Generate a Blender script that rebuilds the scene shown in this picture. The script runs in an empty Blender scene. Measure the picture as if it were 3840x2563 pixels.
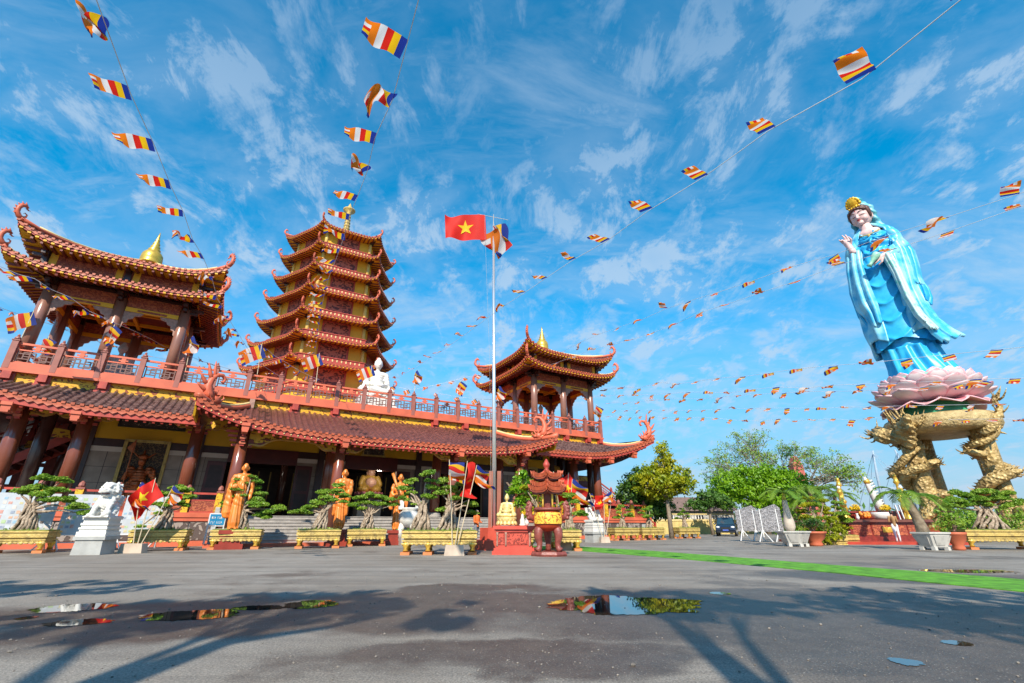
import bpy, math, random
from mathutils import Vector, Matrix, Euler
from mathutils.noise import noise as pnoise
R = math.radians
PI = math.pi
scene = bpy.context.scene
COL = scene.collection
# ---------------------------------------------------------------- camera
F, PITCH, EYE = 1714.0, R(21.9), 1.0
cd = bpy.data.cameras.new("camera"); cam = bpy.data.objects.new("camera", cd); COL.objects.link(cam)
cd.sensor_width = 36.0; cd.lens = 36.0 * F / 3840.0; cd.clip_start = 0.1; cd.clip_end = 3000
cam.location = (0, 0, EYE); cam.rotation_euler = (R(90) + PITCH, 0, 0)
scene.camera = cam
# ---------------------------------------------------------------- light
SUN_AZ, SUN_EL = R(184), R(38)
sl = bpy.data.lights.new("sun", 'SUN'); sl.energy = 5.0; sl.angle = R(0.55); sl.color = (1, .91, .77)
sun = bpy.data.objects.new("sun", sl); COL.objects.link(sun)
sd = Vector((math.sin(SUN_AZ) * math.cos(SUN_EL), math.cos(SUN_AZ) * math.cos(SUN_EL), math.sin(SUN_EL)))
sun.rotation_euler = sd.to_track_quat('Z', 'Y').to_euler()
sun.location = sd * 60
world = bpy.data.worlds.new("World"); scene.world = world; world.use_nodes = True
def build_world():
    nt = world.node_tree; N = nt.nodes; L = nt.links
    bg = N["Background"]; bg.inputs[1].default_value = .12
    sky = N.new("ShaderNodeTexSky"); sky.sky_type = 'NISHITA'; sky.sun_disc = False
    sky.sun_elevation = SUN_EL; sky.sun_rotation = SUN_AZ; sky.air_density = 1.0; sky.dust_density = .4; sky.ozone_density = 2.5
    hs = N.new("ShaderNodeHueSaturation"); hs.inputs['Saturation'].default_value = 2.3; hs.inputs['Hue'].default_value = .482
    hs.inputs['Value'].default_value = 1.56
    L.new(sky.outputs[0], hs.inputs['Color'])
    tc = N.new("ShaderNodeTexCoord"); sp = N.new("ShaderNodeSeparateXYZ"); L.new(tc.outputs['Generated'], sp.inputs[0])
    mx = N.new("ShaderNodeMath"); mx.operation = 'MAXIMUM'; mx.inputs[1].default_value = 0; L.new(sp.outputs[2], mx.inputs[0])
    ad = N.new("ShaderNodeMath"); ad.operation = 'ADD'; ad.inputs[1].default_value = .30; L.new(mx.outputs[0], ad.inputs[0])
    def div(o):
        d = N.new("ShaderNodeMath"); d.operation = 'DIVIDE'; L.new(o, d.inputs[0]); L.new(ad.outputs[0], d.inputs[1]); return d
    dx, dy = div(sp.outputs[0]), div(sp.outputs[1])
    cb = N.new("ShaderNodeCombineXYZ"); L.new(dx.outputs[0], cb.inputs[0]); L.new(dy.outputs[0], cb.inputs[1])
    def noise(scale, detail, rough, rot=0, sx=1, sy=1, off=(0, 0, 0), dist=0):
        mp = N.new("ShaderNodeMapping"); mp.inputs['Rotation'].default_value = (0, 0, rot)
        mp.inputs['Scale'].default_value = (sx, sy, 1); mp.inputs['Location'].default_value = off
        L.new(cb.outputs[0], mp.inputs[0])
        n = N.new("ShaderNodeTexNoise"); n.inputs['Scale'].default_value = scale; n.inputs['Detail'].default_value = detail
        n.inputs['Roughness'].default_value = rough; n.inputs['Distortion'].default_value = dist
        L.new(mp.outputs[0], n.inputs[0]); return n.outputs[0]
    def rng(o, a, b, c=0, d=1):
        m = N.new("ShaderNodeMapRange"); m.interpolation_type = 'SMOOTHSTEP'
        for i, v in enumerate((a, b, c, d)): m.inputs[i + 1].default_value = v
        L.new(o, m.inputs[0]); return m.outputs[0]
    def mul(a, b):
        m = N.new("ShaderNodeMath"); m.operation = 'MULTIPLY'; L.new(a, m.inputs[0]); L.new(b, m.inputs[1]); return m.outputs[0]
    big = rng(noise(1.3, 5, .55, .5, 1, .8, (5.3, 2.2, 0), .3), .16, .46)
    alto = rng(noise(9, 9, .68, .6, 1.0, .62, (1, 7, 0), .35), .36, .74)
    soft = rng(noise(4.2, 6, .6, .9, .8, 1.1, (3, 4, 0), .5), .34, .74)
    wisp = rng(noise(3.2, 9, .64, 1.15, .45, 1.5, (2, 3, 0), .5), .46, .78)
    c1 = mul(big, rng(mul(alto, rng(soft, 0, 1, .3, 1)), .01, .50)); c2 = mul(wisp, rng(big, .0, .8, .35, 1))
    def mx2(a, b):
        m = N.new("ShaderNodeMath"); m.operation = 'MAXIMUM'; L.new(a, m.inputs[0]); L.new(b, m.inputs[1]); return m.outputs[0]
    veil = mul(big, soft); v2 = N.new("ShaderNodeMath"); v2.operation = 'MULTIPLY'; v2.inputs[1].default_value = .52; L.new(veil, v2.inputs[0])
    puff = mul(rng(noise(6.5, 7, .55, 0, 1, 1, (9, 4, 0), .2), .52, .70), rng(sp.outputs[2], .05, .2, .15, .8)); low = rng(sp.outputs[2], .35, .62, 1, 0)
    cl = mx2(mx2(mx2(c1, c2), v2.outputs[0]), mul(puff, low))
    hz = rng(sp.outputs[2], .0, .52, .92, 0)
    hm = N.new("ShaderNodeMixRGB"); L.new(hz, hm.inputs[0]); L.new(hs.outputs[0], hm.inputs[1]); hm.inputs[2].default_value = (2.1, 3.35, 4.8, 1)
    dens = N.new("ShaderNodeMath"); dens.operation = 'MULTIPLY'; dens.inputs[1].default_value = .74; L.new(mul(cl, rng(sp.outputs[2], .45, .85, 1, .5)), dens.inputs[0])
    mix = N.new("ShaderNodeMixRGB"); L.new(dens.outputs[0], mix.inputs[0]); L.new(hm.outputs[0], mix.inputs[1])
    mix.inputs[2].default_value = (3.4, 4.4, 5.5, 1)
    L.new(mix.outputs[0], bg.inputs[0])
build_world()
vs = scene.view_settings; vs.view_transform = 'Standard'; vs.look = 'None'; vs.exposure = 0.42; vs.gamma = 1
scene.cycles.max_bounces = 6; scene.cycles.diffuse_bounces = 3; scene.cycles.glossy_bounces = 3; scene.cycles.transmission_bounces = 4
scene.cycles.transparent_max_bounces = 8; scene.cycles.caustics_reflective = False; scene.cycles.caustics_refractive = False
# ---------------------------------------------------------------- frames
AZ = R(59.5)
sp_, cp_ = math.sin(PITCH), math.cos(PITCH)
def ray(x, y):
    a = x - 1920; b = 1281.5 - y
    return Vector((a, F * cp_ - b * sp_, F * sp_ + b * cp_))
def gnd(x, y, z=0.0):
    r = ray(x, y); t = (z - EYE) / r.z; return Vector((r.x * t, r.y * t, z))
def aty(x, y, Y):
    r = ray(x, y); t = Y / r.y; return Vector((r.x * t, Y, EYE + r.z * t))
def dep(x, y, d):          # point at distance d along the optical axis
    r = ray(x, y) * (d / F); return Vector((r.x, r.y, EYE + r.z))
TROT = R(30.5)
def uvw(u, v, z=0.0):
    return Vector((u * math.cos(TROT) - v * math.sin(TROT), u * math.sin(TROT) + v * math.cos(TROT), z))
# ---------------------------------------------------------------- mesh builder
class MB:
    def __init__(s): s.v = []; s.f = []; s.m = []; s.mi = 0; s.cuts = []
    def piece(s): s.cuts.append((len(s.v), len(s.f))); return s      # what follows is an object of its own
    def add(s, vs, fs, m=None):
        b = len(s.v); s.v.extend([tuple(v) for v in vs]); s.f.extend([tuple(b + i for i in f) for f in fs])
        s.m.extend([s.mi if m is None else m] * len(fs)); return s
    def box(s, x0, x1, y0, y1, z0, z1, m=None):
        v = [(x, y, z) for z in (z0, z1) for y in (y0, y1) for x in (x0, x1)]
        return s.add(v, [(0, 2, 3, 1), (4, 5, 7, 6), (0, 1, 5, 4), (2, 6, 7, 3), (0, 4, 6, 2), (1, 3, 7, 5)], m)
    def bar(s, p, q, w, h=None, m=None, up=(0, 0, 1)):
        h = h or w; p = Vector(p); q = Vector(q); d = (q - p)
        if d.length < 1e-6: return s
        d.normalize(); up = Vector(up)
        if abs(d.dot(up)) > .98: up = Vector((1, 0, 0))
        a = d.cross(up).normalized() * w / 2; b = a.cross(d).normalized() * h / 2
        v = [o + i * a + j * b for o in (p, q) for j in (-1, 1) for i in (-1, 1)]
        return s.add(v, [(0, 2, 3, 1), (4, 5, 7, 6), (0, 1, 5, 4), (2, 6, 7, 3), (0, 4, 6, 2), (1, 3, 7, 5)], m)
    def tube(s, pts, rad, n=8, m=None, cap=True, sq=None):
        pts = [Vector(p) for p in pts]; k = len(pts)
        if not hasattr(rad, '__len__'): rad = [rad] * k
        up = Vector((.03, .05, 1)); vs = []; prev = None
        for i, p in enumerate(pts):
            t = (pts[min(i + 1, k - 1)] - pts[max(i - 1, 0)]).normalized()
            if prev is None:
                a = t.cross(up)
                if a.length < .1: a = t.cross(Vector((1, .1, 0)))
            else: a = prev - t * prev.dot(t)
            a.normalize(); prev = a; b = t.cross(a)
            for j in range(n):
                th = 2 * PI * j / n; vs.append(p + (a * math.cos(th) + b * math.sin(th) * (sq or 1)) * rad[i])
        fs = [(i * n + j, i * n + (j + 1) % n, (i + 1) * n + (j + 1) % n, (i + 1) * n + j) for i in range(k - 1) for j in range(n)]
        if cap: fs += [tuple(range(n - 1, -1, -1)), tuple((k - 1) * n + j for j in range(n))]
        return s.add(vs, fs, m)
    def lathe(s, prof, c=(0, 0, 0), n=16, m=None, ph=0, sx=1, sy=1):
        vs = []; k = len(prof)
        for r, z in prof:
            for j in range(n):
                th = 2 * PI * j / n + ph; vs.append((c[0] + r * sx * math.cos(th), c[1] + r * sy * math.sin(th), c[2] + z))
        fs = [(i * n + j, i * n + (j + 1) % n, (i + 1) * n + (j + 1) % n, (i + 1) * n + j) for i in range(k - 1) for j in range(n)]
        fs += [tuple(range(n - 1, -1, -1)), tuple((k - 1) * n + j for j in range(n))]
        return s.add(vs, fs, m)
    def ell(s, c, r, m=None, rot=None, n=10, k=7):
        if not hasattr(r, '__len__'): r = (r, r, r)
        M = rot.to_matrix() if isinstance(rot, Euler) else Matrix.Identity(3)
        c = Vector(c); vs = [c + M @ Vector((0, 0, -r[2]))]
        for i in range(1, k):
            ph = -PI / 2 + PI * i / k
            for j in range(n):
                th = 2 * PI * j / n
                vs.append(c + M @ Vector((r[0] * math.cos(ph) * math.cos(th), r[1] * math.cos(ph) * math.sin(th), r[2] * math.sin(ph))))
        vs.append(c + M @ Vector((0, 0, r[2]))); T = len(vs) - 1
        fs = [(0, 1 + (j + 1) % n, 1 + j) for j in range(n)]
        fs += [(1 + i * n + j, 1 + i * n + (j + 1) % n, 1 + (i + 1) * n + (j + 1) % n, 1 + (i + 1) * n + j) for i in range(k - 2) for j in range(n)]
        fs += [(T, 1 + (k - 2) * n + j, 1 + (k - 2) * n + (j + 1) % n) for j in range(n)]
        return s.add(vs, fs, m)
    def cap(s, p, q, r1, r2=None, n=10, m=None):   # tapered limb with rounded ends
        r2 = r1 if r2 is None else r2; p = Vector(p); q = Vector(q); t = (q - p).normalized()
        pts = [p - t * r1 * .97, p - t * r1 * .7, p, q, q + t * r2 * .7, q + t * r2 * .97]
        return s.tube(pts, [r1 * .25, r1 * .72, r1, r2, r2 * .72, r2 * .25], n, m)
    def prism(s, poly, y0, y1, m=None, fr=None):   # poly of (x, z), thickness along y; fr maps (x,y,z)
        k = len(poly); v = [(x, y, z) for y in (y0, y1) for x, z in poly]
        if fr: v = [fr(*p) for p in v]
        f = [tuple(range(k)), tuple(range(2 * k - 1, k - 1, -1))] + [(i, i + k, (i + 1) % k + k, (i + 1) % k) for i in range(k)]
        return s.add(v, f, m)
    def grid(s, fn, nu, nv, m=None, closed=False):
        vs = [fn(i / nu, j / nv) for j in range(nv + 1) for i in range(nu + (0 if closed else 1))]
        w = nu if closed else nu + 1
        fs = [(j * w + i, j * w + (i + 1) % w, (j + 1) * w + (i + 1) % w, (j + 1) * w + i) for j in range(nv) for i in range(nu)]
        if callable(m):
            b = len(s.v); s.v.extend([tuple(v) for v in vs]); s.f.extend([tuple(b + i for i in f) for f in fs])
            s.m.extend([m((i + .5) / nu, (j + .5) / nv) for j in range(nv) for i in range(nu)]); return s
        return s.add(vs, fs, m)
    def cards(s, pts, size, rnd, m=None, flat=0.0):
        for p in pts:
            a = Vector((rnd.gauss(0, 1), rnd.gauss(0, 1), rnd.gauss(0, 1) * (1 - flat))).normalized()
            b = a.cross(Vector((rnd.gauss(0, 1), rnd.gauss(0, 1), rnd.gauss(0, 1)))).normalized()
            q = size * rnd.uniform(.6, 1.3); p = Vector(p); a = a * q; b = b * q * .5
            s.add([p - a, p + b, p + a, p - b], [(0, 1, 2, 3)], m)
        return s
    def xf(s, M, start=0):
        s.v[start:] = [tuple(M @ Vector(v)) for v in s.v[start:]]; return s
    def build(s, name, mats, parent=None, smooth=False, label=None):
        if s.cuts:
            cs = ([(0, 0)] if s.cuts[0] != (0, 0) else []) + s.cuts + [(len(s.v), len(s.f))]; o = None
            for (v0, f0), (v1, f1) in zip(cs[:-1], cs[1:]):
                if f1 == f0: continue
                q = MB(); q.v = s.v[v0:v1]; q.f = [tuple(i - v0 for i in f) for f in s.f[f0:f1]]; q.m = s.m[f0:f1]
                r = q.build(name, mats, parent, smooth, label); o = o or r
            return o
        me = bpy.data.meshes.new(name); me.from_pydata(s.v, [], s.f)
        if not isinstance(mats, (list, tuple)): mats = [mats]
        for m in mats: me.materials.append(m)
        me.polygons.foreach_set("material_index", s.m if len(mats) > 1 else [0] * len(s.f))
        if smooth: me.polygons.foreach_set("use_smooth", [True] * len(s.f))
        me.update(); o = bpy.data.objects.new(name, me); COL.objects.link(o)
        if parent is not None: o.parent = parent
        if label: o['label'] = label
        return o
    def blob(s, name, mat, parent=None, vox=.05, smooth=2, disp=None, label=None):
        o = s.build(name, mat, None, True)
        md = o.modifiers.new("r", 'REMESH'); md.mode = 'VOXEL'; md.voxel_size = vox; md.use_smooth_shade = True
        if smooth:
            sm = o.modifiers.new("s", 'SMOOTH'); sm.iterations = smooth; sm.factor = .5
        dg = bpy.context.evaluated_depsgraph_get(); me = bpy.data.meshes.new_from_object(o.evaluated_get(dg))
        o.modifiers.clear(); o.data = me; me.name = name
        me.materials.clear(); me.materials.append(mat if not isinstance(mat, (list, tuple)) else mat[0])
        if disp:
            for v, n in [(v, v.normal.copy()) for v in me.vertices]: v.co = v.co + n * disp(v.co)
            me.update()
        if parent is not None: o.parent = parent
        if label: o['label'] = label
        return o
def tag(o, label=None, cat=None, group=None, kind=None):
    if label: o['label'] = label
    if cat: o['category'] = cat
    if group: o['group'] = group
    if kind: o['kind'] = kind
    return o
def empty(name, loc, rz=0, label=None, cat=None, group=None):
    o = bpy.data.objects.new(name, None); COL.objects.link(o); o.location = loc; o.rotation_euler = (0, 0, rz)
    o.empty_display_size = .2
    return tag(o, label, cat, group)
def copy_tree(o, parent=None):
    c = o.copy(); COL.objects.link(c); c.parent = parent
    for ch in o.children: copy_tree(ch, c)
    return c
def recopy(o, loc, rz, label=None, group=None, scale=None):
    c = copy_tree(o); c.location = loc; c.rotation_euler = (0, 0, rz)
    if label: c['label'] = label
    if group: c['group'] = group
    if scale: c.scale = (scale,) * 3 if not hasattr(scale, '__len__') else scale
    return c
# ---------------------------------------------------------------- materials
def M(name, col, rough=.6, metal=0, var=.14, scale=2.5, bump=0, bs=25, col2=None, spec=None, lo=.35, hi=.65, trans=0, dist=0, vor=False, det=5, emit=0, bd=.05):
    m = bpy.data.materials.new(name); m.use_nodes = True; nt = m.node_tree; N = nt.nodes; L = nt.links
    b = N["Principled BSDF"]; b.inputs['Roughness'].default_value = rough; b.inputs['Metallic'].default_value = metal
    if spec is not None: b.inputs['Specular IOR Level'].default_value = spec
    tc = N.new("ShaderNodeTexCoord")
    n = N.new("ShaderNodeTexNoise"); n.inputs['Scale'].default_value = scale; n.inputs['Detail'].default_value = det; n.inputs['Distortion'].default_value = dist
    L.new(tc.outputs['Object'], n.inputs[0])
    mr = N.new("ShaderNodeMapRange"); mr.inputs[1].default_value = lo; mr.inputs[2].default_value = hi; L.new(n.outputs[0], mr.inputs[0])
    mx = N.new("ShaderNodeMixRGB"); L.new(mr.outputs[0], mx.inputs[0])
    c2 = col2 or tuple(min(1, c * (1 + var)) for c in col); c1 = col if col2 else tuple(c * (1 - var) for c in col)
    mx.inputs[1].default_value = (*c1, 1); mx.inputs[2].default_value = (*c2, 1)
    L.new(mx.outputs[0], b.inputs['Base Color'])
    if emit:
        b.inputs['Emission Color'].default_value = (*col, 1); b.inputs['Emission Strength'].default_value = emit
    if bump:
        if vor:
            n2 = N.new("ShaderNodeTexVoronoi"); n2.inputs['Scale'].default_value = bs; so = n2.outputs['Distance']
        else:
            n2 = N.new("ShaderNodeTexNoise"); n2.inputs['Scale'].default_value = bs; n2.inputs['Detail'].default_value = 6; so = n2.outputs[0]
        L.new(tc.outputs['Object'], n2.inputs[0])
        bp = N.new("ShaderNodeBump"); bp.inputs['Strength'].default_value = bump; bp.inputs['Distance'].default_value = bd
        L.new(so, bp.inputs['Height']); L.new(bp.outputs[0], b.inputs['Normal'])
    if trans:
        t = N.new("ShaderNodeBsdfTranslucent"); L.new(mx.outputs[0], t.inputs[0])
        ms = N.new("ShaderNodeMixShader"); ms.inputs[0].default_value = trans
        L.new(b.outputs[0], ms.inputs[1]); L.new(t.outputs[0], ms.inputs[2]); L.new(ms.outputs[0], N["Material Output"].inputs[0])
    return m
def carved(name, ground, fig, scale=3.0, sx=1, sz=1, th=.5, rough=.55):     # carved scrollwork relief: two paints and a bump
    m = M(name, ground, rough, col2=fig, scale=scale, lo=th - .015, hi=th + .015, dist=1.6, det=2)
    N = m.node_tree.nodes; L = m.node_tree.links
    n = [x for x in N if x.type == 'TEX_NOISE'][0]; mr = [x for x in N if x.type == 'MAP_RANGE'][0]
    mp = N.new("ShaderNodeMapping"); mp.inputs['Scale'].default_value = (sx, 1, sz)
    L.new([x for x in N if x.type == 'TEX_COORD'][0].outputs['Object'], mp.inputs[0]); L.new(mp.outputs[0], n.inputs[0])
    bp = N.new("ShaderNodeBump"); bp.inputs['Strength'].default_value = .8; bp.inputs['Distance'].default_value = .06
    L.new(mr.outputs[0], bp.inputs['Height']); L.new(bp.outputs[0], N["Principled BSDF"].inputs['Normal'])
    return m
SALMON = M("salmon_paint", (.58, .125, .06), .5, var=.16, scale=.9, bump=.05)
RED = M("red_paint", (.42, .055, .035), .5, var=.2, bump=.1)
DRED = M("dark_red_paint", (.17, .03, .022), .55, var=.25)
POSTC = M("brown_red_paint", (.30, .10, .075), .55, var=.12)
YEL = M("yellow_paint", (.74, .40, .012), .55, var=.08, scale=.8)
YCARVE = carved("yellow_carved_frieze", (.70, .36, .015), (.26, .05, .02), 2.4, 1, 1.7, .585)
BEAMC = carved("carved_beam_paint", (.72, .42, .03), (.20, .04, .02), 2.8, .8, 1.5, .55)
RCARVE = carved("carved_red_panel", (.26, .05, .028), (.44, .12, .05), 5, 1, 1.3, .5)
TCARVE = carved("tower_lattice", (.12, .025, .018), (.50, .13, .07), 1.5, 1, 1.4, .47)
TILE = M("glazed_roof_tile", (.05, .015, .012), .38, var=.3, scale=5, col2=(.22, .075, .06), lo=.3, hi=.75, bump=.3, bs=14)
TILEG = M("weathered_roof_tile", (.06, .028, .025), .5, col2=(.25, .15, .13), scale=5, lo=.4, hi=.8, bump=.3, bs=14)
TRED = M("orange_red_eave_tile", (.43, .095, .04), .42, var=.22, scale=5)
CREAM = M("cream_ridge", (.72, .55, .24), .5, var=.1)
COLM = M("brown_lacquer", (.20, .055, .028), .2, var=.15, scale=1.2, spec=.7)
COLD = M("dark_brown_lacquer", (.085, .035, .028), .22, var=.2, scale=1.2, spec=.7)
BRK = M("pale_brown_carving", (.36, .20, .15), .6, var=.2, scale=6, bump=.4, bs=18)
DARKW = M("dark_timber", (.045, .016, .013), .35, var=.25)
DOORM = M("maroon_door", (.10, .018, .016), .3, var=.2)
GREYT = M("grey_stone_tile", (.31, .24, .185), .35, var=.2, scale=1.5, spec=.35)
BANDW = M("pale_stone_band", (.60, .53, .46), .4, var=.06)
STEPM = M("grey_granite", (.34, .31, .28), .6, var=.14, scale=4, bump=.1)
CONC = M("grey_concrete", (.36, .36, .34), .75, var=.12, scale=3, bump=.15)
WHITE = M("white_marble", (.66, .64, .59), .5, var=.06, scale=4, bump=.2, bs=20)
WPAINT = M("white_paint", (.75, .75, .74), .4, var=.04)
GOLD = M("gold_paint", (.75, .46, .07), .32, .55, var=.14, scale=5, bump=.15)
OGOLD = M("weathered_gold_paint", (.56, .40, .115), .55, .1, scale=4, col2=(.24, .17, .07), lo=.48, hi=.8, bump=.5, bs=16)
DGOLD = M("scaly_gold_paint", (.30, .20, .07), .5, .12, scale=1.1, col2=(.54, .38, .15), bump=1.0, bs=4.6, vor=True, bd=.13, lo=.4, hi=.6)
ORANGE = M("orange_gold_lacquer", (.70, .205, .028), .42, .06, var=.2, scale=2.2, spec=.7)
BRONZE = M("red_bronze", (.36, .09, .025), .3, .45, var=.2, scale=6)
TERRA = M("terracotta", (.52, .13, .06), .55, var=.12)
PINK = M("pink_glaze", (.62, .27, .24), .4, var=.08)
BRICK = M("orange_brick", (.58, .20, .07), .8, var=.15)
SOIL = M("mossy_soil", (.11, .16, .02), .9, col2=(.22, .24, .05), scale=9, bump=.6)
BARK = M("grey_bonsai_bark", (.46, .36, .26), .8, col2=(.20, .14, .09), scale=9, bump=.8, bs=18)
TBARK = M("tree_bark", (.30, .24, .17), .85, col2=(.16, .12, .08), scale=5, bump=.6)
LEAFB = M("bonsai_leaf", (.12, .27, .015), .5, col2=(.32, .46, .05), scale=3.5, trans=.3)
LEAFG = M("bright_green_leaf", (.12, .30, .006), .5, col2=(.26, .46, .012), scale=1.1, trans=.35)
LEAFY = M("yellow_green_leaf", (.15, .27, .01), .5, col2=(.50, .46, .012), scale=.9, trans=.35)
LEAFD = M("dark_green_leaf", (.05, .14, .02), .5, col2=(.12, .24, .03), scale=1.5, trans=.3)
PALML = M("palm_leaf", (.10, .24, .02), .45, col2=(.22, .34, .03), scale=1.6, trans=.3)
BLACKM = M("black_metal", (.02, .02, .02), .4)
STEEL = M("polished_steel", (.80, .80, .80), .28, .75, var=.04)
POLEW = M("bamboo_pole", (.55, .45, .30), .6)
CLOTH = [M("flag_" + n, c, .75, trans=.5, var=.06) for n, c in (("blue", (.012, .035, .26)), ("yellow", (.80, .47, .01)), ("red", (.62, .02, .012)), ("white", (.72, .70, .68)), ("orange", (.78, .19, .01)))]
STARM = M("flag_star", (.85, .62, .01), .7, trans=.3)
VNRED = M("flag_scarlet", (.72, .018, .008), .7, trans=.38, var=.05)
CORD = M("nylon_cord", (.6, .62, .65), .6)
SKIN = M("skin", (.50, .30, .21), .55)
HAIR = M("black_hair", (.012, .01, .01), .5)
# ================================================================ ground
def ground_material():
    m = bpy.data.materials.new("gravel_asphalt"); m.use_nodes = True; nt = m.node_tree; N = nt.nodes; L = nt.links
    b = N["Principled BSDF"]; tc = N.new("ShaderNodeTexCoord"); P = tc.outputs['Object']
    def nz(scale, det=6, rough=.6, src=None, dist=0):
        n = N.new("ShaderNodeTexNoise"); n.inputs['Scale'].default_value = scale; n.inputs['Detail'].default_value = det
        n.inputs['Roughness'].default_value = rough; n.inputs['Distortion'].default_value = dist; L.new(src or P, n.inputs[0]); return n
    def rng(o, a, b2, c=0, d=1, sm=True):
        k = N.new("ShaderNodeMapRange"); k.interpolation_type = 'SMOOTHSTEP' if sm else 'LINEAR'
        for i, v in enumerate((a, b2, c, d)): k.inputs[i + 1].default_value = v
        L.new(o, k.inputs[0]); return k.outputs[0]
    def mth(op, a, c):
        k = N.new("ShaderNodeMath"); k.operation = op
        for i, q in enumerate((a, c)):
            if isinstance(q, (int, float)): k.inputs[i].default_value = q
            else: L.new(q, k.inputs[i])
        return k.outputs[0]
    def mix(f, c1, c2):
        k = N.new("ShaderNodeMixRGB"); L.new(f, k.inputs[0])
        for i, q in ((1, c1), (2, c2)):
            if isinstance(q, tuple): k.inputs[i].default_value = (*q, 1)
            else: L.new(q, k.inputs[i])
        return k.outputs[0]
    # domain shift for ragged damp edges
    n0 = nz(.55, 5); sub = N.new("ShaderNodeVectorMath"); sub.operation = 'SUBTRACT'; L.new(n0.outputs[1], sub.inputs[0]); sub.inputs[1].default_value = (.5, .5, .5)
    sc = N.new("ShaderNodeVectorMath"); sc.operation = 'SCALE'; sc.inputs['Scale'].default_value = 3.6; L.new(sub.outputs[0], sc.inputs[0])
    ad = N.new("ShaderNodeVectorMath"); L.new(P, ad.inputs[0]); L.new(sc.outputs[0], ad.inputs[1]); Q = ad.outputs[0]
    wet = None
    for (cx, cy, rx, ry, rot) in WET:
        mp = N.new("ShaderNodeMapping"); mp.vector_type = 'TEXTURE'; mp.inputs['Location'].default_value = (cx, cy, 0)
        mp.inputs['Rotation'].default_value = (0, 0, rot); mp.inputs['Scale'].default_value = (rx, ry, 1e6); L.new(Q, mp.inputs[0])
        ln = N.new("ShaderNodeVectorMath"); ln.operation = 'LENGTH'; L.new(mp.outputs[0], ln.inputs[0])
        w = rng(ln.outputs['Value'], 1.25, .7)
        wet = w if wet is None else mth('MAXIMUM', wet, w)
    patch = rng(nz(.33, 6, .62).outputs[0], .52, .66, 0, .7); wet = mth('MAXIMUM', wet, patch)
    big = rng(nz(.22, 5, .6).outputs[0], .35, .65); mid = rng(nz(2.9, 10, .78).outputs[0], .32, .68); fine = nz(55, 4, .7).outputs[0]
    dry = mix(big, (.245, .205, .162), (.335, .30, .255)); dry = mix(mth('MULTIPLY', mid, .45), dry, (.19, .17, .15))
    wc = mix(mid, (.068, .048, .034), (.125, .094, .070)); st = N.new("ShaderNodeMapping"); st.inputs['Scale'].default_value = (.10, 1.0, 1); st.inputs['Rotation'].default_value = (0, 0, .22); L.new(P, st.inputs[0])
    streak = rng(nz(1.4, 6, .62, st.outputs[0], .6).outputs[0], .42, .68); col0 = mix(wet, dry, wc)
    col = mix(mth('MULTIPLY', streak, .5), col0, (.105, .088, .074))
    g = rng(fine, .35, .65, .5, 1.38, False); hv = N.new("ShaderNodeVectorMath"); hv.operation = 'SCALE'; L.new(col, hv.inputs[0]); L.new(g, hv.inputs['Scale'])
    # scattered pale pebbles
    vo = N.new("ShaderNodeTexVoronoi"); vo.inputs['Scale'].default_value = 44; L.new(P, vo.inputs[0])
    dens = rng(nz(1.1, 4, .6).outputs[0], .42, .72, .1, .34); keep = mth('LESS_THAN', N_sep(N, L, vo.outputs['Color']), dens)
    peb = mth('MULTIPLY', mth('LESS_THAN', vo.outputs['Distance'], .22), keep)
    vo2 = N.new("ShaderNodeTexVoronoi"); vo2.inputs['Scale'].default_value = 75; L.new(P, vo2.inputs[0])
    peb2 = mth('MULTIPLY', mth('LESS_THAN', vo2.outputs['Distance'], .3), mth('LESS_THAN', N_sep(N, L, vo2.outputs['Color']), .16))
    pb = mth('MAXIMUM', peb, mth('MULTIPLY', peb2, .6))
    L.new(mix(pb, hv.outputs[0], (.40, .36, .30)), b.inputs['Base Color'])
    L.new(rng(wet, 0, 1, .85, .46, False), b.inputs['Roughness'])
    h = mth('ADD', mth('MULTIPLY', fine, .5), mth('ADD', mth('MULTIPLY', mid, .4), mth('MULTIPLY', pb, .8)))
    bp = N.new("ShaderNodeBump"); bp.inputs['Strength'].default_value = .55; bp.inputs['Distance'].default_value = .02
    L.new(h, bp.inputs['Height']); L.new(bp.outputs[0], b.inputs['Normal'])
    return m
def N_sep(N, L, o):
    s = N.new("ShaderNodeSeparateColor"); L.new(o, s.inputs[0]); return s.outputs[0]
def G2(x, y): p = gnd(x, y); return p.x, p.y
WET = []
for (x, y, rx, ry, rot) in [(700, 2310, 4.6, 1.25, .15), (1500, 2265, 4.4, 1.0, .1), (2300, 2275, 3.2, 1.0, 0), (3000, 2330, 3.6, 1.3, -.1), (3500, 2400, 2.2, 1.6, 0), (1900, 2450, 1.6, .8, .2), (3500, 2170, 3.6, 1.2, -.2), (1700, 2215, 2.0, .8, .3), (2750, 2230, 3.0, .9, 0)]:
    WET.append((*G2(x, y), rx, ry, rot))
gm = ground_material()
tag(MB().add([(-600, -300, 0), (600, -300, 0), (600, 1500, 0), (-600, 1500, 0)], [(0, 1, 2, 3)]).build("ground", gm), kind='structure')
CARPET = M("green_artificial_turf", (.11, .33, .015), .85, var=.35, scale=3.5, bump=.6, bs=90)
top = [(1985, 2049), (2157, 2050.5), (2450, 2068), (2737, 2090), (3146, 2123), (3500, 2149), (3870, 2179)]
bot = [(1985, 2062), (2157, 2066), (2450, 2089), (2737, 2114), (3146, 2152), (3500, 2188), (3870, 2225)]
mb = MB(); T = [gnd(*p) for p in top]; B_ = [gnd(*p) for p in bot]; T.append(T[-1] + (T[-1] - T[1]).normalized() * 9); B_.append(B_[-1] + (B_[-1] - B_[1]).normalized() * 9)
vs_ = [(p.x, p.y, .014) for p in T + B_] + [(p.x, p.y, .001) for p in T + B_]; k = len(T)
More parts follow.
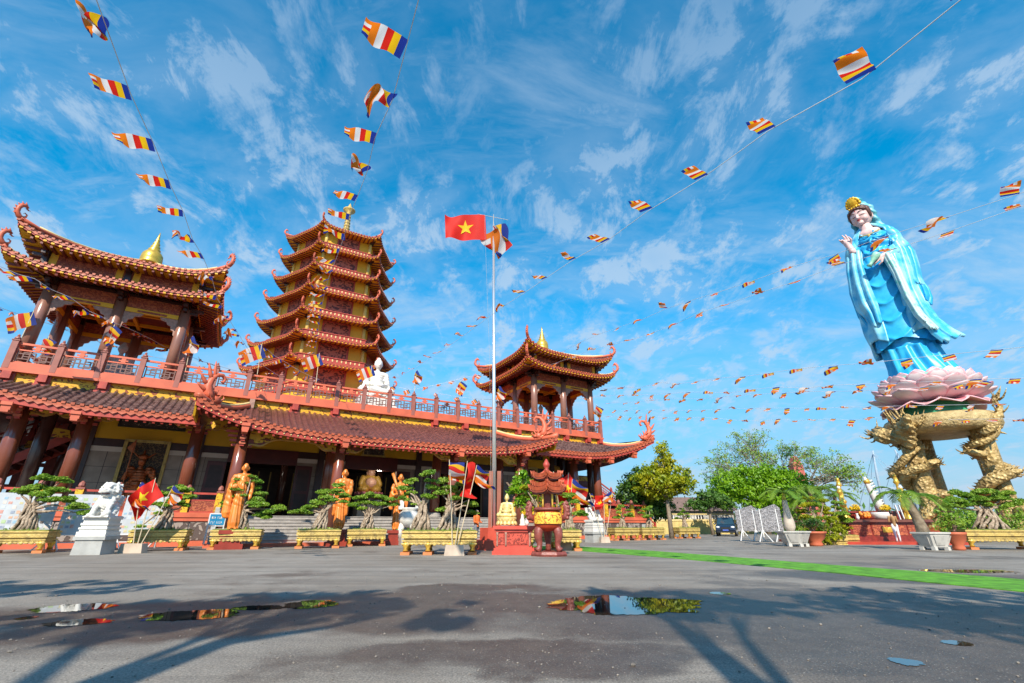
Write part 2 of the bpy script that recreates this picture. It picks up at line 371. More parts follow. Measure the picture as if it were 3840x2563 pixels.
mb.add(vs_, [(i, i + 1, k + i + 1, k + i) for i in range(k - 1)] + [(k + i, k + i + 1, 3 * k + i + 1, 3 * k + i) for i in range(k - 1)])
mb.build("green_carpet_path", CARPET)["kind"] = 'structure'
WATER = M("puddle_water", (.035, .028, .022), .02, var=.1, spec=1.0)
WATER.node_tree.nodes["Principled BSDF"].inputs['IOR'].default_value = 1.5
def puddle(cx, cy, rx, ry, seed, lab=None):        # pixel-free: centre and half sizes in metres
    rnd = random.Random(seed); mb = MB(); n = 150; vs = []
    for j in range(n):
        a = 2 * PI * j / n; r = 1 + .22 * pnoise(Vector((math.cos(a) * 1.3, math.sin(a) * 1.3, seed))) + .16 * pnoise(Vector((math.cos(a) * 5, math.sin(a) * 5, seed + 3))) + .10 * pnoise(Vector((math.cos(a) * 16, math.sin(a) * 16, seed + 8))) + rnd.uniform(-.02, .02)
        vs.append((cx + rx * r * math.cos(a), cy + ry * r * math.sin(a), .005))
    mb.add(vs, [tuple(range(n))]); mb.build("puddle", WATER)['kind'] = 'structure'
def pud(x0, x1, y0, y1, seed):
    a = gnd(x0, (y0 + y1) / 2); b = gnd(x1, (y0 + y1) / 2); c = gnd((x0 + x1) / 2, y0); d = gnd((x0 + x1) / 2, y1)
    puddle((a.x + b.x) / 2, (c.y + d.y) / 2, (b.x - a.x) / 2, (c.y - d.y) / 2, seed)
for i, a in enumerate([(2060, 2640, 2238, 2308, ), (540, 880, 2288, 2330), (1070, 1270, 2254, 2284), (3480, 3790, 2136, 2150), (3345, 3450, 2470, 2500), (3540, 3640, 2404, 2424), (150, 390, 2264, 2300), (70, 130, 2312, 2326), (190, 400, 2322, 2350), (880, 1060, 2272, 2290), (2660, 2740, 2222, 2232)]):
    pud(*a, i * 1.7 + 2)
def stones():
    rnd = random.Random(8); mb = MB()
    for i in range(900):
        y = rnd.uniform(2.4, 12); x = rnd.uniform(-1.1, 1.1) * y
        s = rnd.uniform(.005, .012) * (1 + (rnd.random() < .05))
        mb.ell((x, y, s * .4), (s, s * rnd.uniform(.6, 1), s * .6), n=5, k=4)
    mb.build("gravel_stones", M("gravel_stone", (.20, .175, .15), .8, var=.5, scale=8))['kind'] = 'stuff'
stones()
# ================================================================ tiled roof makers
def roof_side(mb, me, mf, A, D, tanh, zfun, fr, sp=.34, amp=.06, caps=True, s0=None, s1=None, dlim=None, nd=8, th=.16):
    """one roof slope. A half length of the eave, D depth; zfun(s, d) height; fr(s, d, z) -> point; dlim(s) depth to the hip."""
    s0 = -A if s0 is None else s0; s1 = A if s1 is None else s1
    n = max(2, int(round((s1 - s0) / sp))); sub = 6
    dl = dlim or (lambda s: min(D, max(0, (A - abs(s)) / tanh)))
    def P(i, j):
        s = s0 + (s1 - s0) * i / (n * sub); d = dl(s) * j / nd
        c = amp * (0, 0, 1.0, 1.25, 1.0, 0)[i % sub]
        return fr(s, d, zfun(s, d) + c)
    w = n * sub + 1
    vs = [P(i, j) for j in range(nd + 1) for i in range(w)]
    mb.add(vs, [(j * w + i, j * w + i + 1, (j + 1) * w + i + 1, (j + 1) * w + i) for j in range(nd) for i in range(w - 1)])
    # eave edge: fascia board + row of drip tiles and round tile ends
    m = n
    for i in range(n):
        a = s0 + (s1 - s0) * i / n; b = s0 + (s1 - s0) * (i + 1) / n; c = (a + b) / 2; h = (b - a)
        za, zb, zc = zfun(a, 0), zfun(b, 0), zfun(c, 0)
        me.add([fr(a, -.02, za + .05), fr(b, -.02, zb + .05), fr(b, -.02, zb - th * .5), fr(c, -.03, zc - th * 1.05), fr(a, -.02, za - th * .5)], [(0, 4, 3, 2, 1)])
        me.add([fr(a - h * .22, -.07, za + .02), fr(a + h * .22, -.07, za + .02), fr(a + h * .22, -.07, za + .14), fr(a - h * .22, -.07, za + .14),
                fr(a - h * .22, .12, za + .03), fr(a + h * .22, .12, za + .03), fr(a + h * .22, .12, za + .17), fr(a - h * .22, .12, za + .17)],
               [(0, 1, 2, 3), (3, 2, 6, 7), (0, 3, 7, 4), (1, 5, 6, 2), (0, 4, 5, 1)])
    k = max(4, int((s1 - s0) / 1.0))
    for i in range(k):
        a = s0 + (s1 - s0) * i / k; b = s0 + (s1 - s0) * (i + 1) / k; t0 = th * .7; t1 = th * 1.9
        za, zb = zfun(a, 0), zfun(b, 0)
        mf.add([fr(a, .06, za - t0 + .03), fr(b, .06, zb - t0 + .03), fr(b, .06, zb - t1), fr(a, .06, za - t1), fr(a, .22, za - t1), fr(b, .22, zb - t1)], [(0, 3, 2, 1), (3, 4, 5, 2)])
def soffit_side(my, mr, A, tanh, D, zfun, fr, drop=.3, sp=.42, rise=.35, dlim=None, s0=None, s1=None, rw=.12):
    s0 = -A if s0 is None else s0; s1 = A if s1 is None else s1; n = max(4, int((s1 - s0) / .8))
    dl = dlim or (lambda s: min(D, max(0, (A - abs(s)) / tanh)))
    zz = lambda s, d: zfun(s, 0) * (1 - min(1, d / D)) + (zfun((s0 + s1) / 2, 0)) * min(1, d / D) - drop + rise * d / D
    w = n + 1; vs = [fr(s0 + (s1 - s0) * i / n, .1 + dl(s0 + (s1 - s0) * i / n) * j / 3, zz(s0 + (s1 - s0) * i / n, dl(s0 + (s1 - s0) * i / n) * j / 3)) for j in range(4) for i in range(w)]
    my.add(vs, [(j * w + i, (j + 1) * w + i, (j + 1) * w + i + 1, j * w + i + 1) for j in range(3) for i in range(w - 1)])
    m = int((s1 - s0) / sp)
    for i in range(m):
        s = s0 + (i + .5) * (s1 - s0) / m; d = dl(s)
        if d < .5: continue
        mr.bar(fr(s, .12, zz(s, 0) - .05), fr(s, d, zz(s, d) - .05), rw, .12)
def eave_curve(A, L, p=3.0):
    return lambda s: L * (abs(s) / A) ** p
def poly_roof(root, n, ap, D, z0, z1, lift, ph, tile=TILE, sp=.34, ridge=.11, ornament=None, osc=1.0, sag=.35, c=(0, 0), p=3.2, cut=None, gold=None, drop=.3, smat=None, th=.16, name="roof", rw=.12, rsp=.42, amp=.06, soff=True, srise=.35):
    """hipped roof ring with n sides, apothem ap at the eave, depth D, upturned corners"""
    tips = MB(); tn = math.tan(PI / n); A = ap * tn; mb, me, mf, mr, my, ms = MB(), MB(), MB(), MB(), MB(), MB()
    ec = eave_curve(A, lift, p)
    def zf(s, d):
        t = d / D; a2 = max(.01, A - d * tn)
        l = lift * min(1, abs(s) / (A - d * tn * .999 + 1e-6)) ** p * (1 - t) ** 2.2 if d > 0 else ec(s)
        return z0 + (z1 - z0) * (t * (1 - sag) + sag * t * t) + l
    dlim = lambda s: min(D, max(0, (A - abs(s)) / tn))
    for k in range(n):
        a = ph + 2 * PI * k / n; nx, ny = math.cos(a), math.sin(a); tx, ty = -ny, nx
        def fr(s, d, z, nx=nx, ny=ny, tx=tx, ty=ty):
            fl = .32 * (abs(s) / A) ** 4 * max(0, 1 - d / D) * (lift * .5)
            r = ap - d + fl
            return (c[0] + nx * r + tx * s * (1 + fl / ap), c[1] + ny * r + ty * s * (1 + fl / ap), z)
        roof_side(mb, me, mf, A, D, tn, zf, fr, sp, amp=amp, th=th)
        if soff:
            k_ = max(6, int(2 * A / (rsp * .8))); tips.piece()
            for i in range(k_):
                s_ = -A + 2 * A * (i + .5) / k_; w_ = rsp * .17; z_ = zf(s_, 0) - th * 1.15
                tips.add([fr(s_ - w_, .02, z_ - .09), fr(s_ + w_, .02, z_ - .09), fr(s_ + w_, .02, z_ + .02), fr(s_ - w_, .02, z_ + .02), fr(s_ - w_, .4, z_ - .13), fr(s_ + w_, .4, z_ - .13)], [(0, 1, 2, 3), (0, 4, 5, 1)])
        if soff: soffit_side(my, ms, A, tn, D, zf, fr, drop=drop, sp=rsp, rw=rw, rise=srise)
        # hip ridge
        a2 = a + PI / n; pts = []; rr = []
        for j in range(9):
            d = D * (1 - j / 8); q = fr(A - d * tn, d, zf(A - d * tn, d)); e = .5 * lift * max(0, (j - 6) / 2) ** 2
            pts.append((q[0], q[1], q[2] + ridge * .8 + e * .25)); rr.append(ridge * (1 + .25 * (j > 7)))
        mr.piece(); mr.tube(pts, rr, 6)
        if gold is not None: gold.piece(); gold.tube([(x, y, z + ridge * 1.0) for x, y, z in pts[:-1]], ridge * .75, 5)
        if ornament:
            q = pts[-1]; ornament(mr if not isinstance(ornament, tuple) else None, q, a2, osc)
    r = root
    mb.build(name, tile, r, False); eo = me.build(name + "_edge", TRED, r); mf.build("fascia", smat or RED, r)
    mr.build("hip_ridges", SALMON, r, True)
    if gold is not None: gold.build("ridge_caps", CREAM, r, True)
    if soff: tips.build('rafter_tips', YEL, r)
    if soff: my.build("soffit", YEL, r); ms.build("rafters", DRED, r)
def dragon_fin(mb, p, a, s):
    """upturned corner ornament: curling neck, open jaw, horns and flame fins, pointing outward along angle a"""
    ca, sa = math.cos(a), math.sin(a)
    def W(x, y, z): return (p[0] + (x * ca - y * sa) * s, p[1] + (x * sa + y * ca) * s, p[2] + z * s)
    neck = [(-.25, 0, -.05), (.12, 0, .12), (.34, 0, .42), (.34, 0, .8), (.22, 0, 1.1), (.0, 0, 1.22), (-.25, 0, 1.14)]
    mb.tube([W(*q) for q in neck], [.2 * s, .2 * s, .19 * s, .17 * s, .17 * s, .17 * s, .05 * s], 7)
    mb.tube([W(-.1, 0, 1.05), W(-.3, 0, .92), W(-.42, 0, .95)], [.08 * s, .05 * s, .015 * s], 5)
    for x, z, dx, dz, r in [(.45, .5, .2, .10, .09), (.42, .75, .2, .16, .1), (.3, 1.0, .2, .2, .1), (.15, 1.2, .14, .26, .1), (-.02, 1.28, .06, .26, .08), (.35, .25, .2, .0, .09)]:
        mb.tube([W(x - .05, 0, z), W(x + dx * .6, .02, z + dz * .45), W(x + dx, 0, z + dz)], [r * s, r * .6 * s, .012 * s], 5)
    mb.tube([W(-.05, 0, .1), W(-.3, 0, .28), W(-.32, 0, .5), W(-.15, 0, .58), (W(-.08, 0, .48))], [.09 * s, .08 * s, .06 * s, .045 * s, .02 * s], 5)
def big_dragon(root, p, a, s, mat, label=None):
    """makara ridge dragon: scaly head biting the ridge, tall flaming tail with a curl"""
    mb = MB(); ca, sa = math.cos(a), math.sin(a)
    def W(x, y, z): return (p[0] + (x * ca - y * sa) * s, p[1] + (x * sa + y * ca) * s, p[2] + z * s)
    mb.ell(W(-.1, 0, .22), (.34 * s, .25 * s, .28 * s)); mb.ell(W(-.38, 0, .2), (.2 * s, .17 * s, .14 * s))
    mb.tube([W(-.05, 0, .2), W(.22, 0, .5), W(.3, 0, .9), (W(.18, 0, 1.3)), W(-.05, 0, 1.55), W(-.32, 0, 1.6), W(-.5, 0, 1.42), W(-.42, 0, 1.22), W(-.28, 0, 1.26)], [.26 * s, .25 * s, .2 * s, .15 * s, .12 * s, .1 * s, .09 * s, .08 * s, .04 * s], 8)
    for x, z, dx, dz, r in [(.25, .35, .5, .1, .12), (.32, .6, .55, .3, .12), (.35, .9, .5, .55, .12), (.2, 1.2, .35, .85, .13), (.1, 1.35, .1, .9, .1), (.3, .2, .45, -.05, .1), (-.1, .45, -.2, .35, .08), (-.3, .35, -.25, .25, .06), (-.02, .5, 0, .35, .08)]:
        mb.tube([W(x - .08, 0, z - .05), W(x + dx * .45, .03, z + dz * .35), W(x + dx * .75, 0, z + dz * .75), W(x + dx, 0, z + dz)], [r * s, r * .8 * s, r * .5 * s, .012 * s], 6)
    for y in (-.16, .16):
        mb.ell(W(-.3, y, .36), .07 * s); mb.tube([W(-.15, y, .4), W(.0, y * 1.6, .6), W(.15, y * 1.8, .62)], [.05 * s, .035 * s, .01 * s], 5)
        for k in range(4): mb.tube([W(-.05 + .1 * k, y * 1.2, .1 + .05 * k), W(.02 + .1 * k, y * 2.1, .02 + .1 * k), W(.14 + .1 * k, y * 2.3, .12 + .12 * k)], [.06 * s, .05 * s, .01 * s], 5)
    mb.tube([W(-.5, 0, .25), W(-.68, 0, .4), W(-.62, 0, .52)], [.08 * s, .05 * s, .02 * s], 5)
    return mb.build("dragon_ornament", mat, root, True, label)
# ================================================================ temple hall (local x along the facade, y into the building)
TP = uvw(8.9, 33.0)
hall = empty("temple_hall", TP, TROT, "long red and yellow temple hall with tiled skirt roof and railed roof terrace", "temple")
def hall_build():
    H = hall
    # platform and stairs
    mb = MB(); mb.box(-23, 23, -2.45, 30, 0, 1.42); mb.build("platform", CONC, H)
    mb = MB()
    for a, b in ((-23.05, -9.2), (9.2, 23.05)): mb.piece(); mb.box(a, b, -2.62, -2.3, 1.38, 1.62); mb.box(a, b, -2.52, -2.4, 0, .25); mb.box(a, b, -2.57, -2.42, 1.2, 1.38)
    mb.build("platform_cornice", SALMON, H)
    mb = MB()
    for s in (-1, 1):
        for i in range(12): mb.piece(); mb.box(s * (9.85 + i * 1.05) - .5, s * (9.85 + i * 1.05) + .5, -2.5, -2.44, .3, 1.15)
    mb.build("platform_stonework", carved("rubble_stone", (.10, .07, .06), (.33, .27, .23), 2.2, 1, 1, .5), H)
    mb = MB(); mb.box(-22.9, 22.9, -2.29, 30, 1.42, 1.5); mb.build("platform_floor", STEPM, H)
    mb = MB(); n = 9
    for i in range(1, n): mb.box(-9.1, 9.1, -5.3 + i * .34, -2.46 - 0.0, i * .1655, (i + 1) * .1655 - .035); mb.box(-9.12, 9.12, -5.34 + i * .34, -2.46, (i + 1) * .1655 - .035, (i + 1) * .1655 - .004)
    mb.build("stair_steps", STEPM, H)
    mb = MB(); mb.box(-9.5, 9.5, -5.5, -2.47, 0.0, .165); mb.build("red_bottom_step", SALMON, H)
    mb = MB()
    for s in (-1, 1):
        mb.piece(); mb.prism([(-5.3, .16), (-5.3, .5), (-2.62, 1.9), (-2.3, 1.9), (-2.3, .16)], s * 9.25 - .1, s * 9.25 + .1, fr=lambda x, y, z: (y, x, z))
    mb.build("stair_cheek_wall", CONC, H)
    # columns
    def column(x, y, z0, z1, r, mat, plinth=True):
        mb = MB(); prof = [(r * 1.0, 0), (r, (z1 - z0) * .5), (r * .93, z1 - z0)]
        mb.lathe(prof, (x, y, z0), 20); o = mb.build("column", mat, H, True)
        if plinth:
            mb = MB(); mb.lathe([(r * 1.45, 0), (r * 1.5, .08), (r * 1.3, .2), (r * 1.38, .26), (r * 1.1, .32)], (x, y, z0), 16); mb.build("column_base", STEPM, o, True)
        return o
    for x in (3.65, 8.8, 11.1, 16.1, 18.6):
        for s in (-1, 1): column(s * x, -1, 1.5, 7.2, .33, COLM)
    for x in (3.65, 8.8):
        for s in (-1, 1):
            z0 = .83; column(s * x, -4.0, z0, 5.9, .31, COLM, False)
            mb = MB(); mb.box(s * x - .5, s * x + .5, -4.5, -3.5, .2, z0 + .02); mb.build("column_plinth", STEPM, H)
    for x in (18.6, 21.2):
        for s in (-1, 1):
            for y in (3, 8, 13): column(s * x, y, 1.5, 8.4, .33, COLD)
    # bracket clusters and carved tie beams
    for y, z, xs in ((-4.0, 5.35, (3.65, 8.8)), (-1.0, 6.3, (11.1, 16.1, 18.6))):
        mb = MB(); m2 = MB()
        for x in xs:
            for s in (-1, 1):
                X = s * x; mb.piece(); m2.piece()
                for k in range(4):
                    q = z - .42 + k * .24; e = .16 + .15 * k
                    mb.box(X - .1, X + .1, y - .3 - e, y - .28, q, q + .16); m2.box(X - .15, X + .15, y - .36 - e, y - .26 - e, q + .1, q + .22)
                    mb.box(X - .36 - e * .8, X + .36 + e * .8, y - .07, y + .07, q + .02, q + .14)
        mb.build("column_brackets", RED, H); m2.build("bracket_blocks", TERRA, H)
    def wave_beam(x0, x1, y, z0, z1):
        n = 24; poly = [(x0, z1), (x0, z0 - .12)]
        for i in range(n + 1):
            t = i / n; e = min(t, 1 - t) * (x1 - x0)
            w = -.12 + .42 * min(1, max(0, (e - .5) / .9)) ** 1.0 + .05 * math.sin(e * 7) * (e < 1.4)
            poly.append((x0 + (x1 - x0) * t, z0 + w))
        poly += [(x1, z0 - .12), (x1, z1)]
        return poly
    bm_, rim = MB(), MB()
    for y, z0, z1, xs in ((-4.0, 5.16, 6.0, (-8.8, -3.65, 3.65, 8.8)), (-1.0, 6.32, 7.1, (-20, -18.6, -16.1, -11.1, -8.8)), (-1.0, 6.32, 7.1, (8.8, 11.1, 16.1, 18.6, 20))):
        for a, b in zip(xs[:-1], xs[1:]):
            p = wave_beam(a + .3, b - .3, y, z0, z1); bm_.piece(); rim.piece(); bm_.prism(p, y - .1, y + .1)
            q = p[2:-2]
            for (x0, za), (x1, zb) in zip(q[:-1], q[1:]): rim.bar((x0, y - .05, za - .01), (x1, y - .05, zb - .01), .2, .07)
    bm_.build("carved_tie_beam", BEAMC, H); rim.build("tie_beam_rim", M("ochre_rim", (.50, .26, .04), .5), H)
    # back wall in layers
    segs = [(-16.8, -9.4), (-5.2, -1.95), (1.95, 5.2), (9.4, 16.8)]
    A, B, C = MB(), MB(), MB()
    for a, b in segs:
        A.piece(); B.piece(); C.piece(); A.box(a, b, 3.0, 3.3, 1.5, 5.08); B.box(a, b, 2.96, 3.3, 5.08, 5.36); C.box(a, b, 2.98, 3.3, 5.36, 5.82)
    A.build("stone_wall", GREYT, H); B.build("stone_band", BANDW, H); C.build("timber_band", DARKW, H)
    gr = MB()
    for a, b in segs:
        k = max(1, int((b - a) / 1.2))
        for i in range(1, k): gr.piece(); gr.box(a + (b - a) * i / k - .012, a + (b - a) * i / k + .012, 2.992, 3.0, 1.5, 5.08)
        for z in (2.4, 3.3, 4.2): gr.piece(); gr.box(a, b, 2.993, 3.0, z - .01, z + .01)
    gr.build("tile_joints", DARKW, H)
    mb = MB(); mb.box(-16.8, 16.8, 3.0, 3.3, 5.82, 7.5); mb.build("yellow_wall", YEL, H)
    mb = MB()
    for a, b in ((-9.4, -5.2), (-1.95, 1.95), (5.2, 9.4)): mb.piece(); mb.box(a, b, 2.9, 3.28, 4.85, 5.82)
    mb.build("door_lintel", DOORM, H)
    mb = MB()
    for x in (3.65, 11.1, 16.6):
        for s in (-1, 1): mb.piece(); mb.box(s * x - .22, s * x + .22, 2.86, 3.35, 1.5, 7.5)
    mb.build("wall_post", DARKW, H)
    for x in (-10.45, -5.2, -3.0, 1.95, 4.15, 9.4):     # door leaves folded back against the wall
        mb = MB(); mb.box(x, x + 1.05, 2.86, 2.93, 1.52, 4.85); d_ = mb.build('door_leaf', DOORM, H)
        mb = MB(); mb.box(x + .15, x + .9, 2.845, 2.86, 1.8, 3.0); mb.box(x + .15, x + .9, 2.845, 2.86, 3.2, 4.6); mb.build('door_panel', DARKW, d_)
    for s, x in ():
        for k in (0, 1):
            mb = MB(); a = R(100 - 68 * k); w = 1.05
            x0 = x + (s * math.cos(R(100)) * -0 if not k else s * math.cos(R(100)) * w); y0 = 2.95 if not k else 2.95 - math.sin(R(100)) * w
            x1 = x0 + s * math.cos(a) * w * (1 if k else 1); y1 = y0 - math.sin(a) * w * (1 if not k else -1)
            mb.bar((x0, y0, 3.17), (x1, y1, 3.17), .06, 3.3); o = mb.build("door_leaf", DOORM, H)
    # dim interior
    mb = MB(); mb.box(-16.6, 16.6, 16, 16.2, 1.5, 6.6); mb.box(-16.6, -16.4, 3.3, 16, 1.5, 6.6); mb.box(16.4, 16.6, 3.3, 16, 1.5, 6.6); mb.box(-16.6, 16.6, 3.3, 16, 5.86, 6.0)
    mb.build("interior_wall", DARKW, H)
    mb = MB()
    for x in (-13, -8.5, -5.4, -2.3, 2.3, 5.4, 8.5, 13):
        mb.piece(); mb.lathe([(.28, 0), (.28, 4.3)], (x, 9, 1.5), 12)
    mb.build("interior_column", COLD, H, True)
    lamp = M("downlight_glow", (1, .93, .8), emit=9)
    mb = MB()
    for x in (-8.2, -6.2, -1.1, 1.2, 6.4, 8.3):
        for y in (5.2, 8.2): mb.piece(); mb.lathe([(.13, 0), (.13, .03)], (x, y, 5.82), 10)
    mb.build("ceiling_lamp", lamp, H)
    pl = bpy.data.lights.new("doorway_lamp", 'POINT'); pl.energy = 60; pl.color = (1, .9, .75); pl.shadow_soft_size = .15; po_ = bpy.data.objects.new("doorway_lamp", pl); COL.objects.link(po_); po_.parent = H; po_.location = (.8, 3.7, 4.7)
    mb = MB()
    for x in [-8 + .9 * i for i in range(18)]: mb.box(x, x + .09, 12, 12.06, 2.2, 5.2)
    mb.build("gold_altar_screen", OGOLD, H)
    # ceilings under the eaves
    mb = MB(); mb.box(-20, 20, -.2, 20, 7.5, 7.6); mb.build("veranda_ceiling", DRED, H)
    mb = MB(); [(mb.piece(), mb.box(x - .08, x + .08, -.2, 2.9, 7.32, 7.5)) for x in [-19.8 + 1.1 * i for i in range(37)]]; mb.build("ceiling_joists", DARKW, H)
    # main skirt roof
    zf = lambda s, d: 6.45 + 1.5 * (d / 3) + 1.85 * max(0, (abs(s) - 15) / 8.5) ** 2.2 * max(0, 1 - d / 3) ** 1.3
    for sgn in (-1, 1):
        mb, me, mf, my, mr = MB(), MB(), MB(), MB(), MB()
        fr = lambda s, d, z: (s, -3 + d - .5 * max(0, (abs(s) - 18) / 5.5) ** 2 * max(0, 1 - d / 3), z)
        a, b = (11.0, 23.5) if sgn > 0 else (-23.5, -11.0)
        roof_side(mb, me, mf, 23.5, 3, 1.13, zf, fr, .36, .085, s0=a, s1=b, dlim=lambda s: min(3, max(0, (23.5 - abs(s)) / 1.13)), nd=10, th=.2)
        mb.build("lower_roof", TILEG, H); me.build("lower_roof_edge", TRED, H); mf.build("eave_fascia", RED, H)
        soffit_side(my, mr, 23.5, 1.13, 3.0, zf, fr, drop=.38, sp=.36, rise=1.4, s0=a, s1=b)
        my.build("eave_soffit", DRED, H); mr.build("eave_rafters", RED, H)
        # hip ridge and side slope
        pts = []
        for j in range(9):
            d = 3 * (1 - j / 8); x = 23.5 - 1.13 * d; q = fr(x, d, zf(x, d)); pts.append((sgn * q[0], q[1], q[2] + .14))
        mr = MB(); mr.tube(pts, [.16] * 8 + [.2], 6); mr.build("hip_ridge", SALMON, H, True)
        mr = MB(); mr.tube([(x, y, z + .13) for x, y, z in pts[:-1]], .09, 5); mr.build("ridge_cap", CREAM, H, True)
        mb = MB(); mb.grid(lambda i, j: (sgn * (20.1 + 3.4 * j), -3 * j * 1.0 + i * 30, 7.95 - 1.5 * j + 1.85 * j * (1 - i) ** 12), 30, 3); mb.build("side_roof", TILE, H)
        a_ = 0 if sgn > 0 else PI
        big_dragon(H, pts[-2], a_ - sgn * R(20), 1.12, SALMON)
    # eave lugs (carved beam ends)
    mb = MB()
    for x, y, z in [(sx * x, y, z) for sx in (-1, 1) for x, y, z in ((8.8, -5.3, 5.95), (3.65, -5.3, 5.55), (16.1, -3.1, 6.15), (18.6, -3.1, 6.3), (21.3, -3.15, 6.9))]:
        mb.piece(); mb.box(x - .17, x + .17, y, y + .7, z - .32, z + .02); mb.box(x - .2, x + .2, y - .06, y + .02, z - .1, z + .06); mb.box(x - .14, x + .14, y - .04, y + .3, z - .42, z - .3)
    mb.build("beam_end", SALMON, H)
    # portico roof
    zp = lambda s, d: 5.72 + 2.25 * (.85 * d / 5.2 + .15 * (d / 5.2) ** 2) + 1.3 * (abs(s) / 11.2) ** 4 * max(0, 1 - d / 5.2) ** 1.4
    fp = lambda s, d, z: (s, -5.2 + d - .35 * (abs(s) / 11.2) ** 6 * max(0, 1 - d / 5.2), z)
    mb, me, mf, my, mr = MB(), MB(), MB(), MB(), MB()
    roof_side(mb, me, mf, 11.2, 5.2, .48, zp, fp, .34, .07, dlim=lambda s: min(5.2, max(0, (11.2 - abs(s)) / .48)), nd=12, th=.2)
    mb.build("portico_roof", TILE, H); me.build("portico_roof_edge", TRED, H); mf.build("portico_fascia", RED, H)
    dots = MB()
    for i in range(62):
        s = -11 + 22 * (i + .5) / 62; dots.piece(); q = fp(s, .04, zp(s, 0) - .27); dots.ell(q, .045, n=6, k=4)
    dots.build("eave_studs", CREAM, H)
    soffit_side(my, mr, 11.2, .48, 3.2, zp, fp, drop=.4, sp=.36, rise=1.45, dlim=lambda s: 3.2)
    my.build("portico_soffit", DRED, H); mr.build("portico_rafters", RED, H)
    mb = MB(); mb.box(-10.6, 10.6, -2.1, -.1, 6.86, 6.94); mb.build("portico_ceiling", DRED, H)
    for sgn in (-1, 1):
        hp = []
        for j in range(11):
            d = 5.2 * (1 - j / 10); x = 11.2 - .48 * d; q = fp(x, d, zp(x, d)); hp.append(Vector((sgn * q[0], q[1], q[2])))
        mr = MB(); mr.tube([p + Vector((0, 0, .15)) for p in hp], [.17] * 10 + [.2], 6); mr.build("portico_hip_ridge", SALMON, H, True)
        mr = MB(); mr.tube([p + Vector((0, 0, .3)) for p in hp[:-2]], .1, 5); mr.build("ridge_cap", CREAM, H, True)
        mb = MB(); mb.box(sgn * 8.72 - .14, sgn * 8.72 + .14, -.45, -.1, 7.6, 8.4); mb.build("ridge_stub", BRK, H)
        mb = MB(); mb.grid(lambda i, j: hp[0].lerp(hp[-1], i) * (1 - j) + Vector((sgn * (11.25), -5.5 + 3.6 * (1 - i), 6.95 - .9 * (1 - i))) * j if True else None, 8, 4); mb.build("portico_side_roof", TILE, H)
        mb = MB(); mb.prism([(-5.4, 6.65), (-5.3, 6.85), (-2.6, 7.1), (-2.6, 6.2), (-5.1, 6.15)], sgn * 11.18 - .05, sgn * 11.18 + .05, fr=lambda x, y, z: (y, x, z)); mb.build("portico_gable_board", YEL, H)
        big_dragon(H, hp[-3] + Vector((0, .3, .15)), (0 if sgn > 0 else PI) - sgn * R(35), 1.05, SALMON)
    # frieze, fascia, deck
    mb = MB(); mb.box(-20.1, 20.1, -.02, .25, 7.85, 8.44); mb.build("carved_frieze", YCARVE, H)
    mb = MB()
    for x in (-18.6, -16.1, -11.1, -6.2, -3.65, 3.65, 6.2, 11.1, 16.1, 18.6, -20, 20):
        mb.piece(); mb.box(x - .3, x + .3, -.12, .05, 7.85, 8.44); mb.box(x - .18, x + .18, -.32, -.1, 8.05, 8.44); mb.box(x - .34, x + .34, -.2, -.1, 7.8, 7.95)
    mb.build("frieze_bracket", RED, H)
    mb = MB(); mb.box(-20.35, 20.35, -.3, 40, 8.44, 8.56); mb.box(-20.3, 20.3, -.18, 40, 8.56, 8.93); mb.build("terrace_slab", SALMON, H)
    bal = MB(); bal.box(-20.2, 20.2, -.1, .1, 8.931, 8.99)
    for sx in (-1, 1): bal.box(sx * 20.2 - .08, sx * 20.2 + .08, .1, 14, 10.0, 10.1); bal.box(sx * 20.2 - .05, sx * 20.2 + .05, .1, 14, 9.66, 9.72); bal.box(sx * 20.2 - .06, sx * 20.2 + .06, .1, 14, 8.931, 9.02)
    B0 = bal.build("balustrade", SALMON, H)
    n = 22; st = 40.4 / n
    def rail_panel(x0, w):
        mb = MB(); mb.box(x0, x0 + w, -.06, .06, 9.98, 10.09); mb.box(x0, x0 + w, -.04, .04, 9.66, 9.73); mb.box(x0, x0 + w, -.04, .04, 8.99, 9.05)
        mb.box(x0 + w / 2 - .1, x0 + w / 2 + .1, -.05, .05, 9.73, 9.98); mb.box(x0 + w / 2 - .22, x0 + w / 2 + .22, -.04, .04, 9.8, 9.88)
        t = .028; mb.mi = 1
        for fx in (.06, .36, .64, .94): mb.box(x0 + w * fx - t, x0 + w * fx + t, -.03, .03, 9.05, 9.66)
        for f0, f1, z in ((.06, .36, 9.22), (.06, .36, 9.5), (.36, .64, 9.36), (.64, .94, 9.22), (.64, .94, 9.5), (.2, .5, 9.58), (.5, .8, 9.14), (.2, .36, 9.36), (.64, .8, 9.36)):
            mb.box(x0 + w * f0, x0 + w * f1, -.025, .025, z - t, z + t)
        for fx, z0, z1 in ((.2, 9.22, 9.58), (.8, 9.14, 9.5), (.5, 9.14, 9.58)): mb.box(x0 + w * fx - t, x0 + w * fx + t, -.027, .027, z0, z1)
        return mb
    pm = MB(); pm.box(-.13, .13, -.13, .13, 8.62, 10.14); pm.box(-.16, .16, -.16, .16, 10.14, 10.2); pm.lathe([(.09, 0), (.14, .06), (.12, .14), (.05, .2), (.07, .25), (.01, .34)], (0, 0, 10.2), 10)
    p0 = pm.build("post", POSTC, B0); r0 = rail_panel(.13, st - .26).build("lattice_panel", [SALMON, M("dark_fretwork", (.17, .085, .07), .6)], B0)
    for i in range(n + 1):
        for y in ([0] if 0 < i < n else [0, 1.83, 3.66, 5.49, 7.3, 9.1, 11]):
            o = p0 if (i == 0 and y == 0) else p0.copy()
            if o is not p0: COL.objects.link(o)
            o.location = (-20.2 + st * i, (-.06 if y == 0 else y), 0)
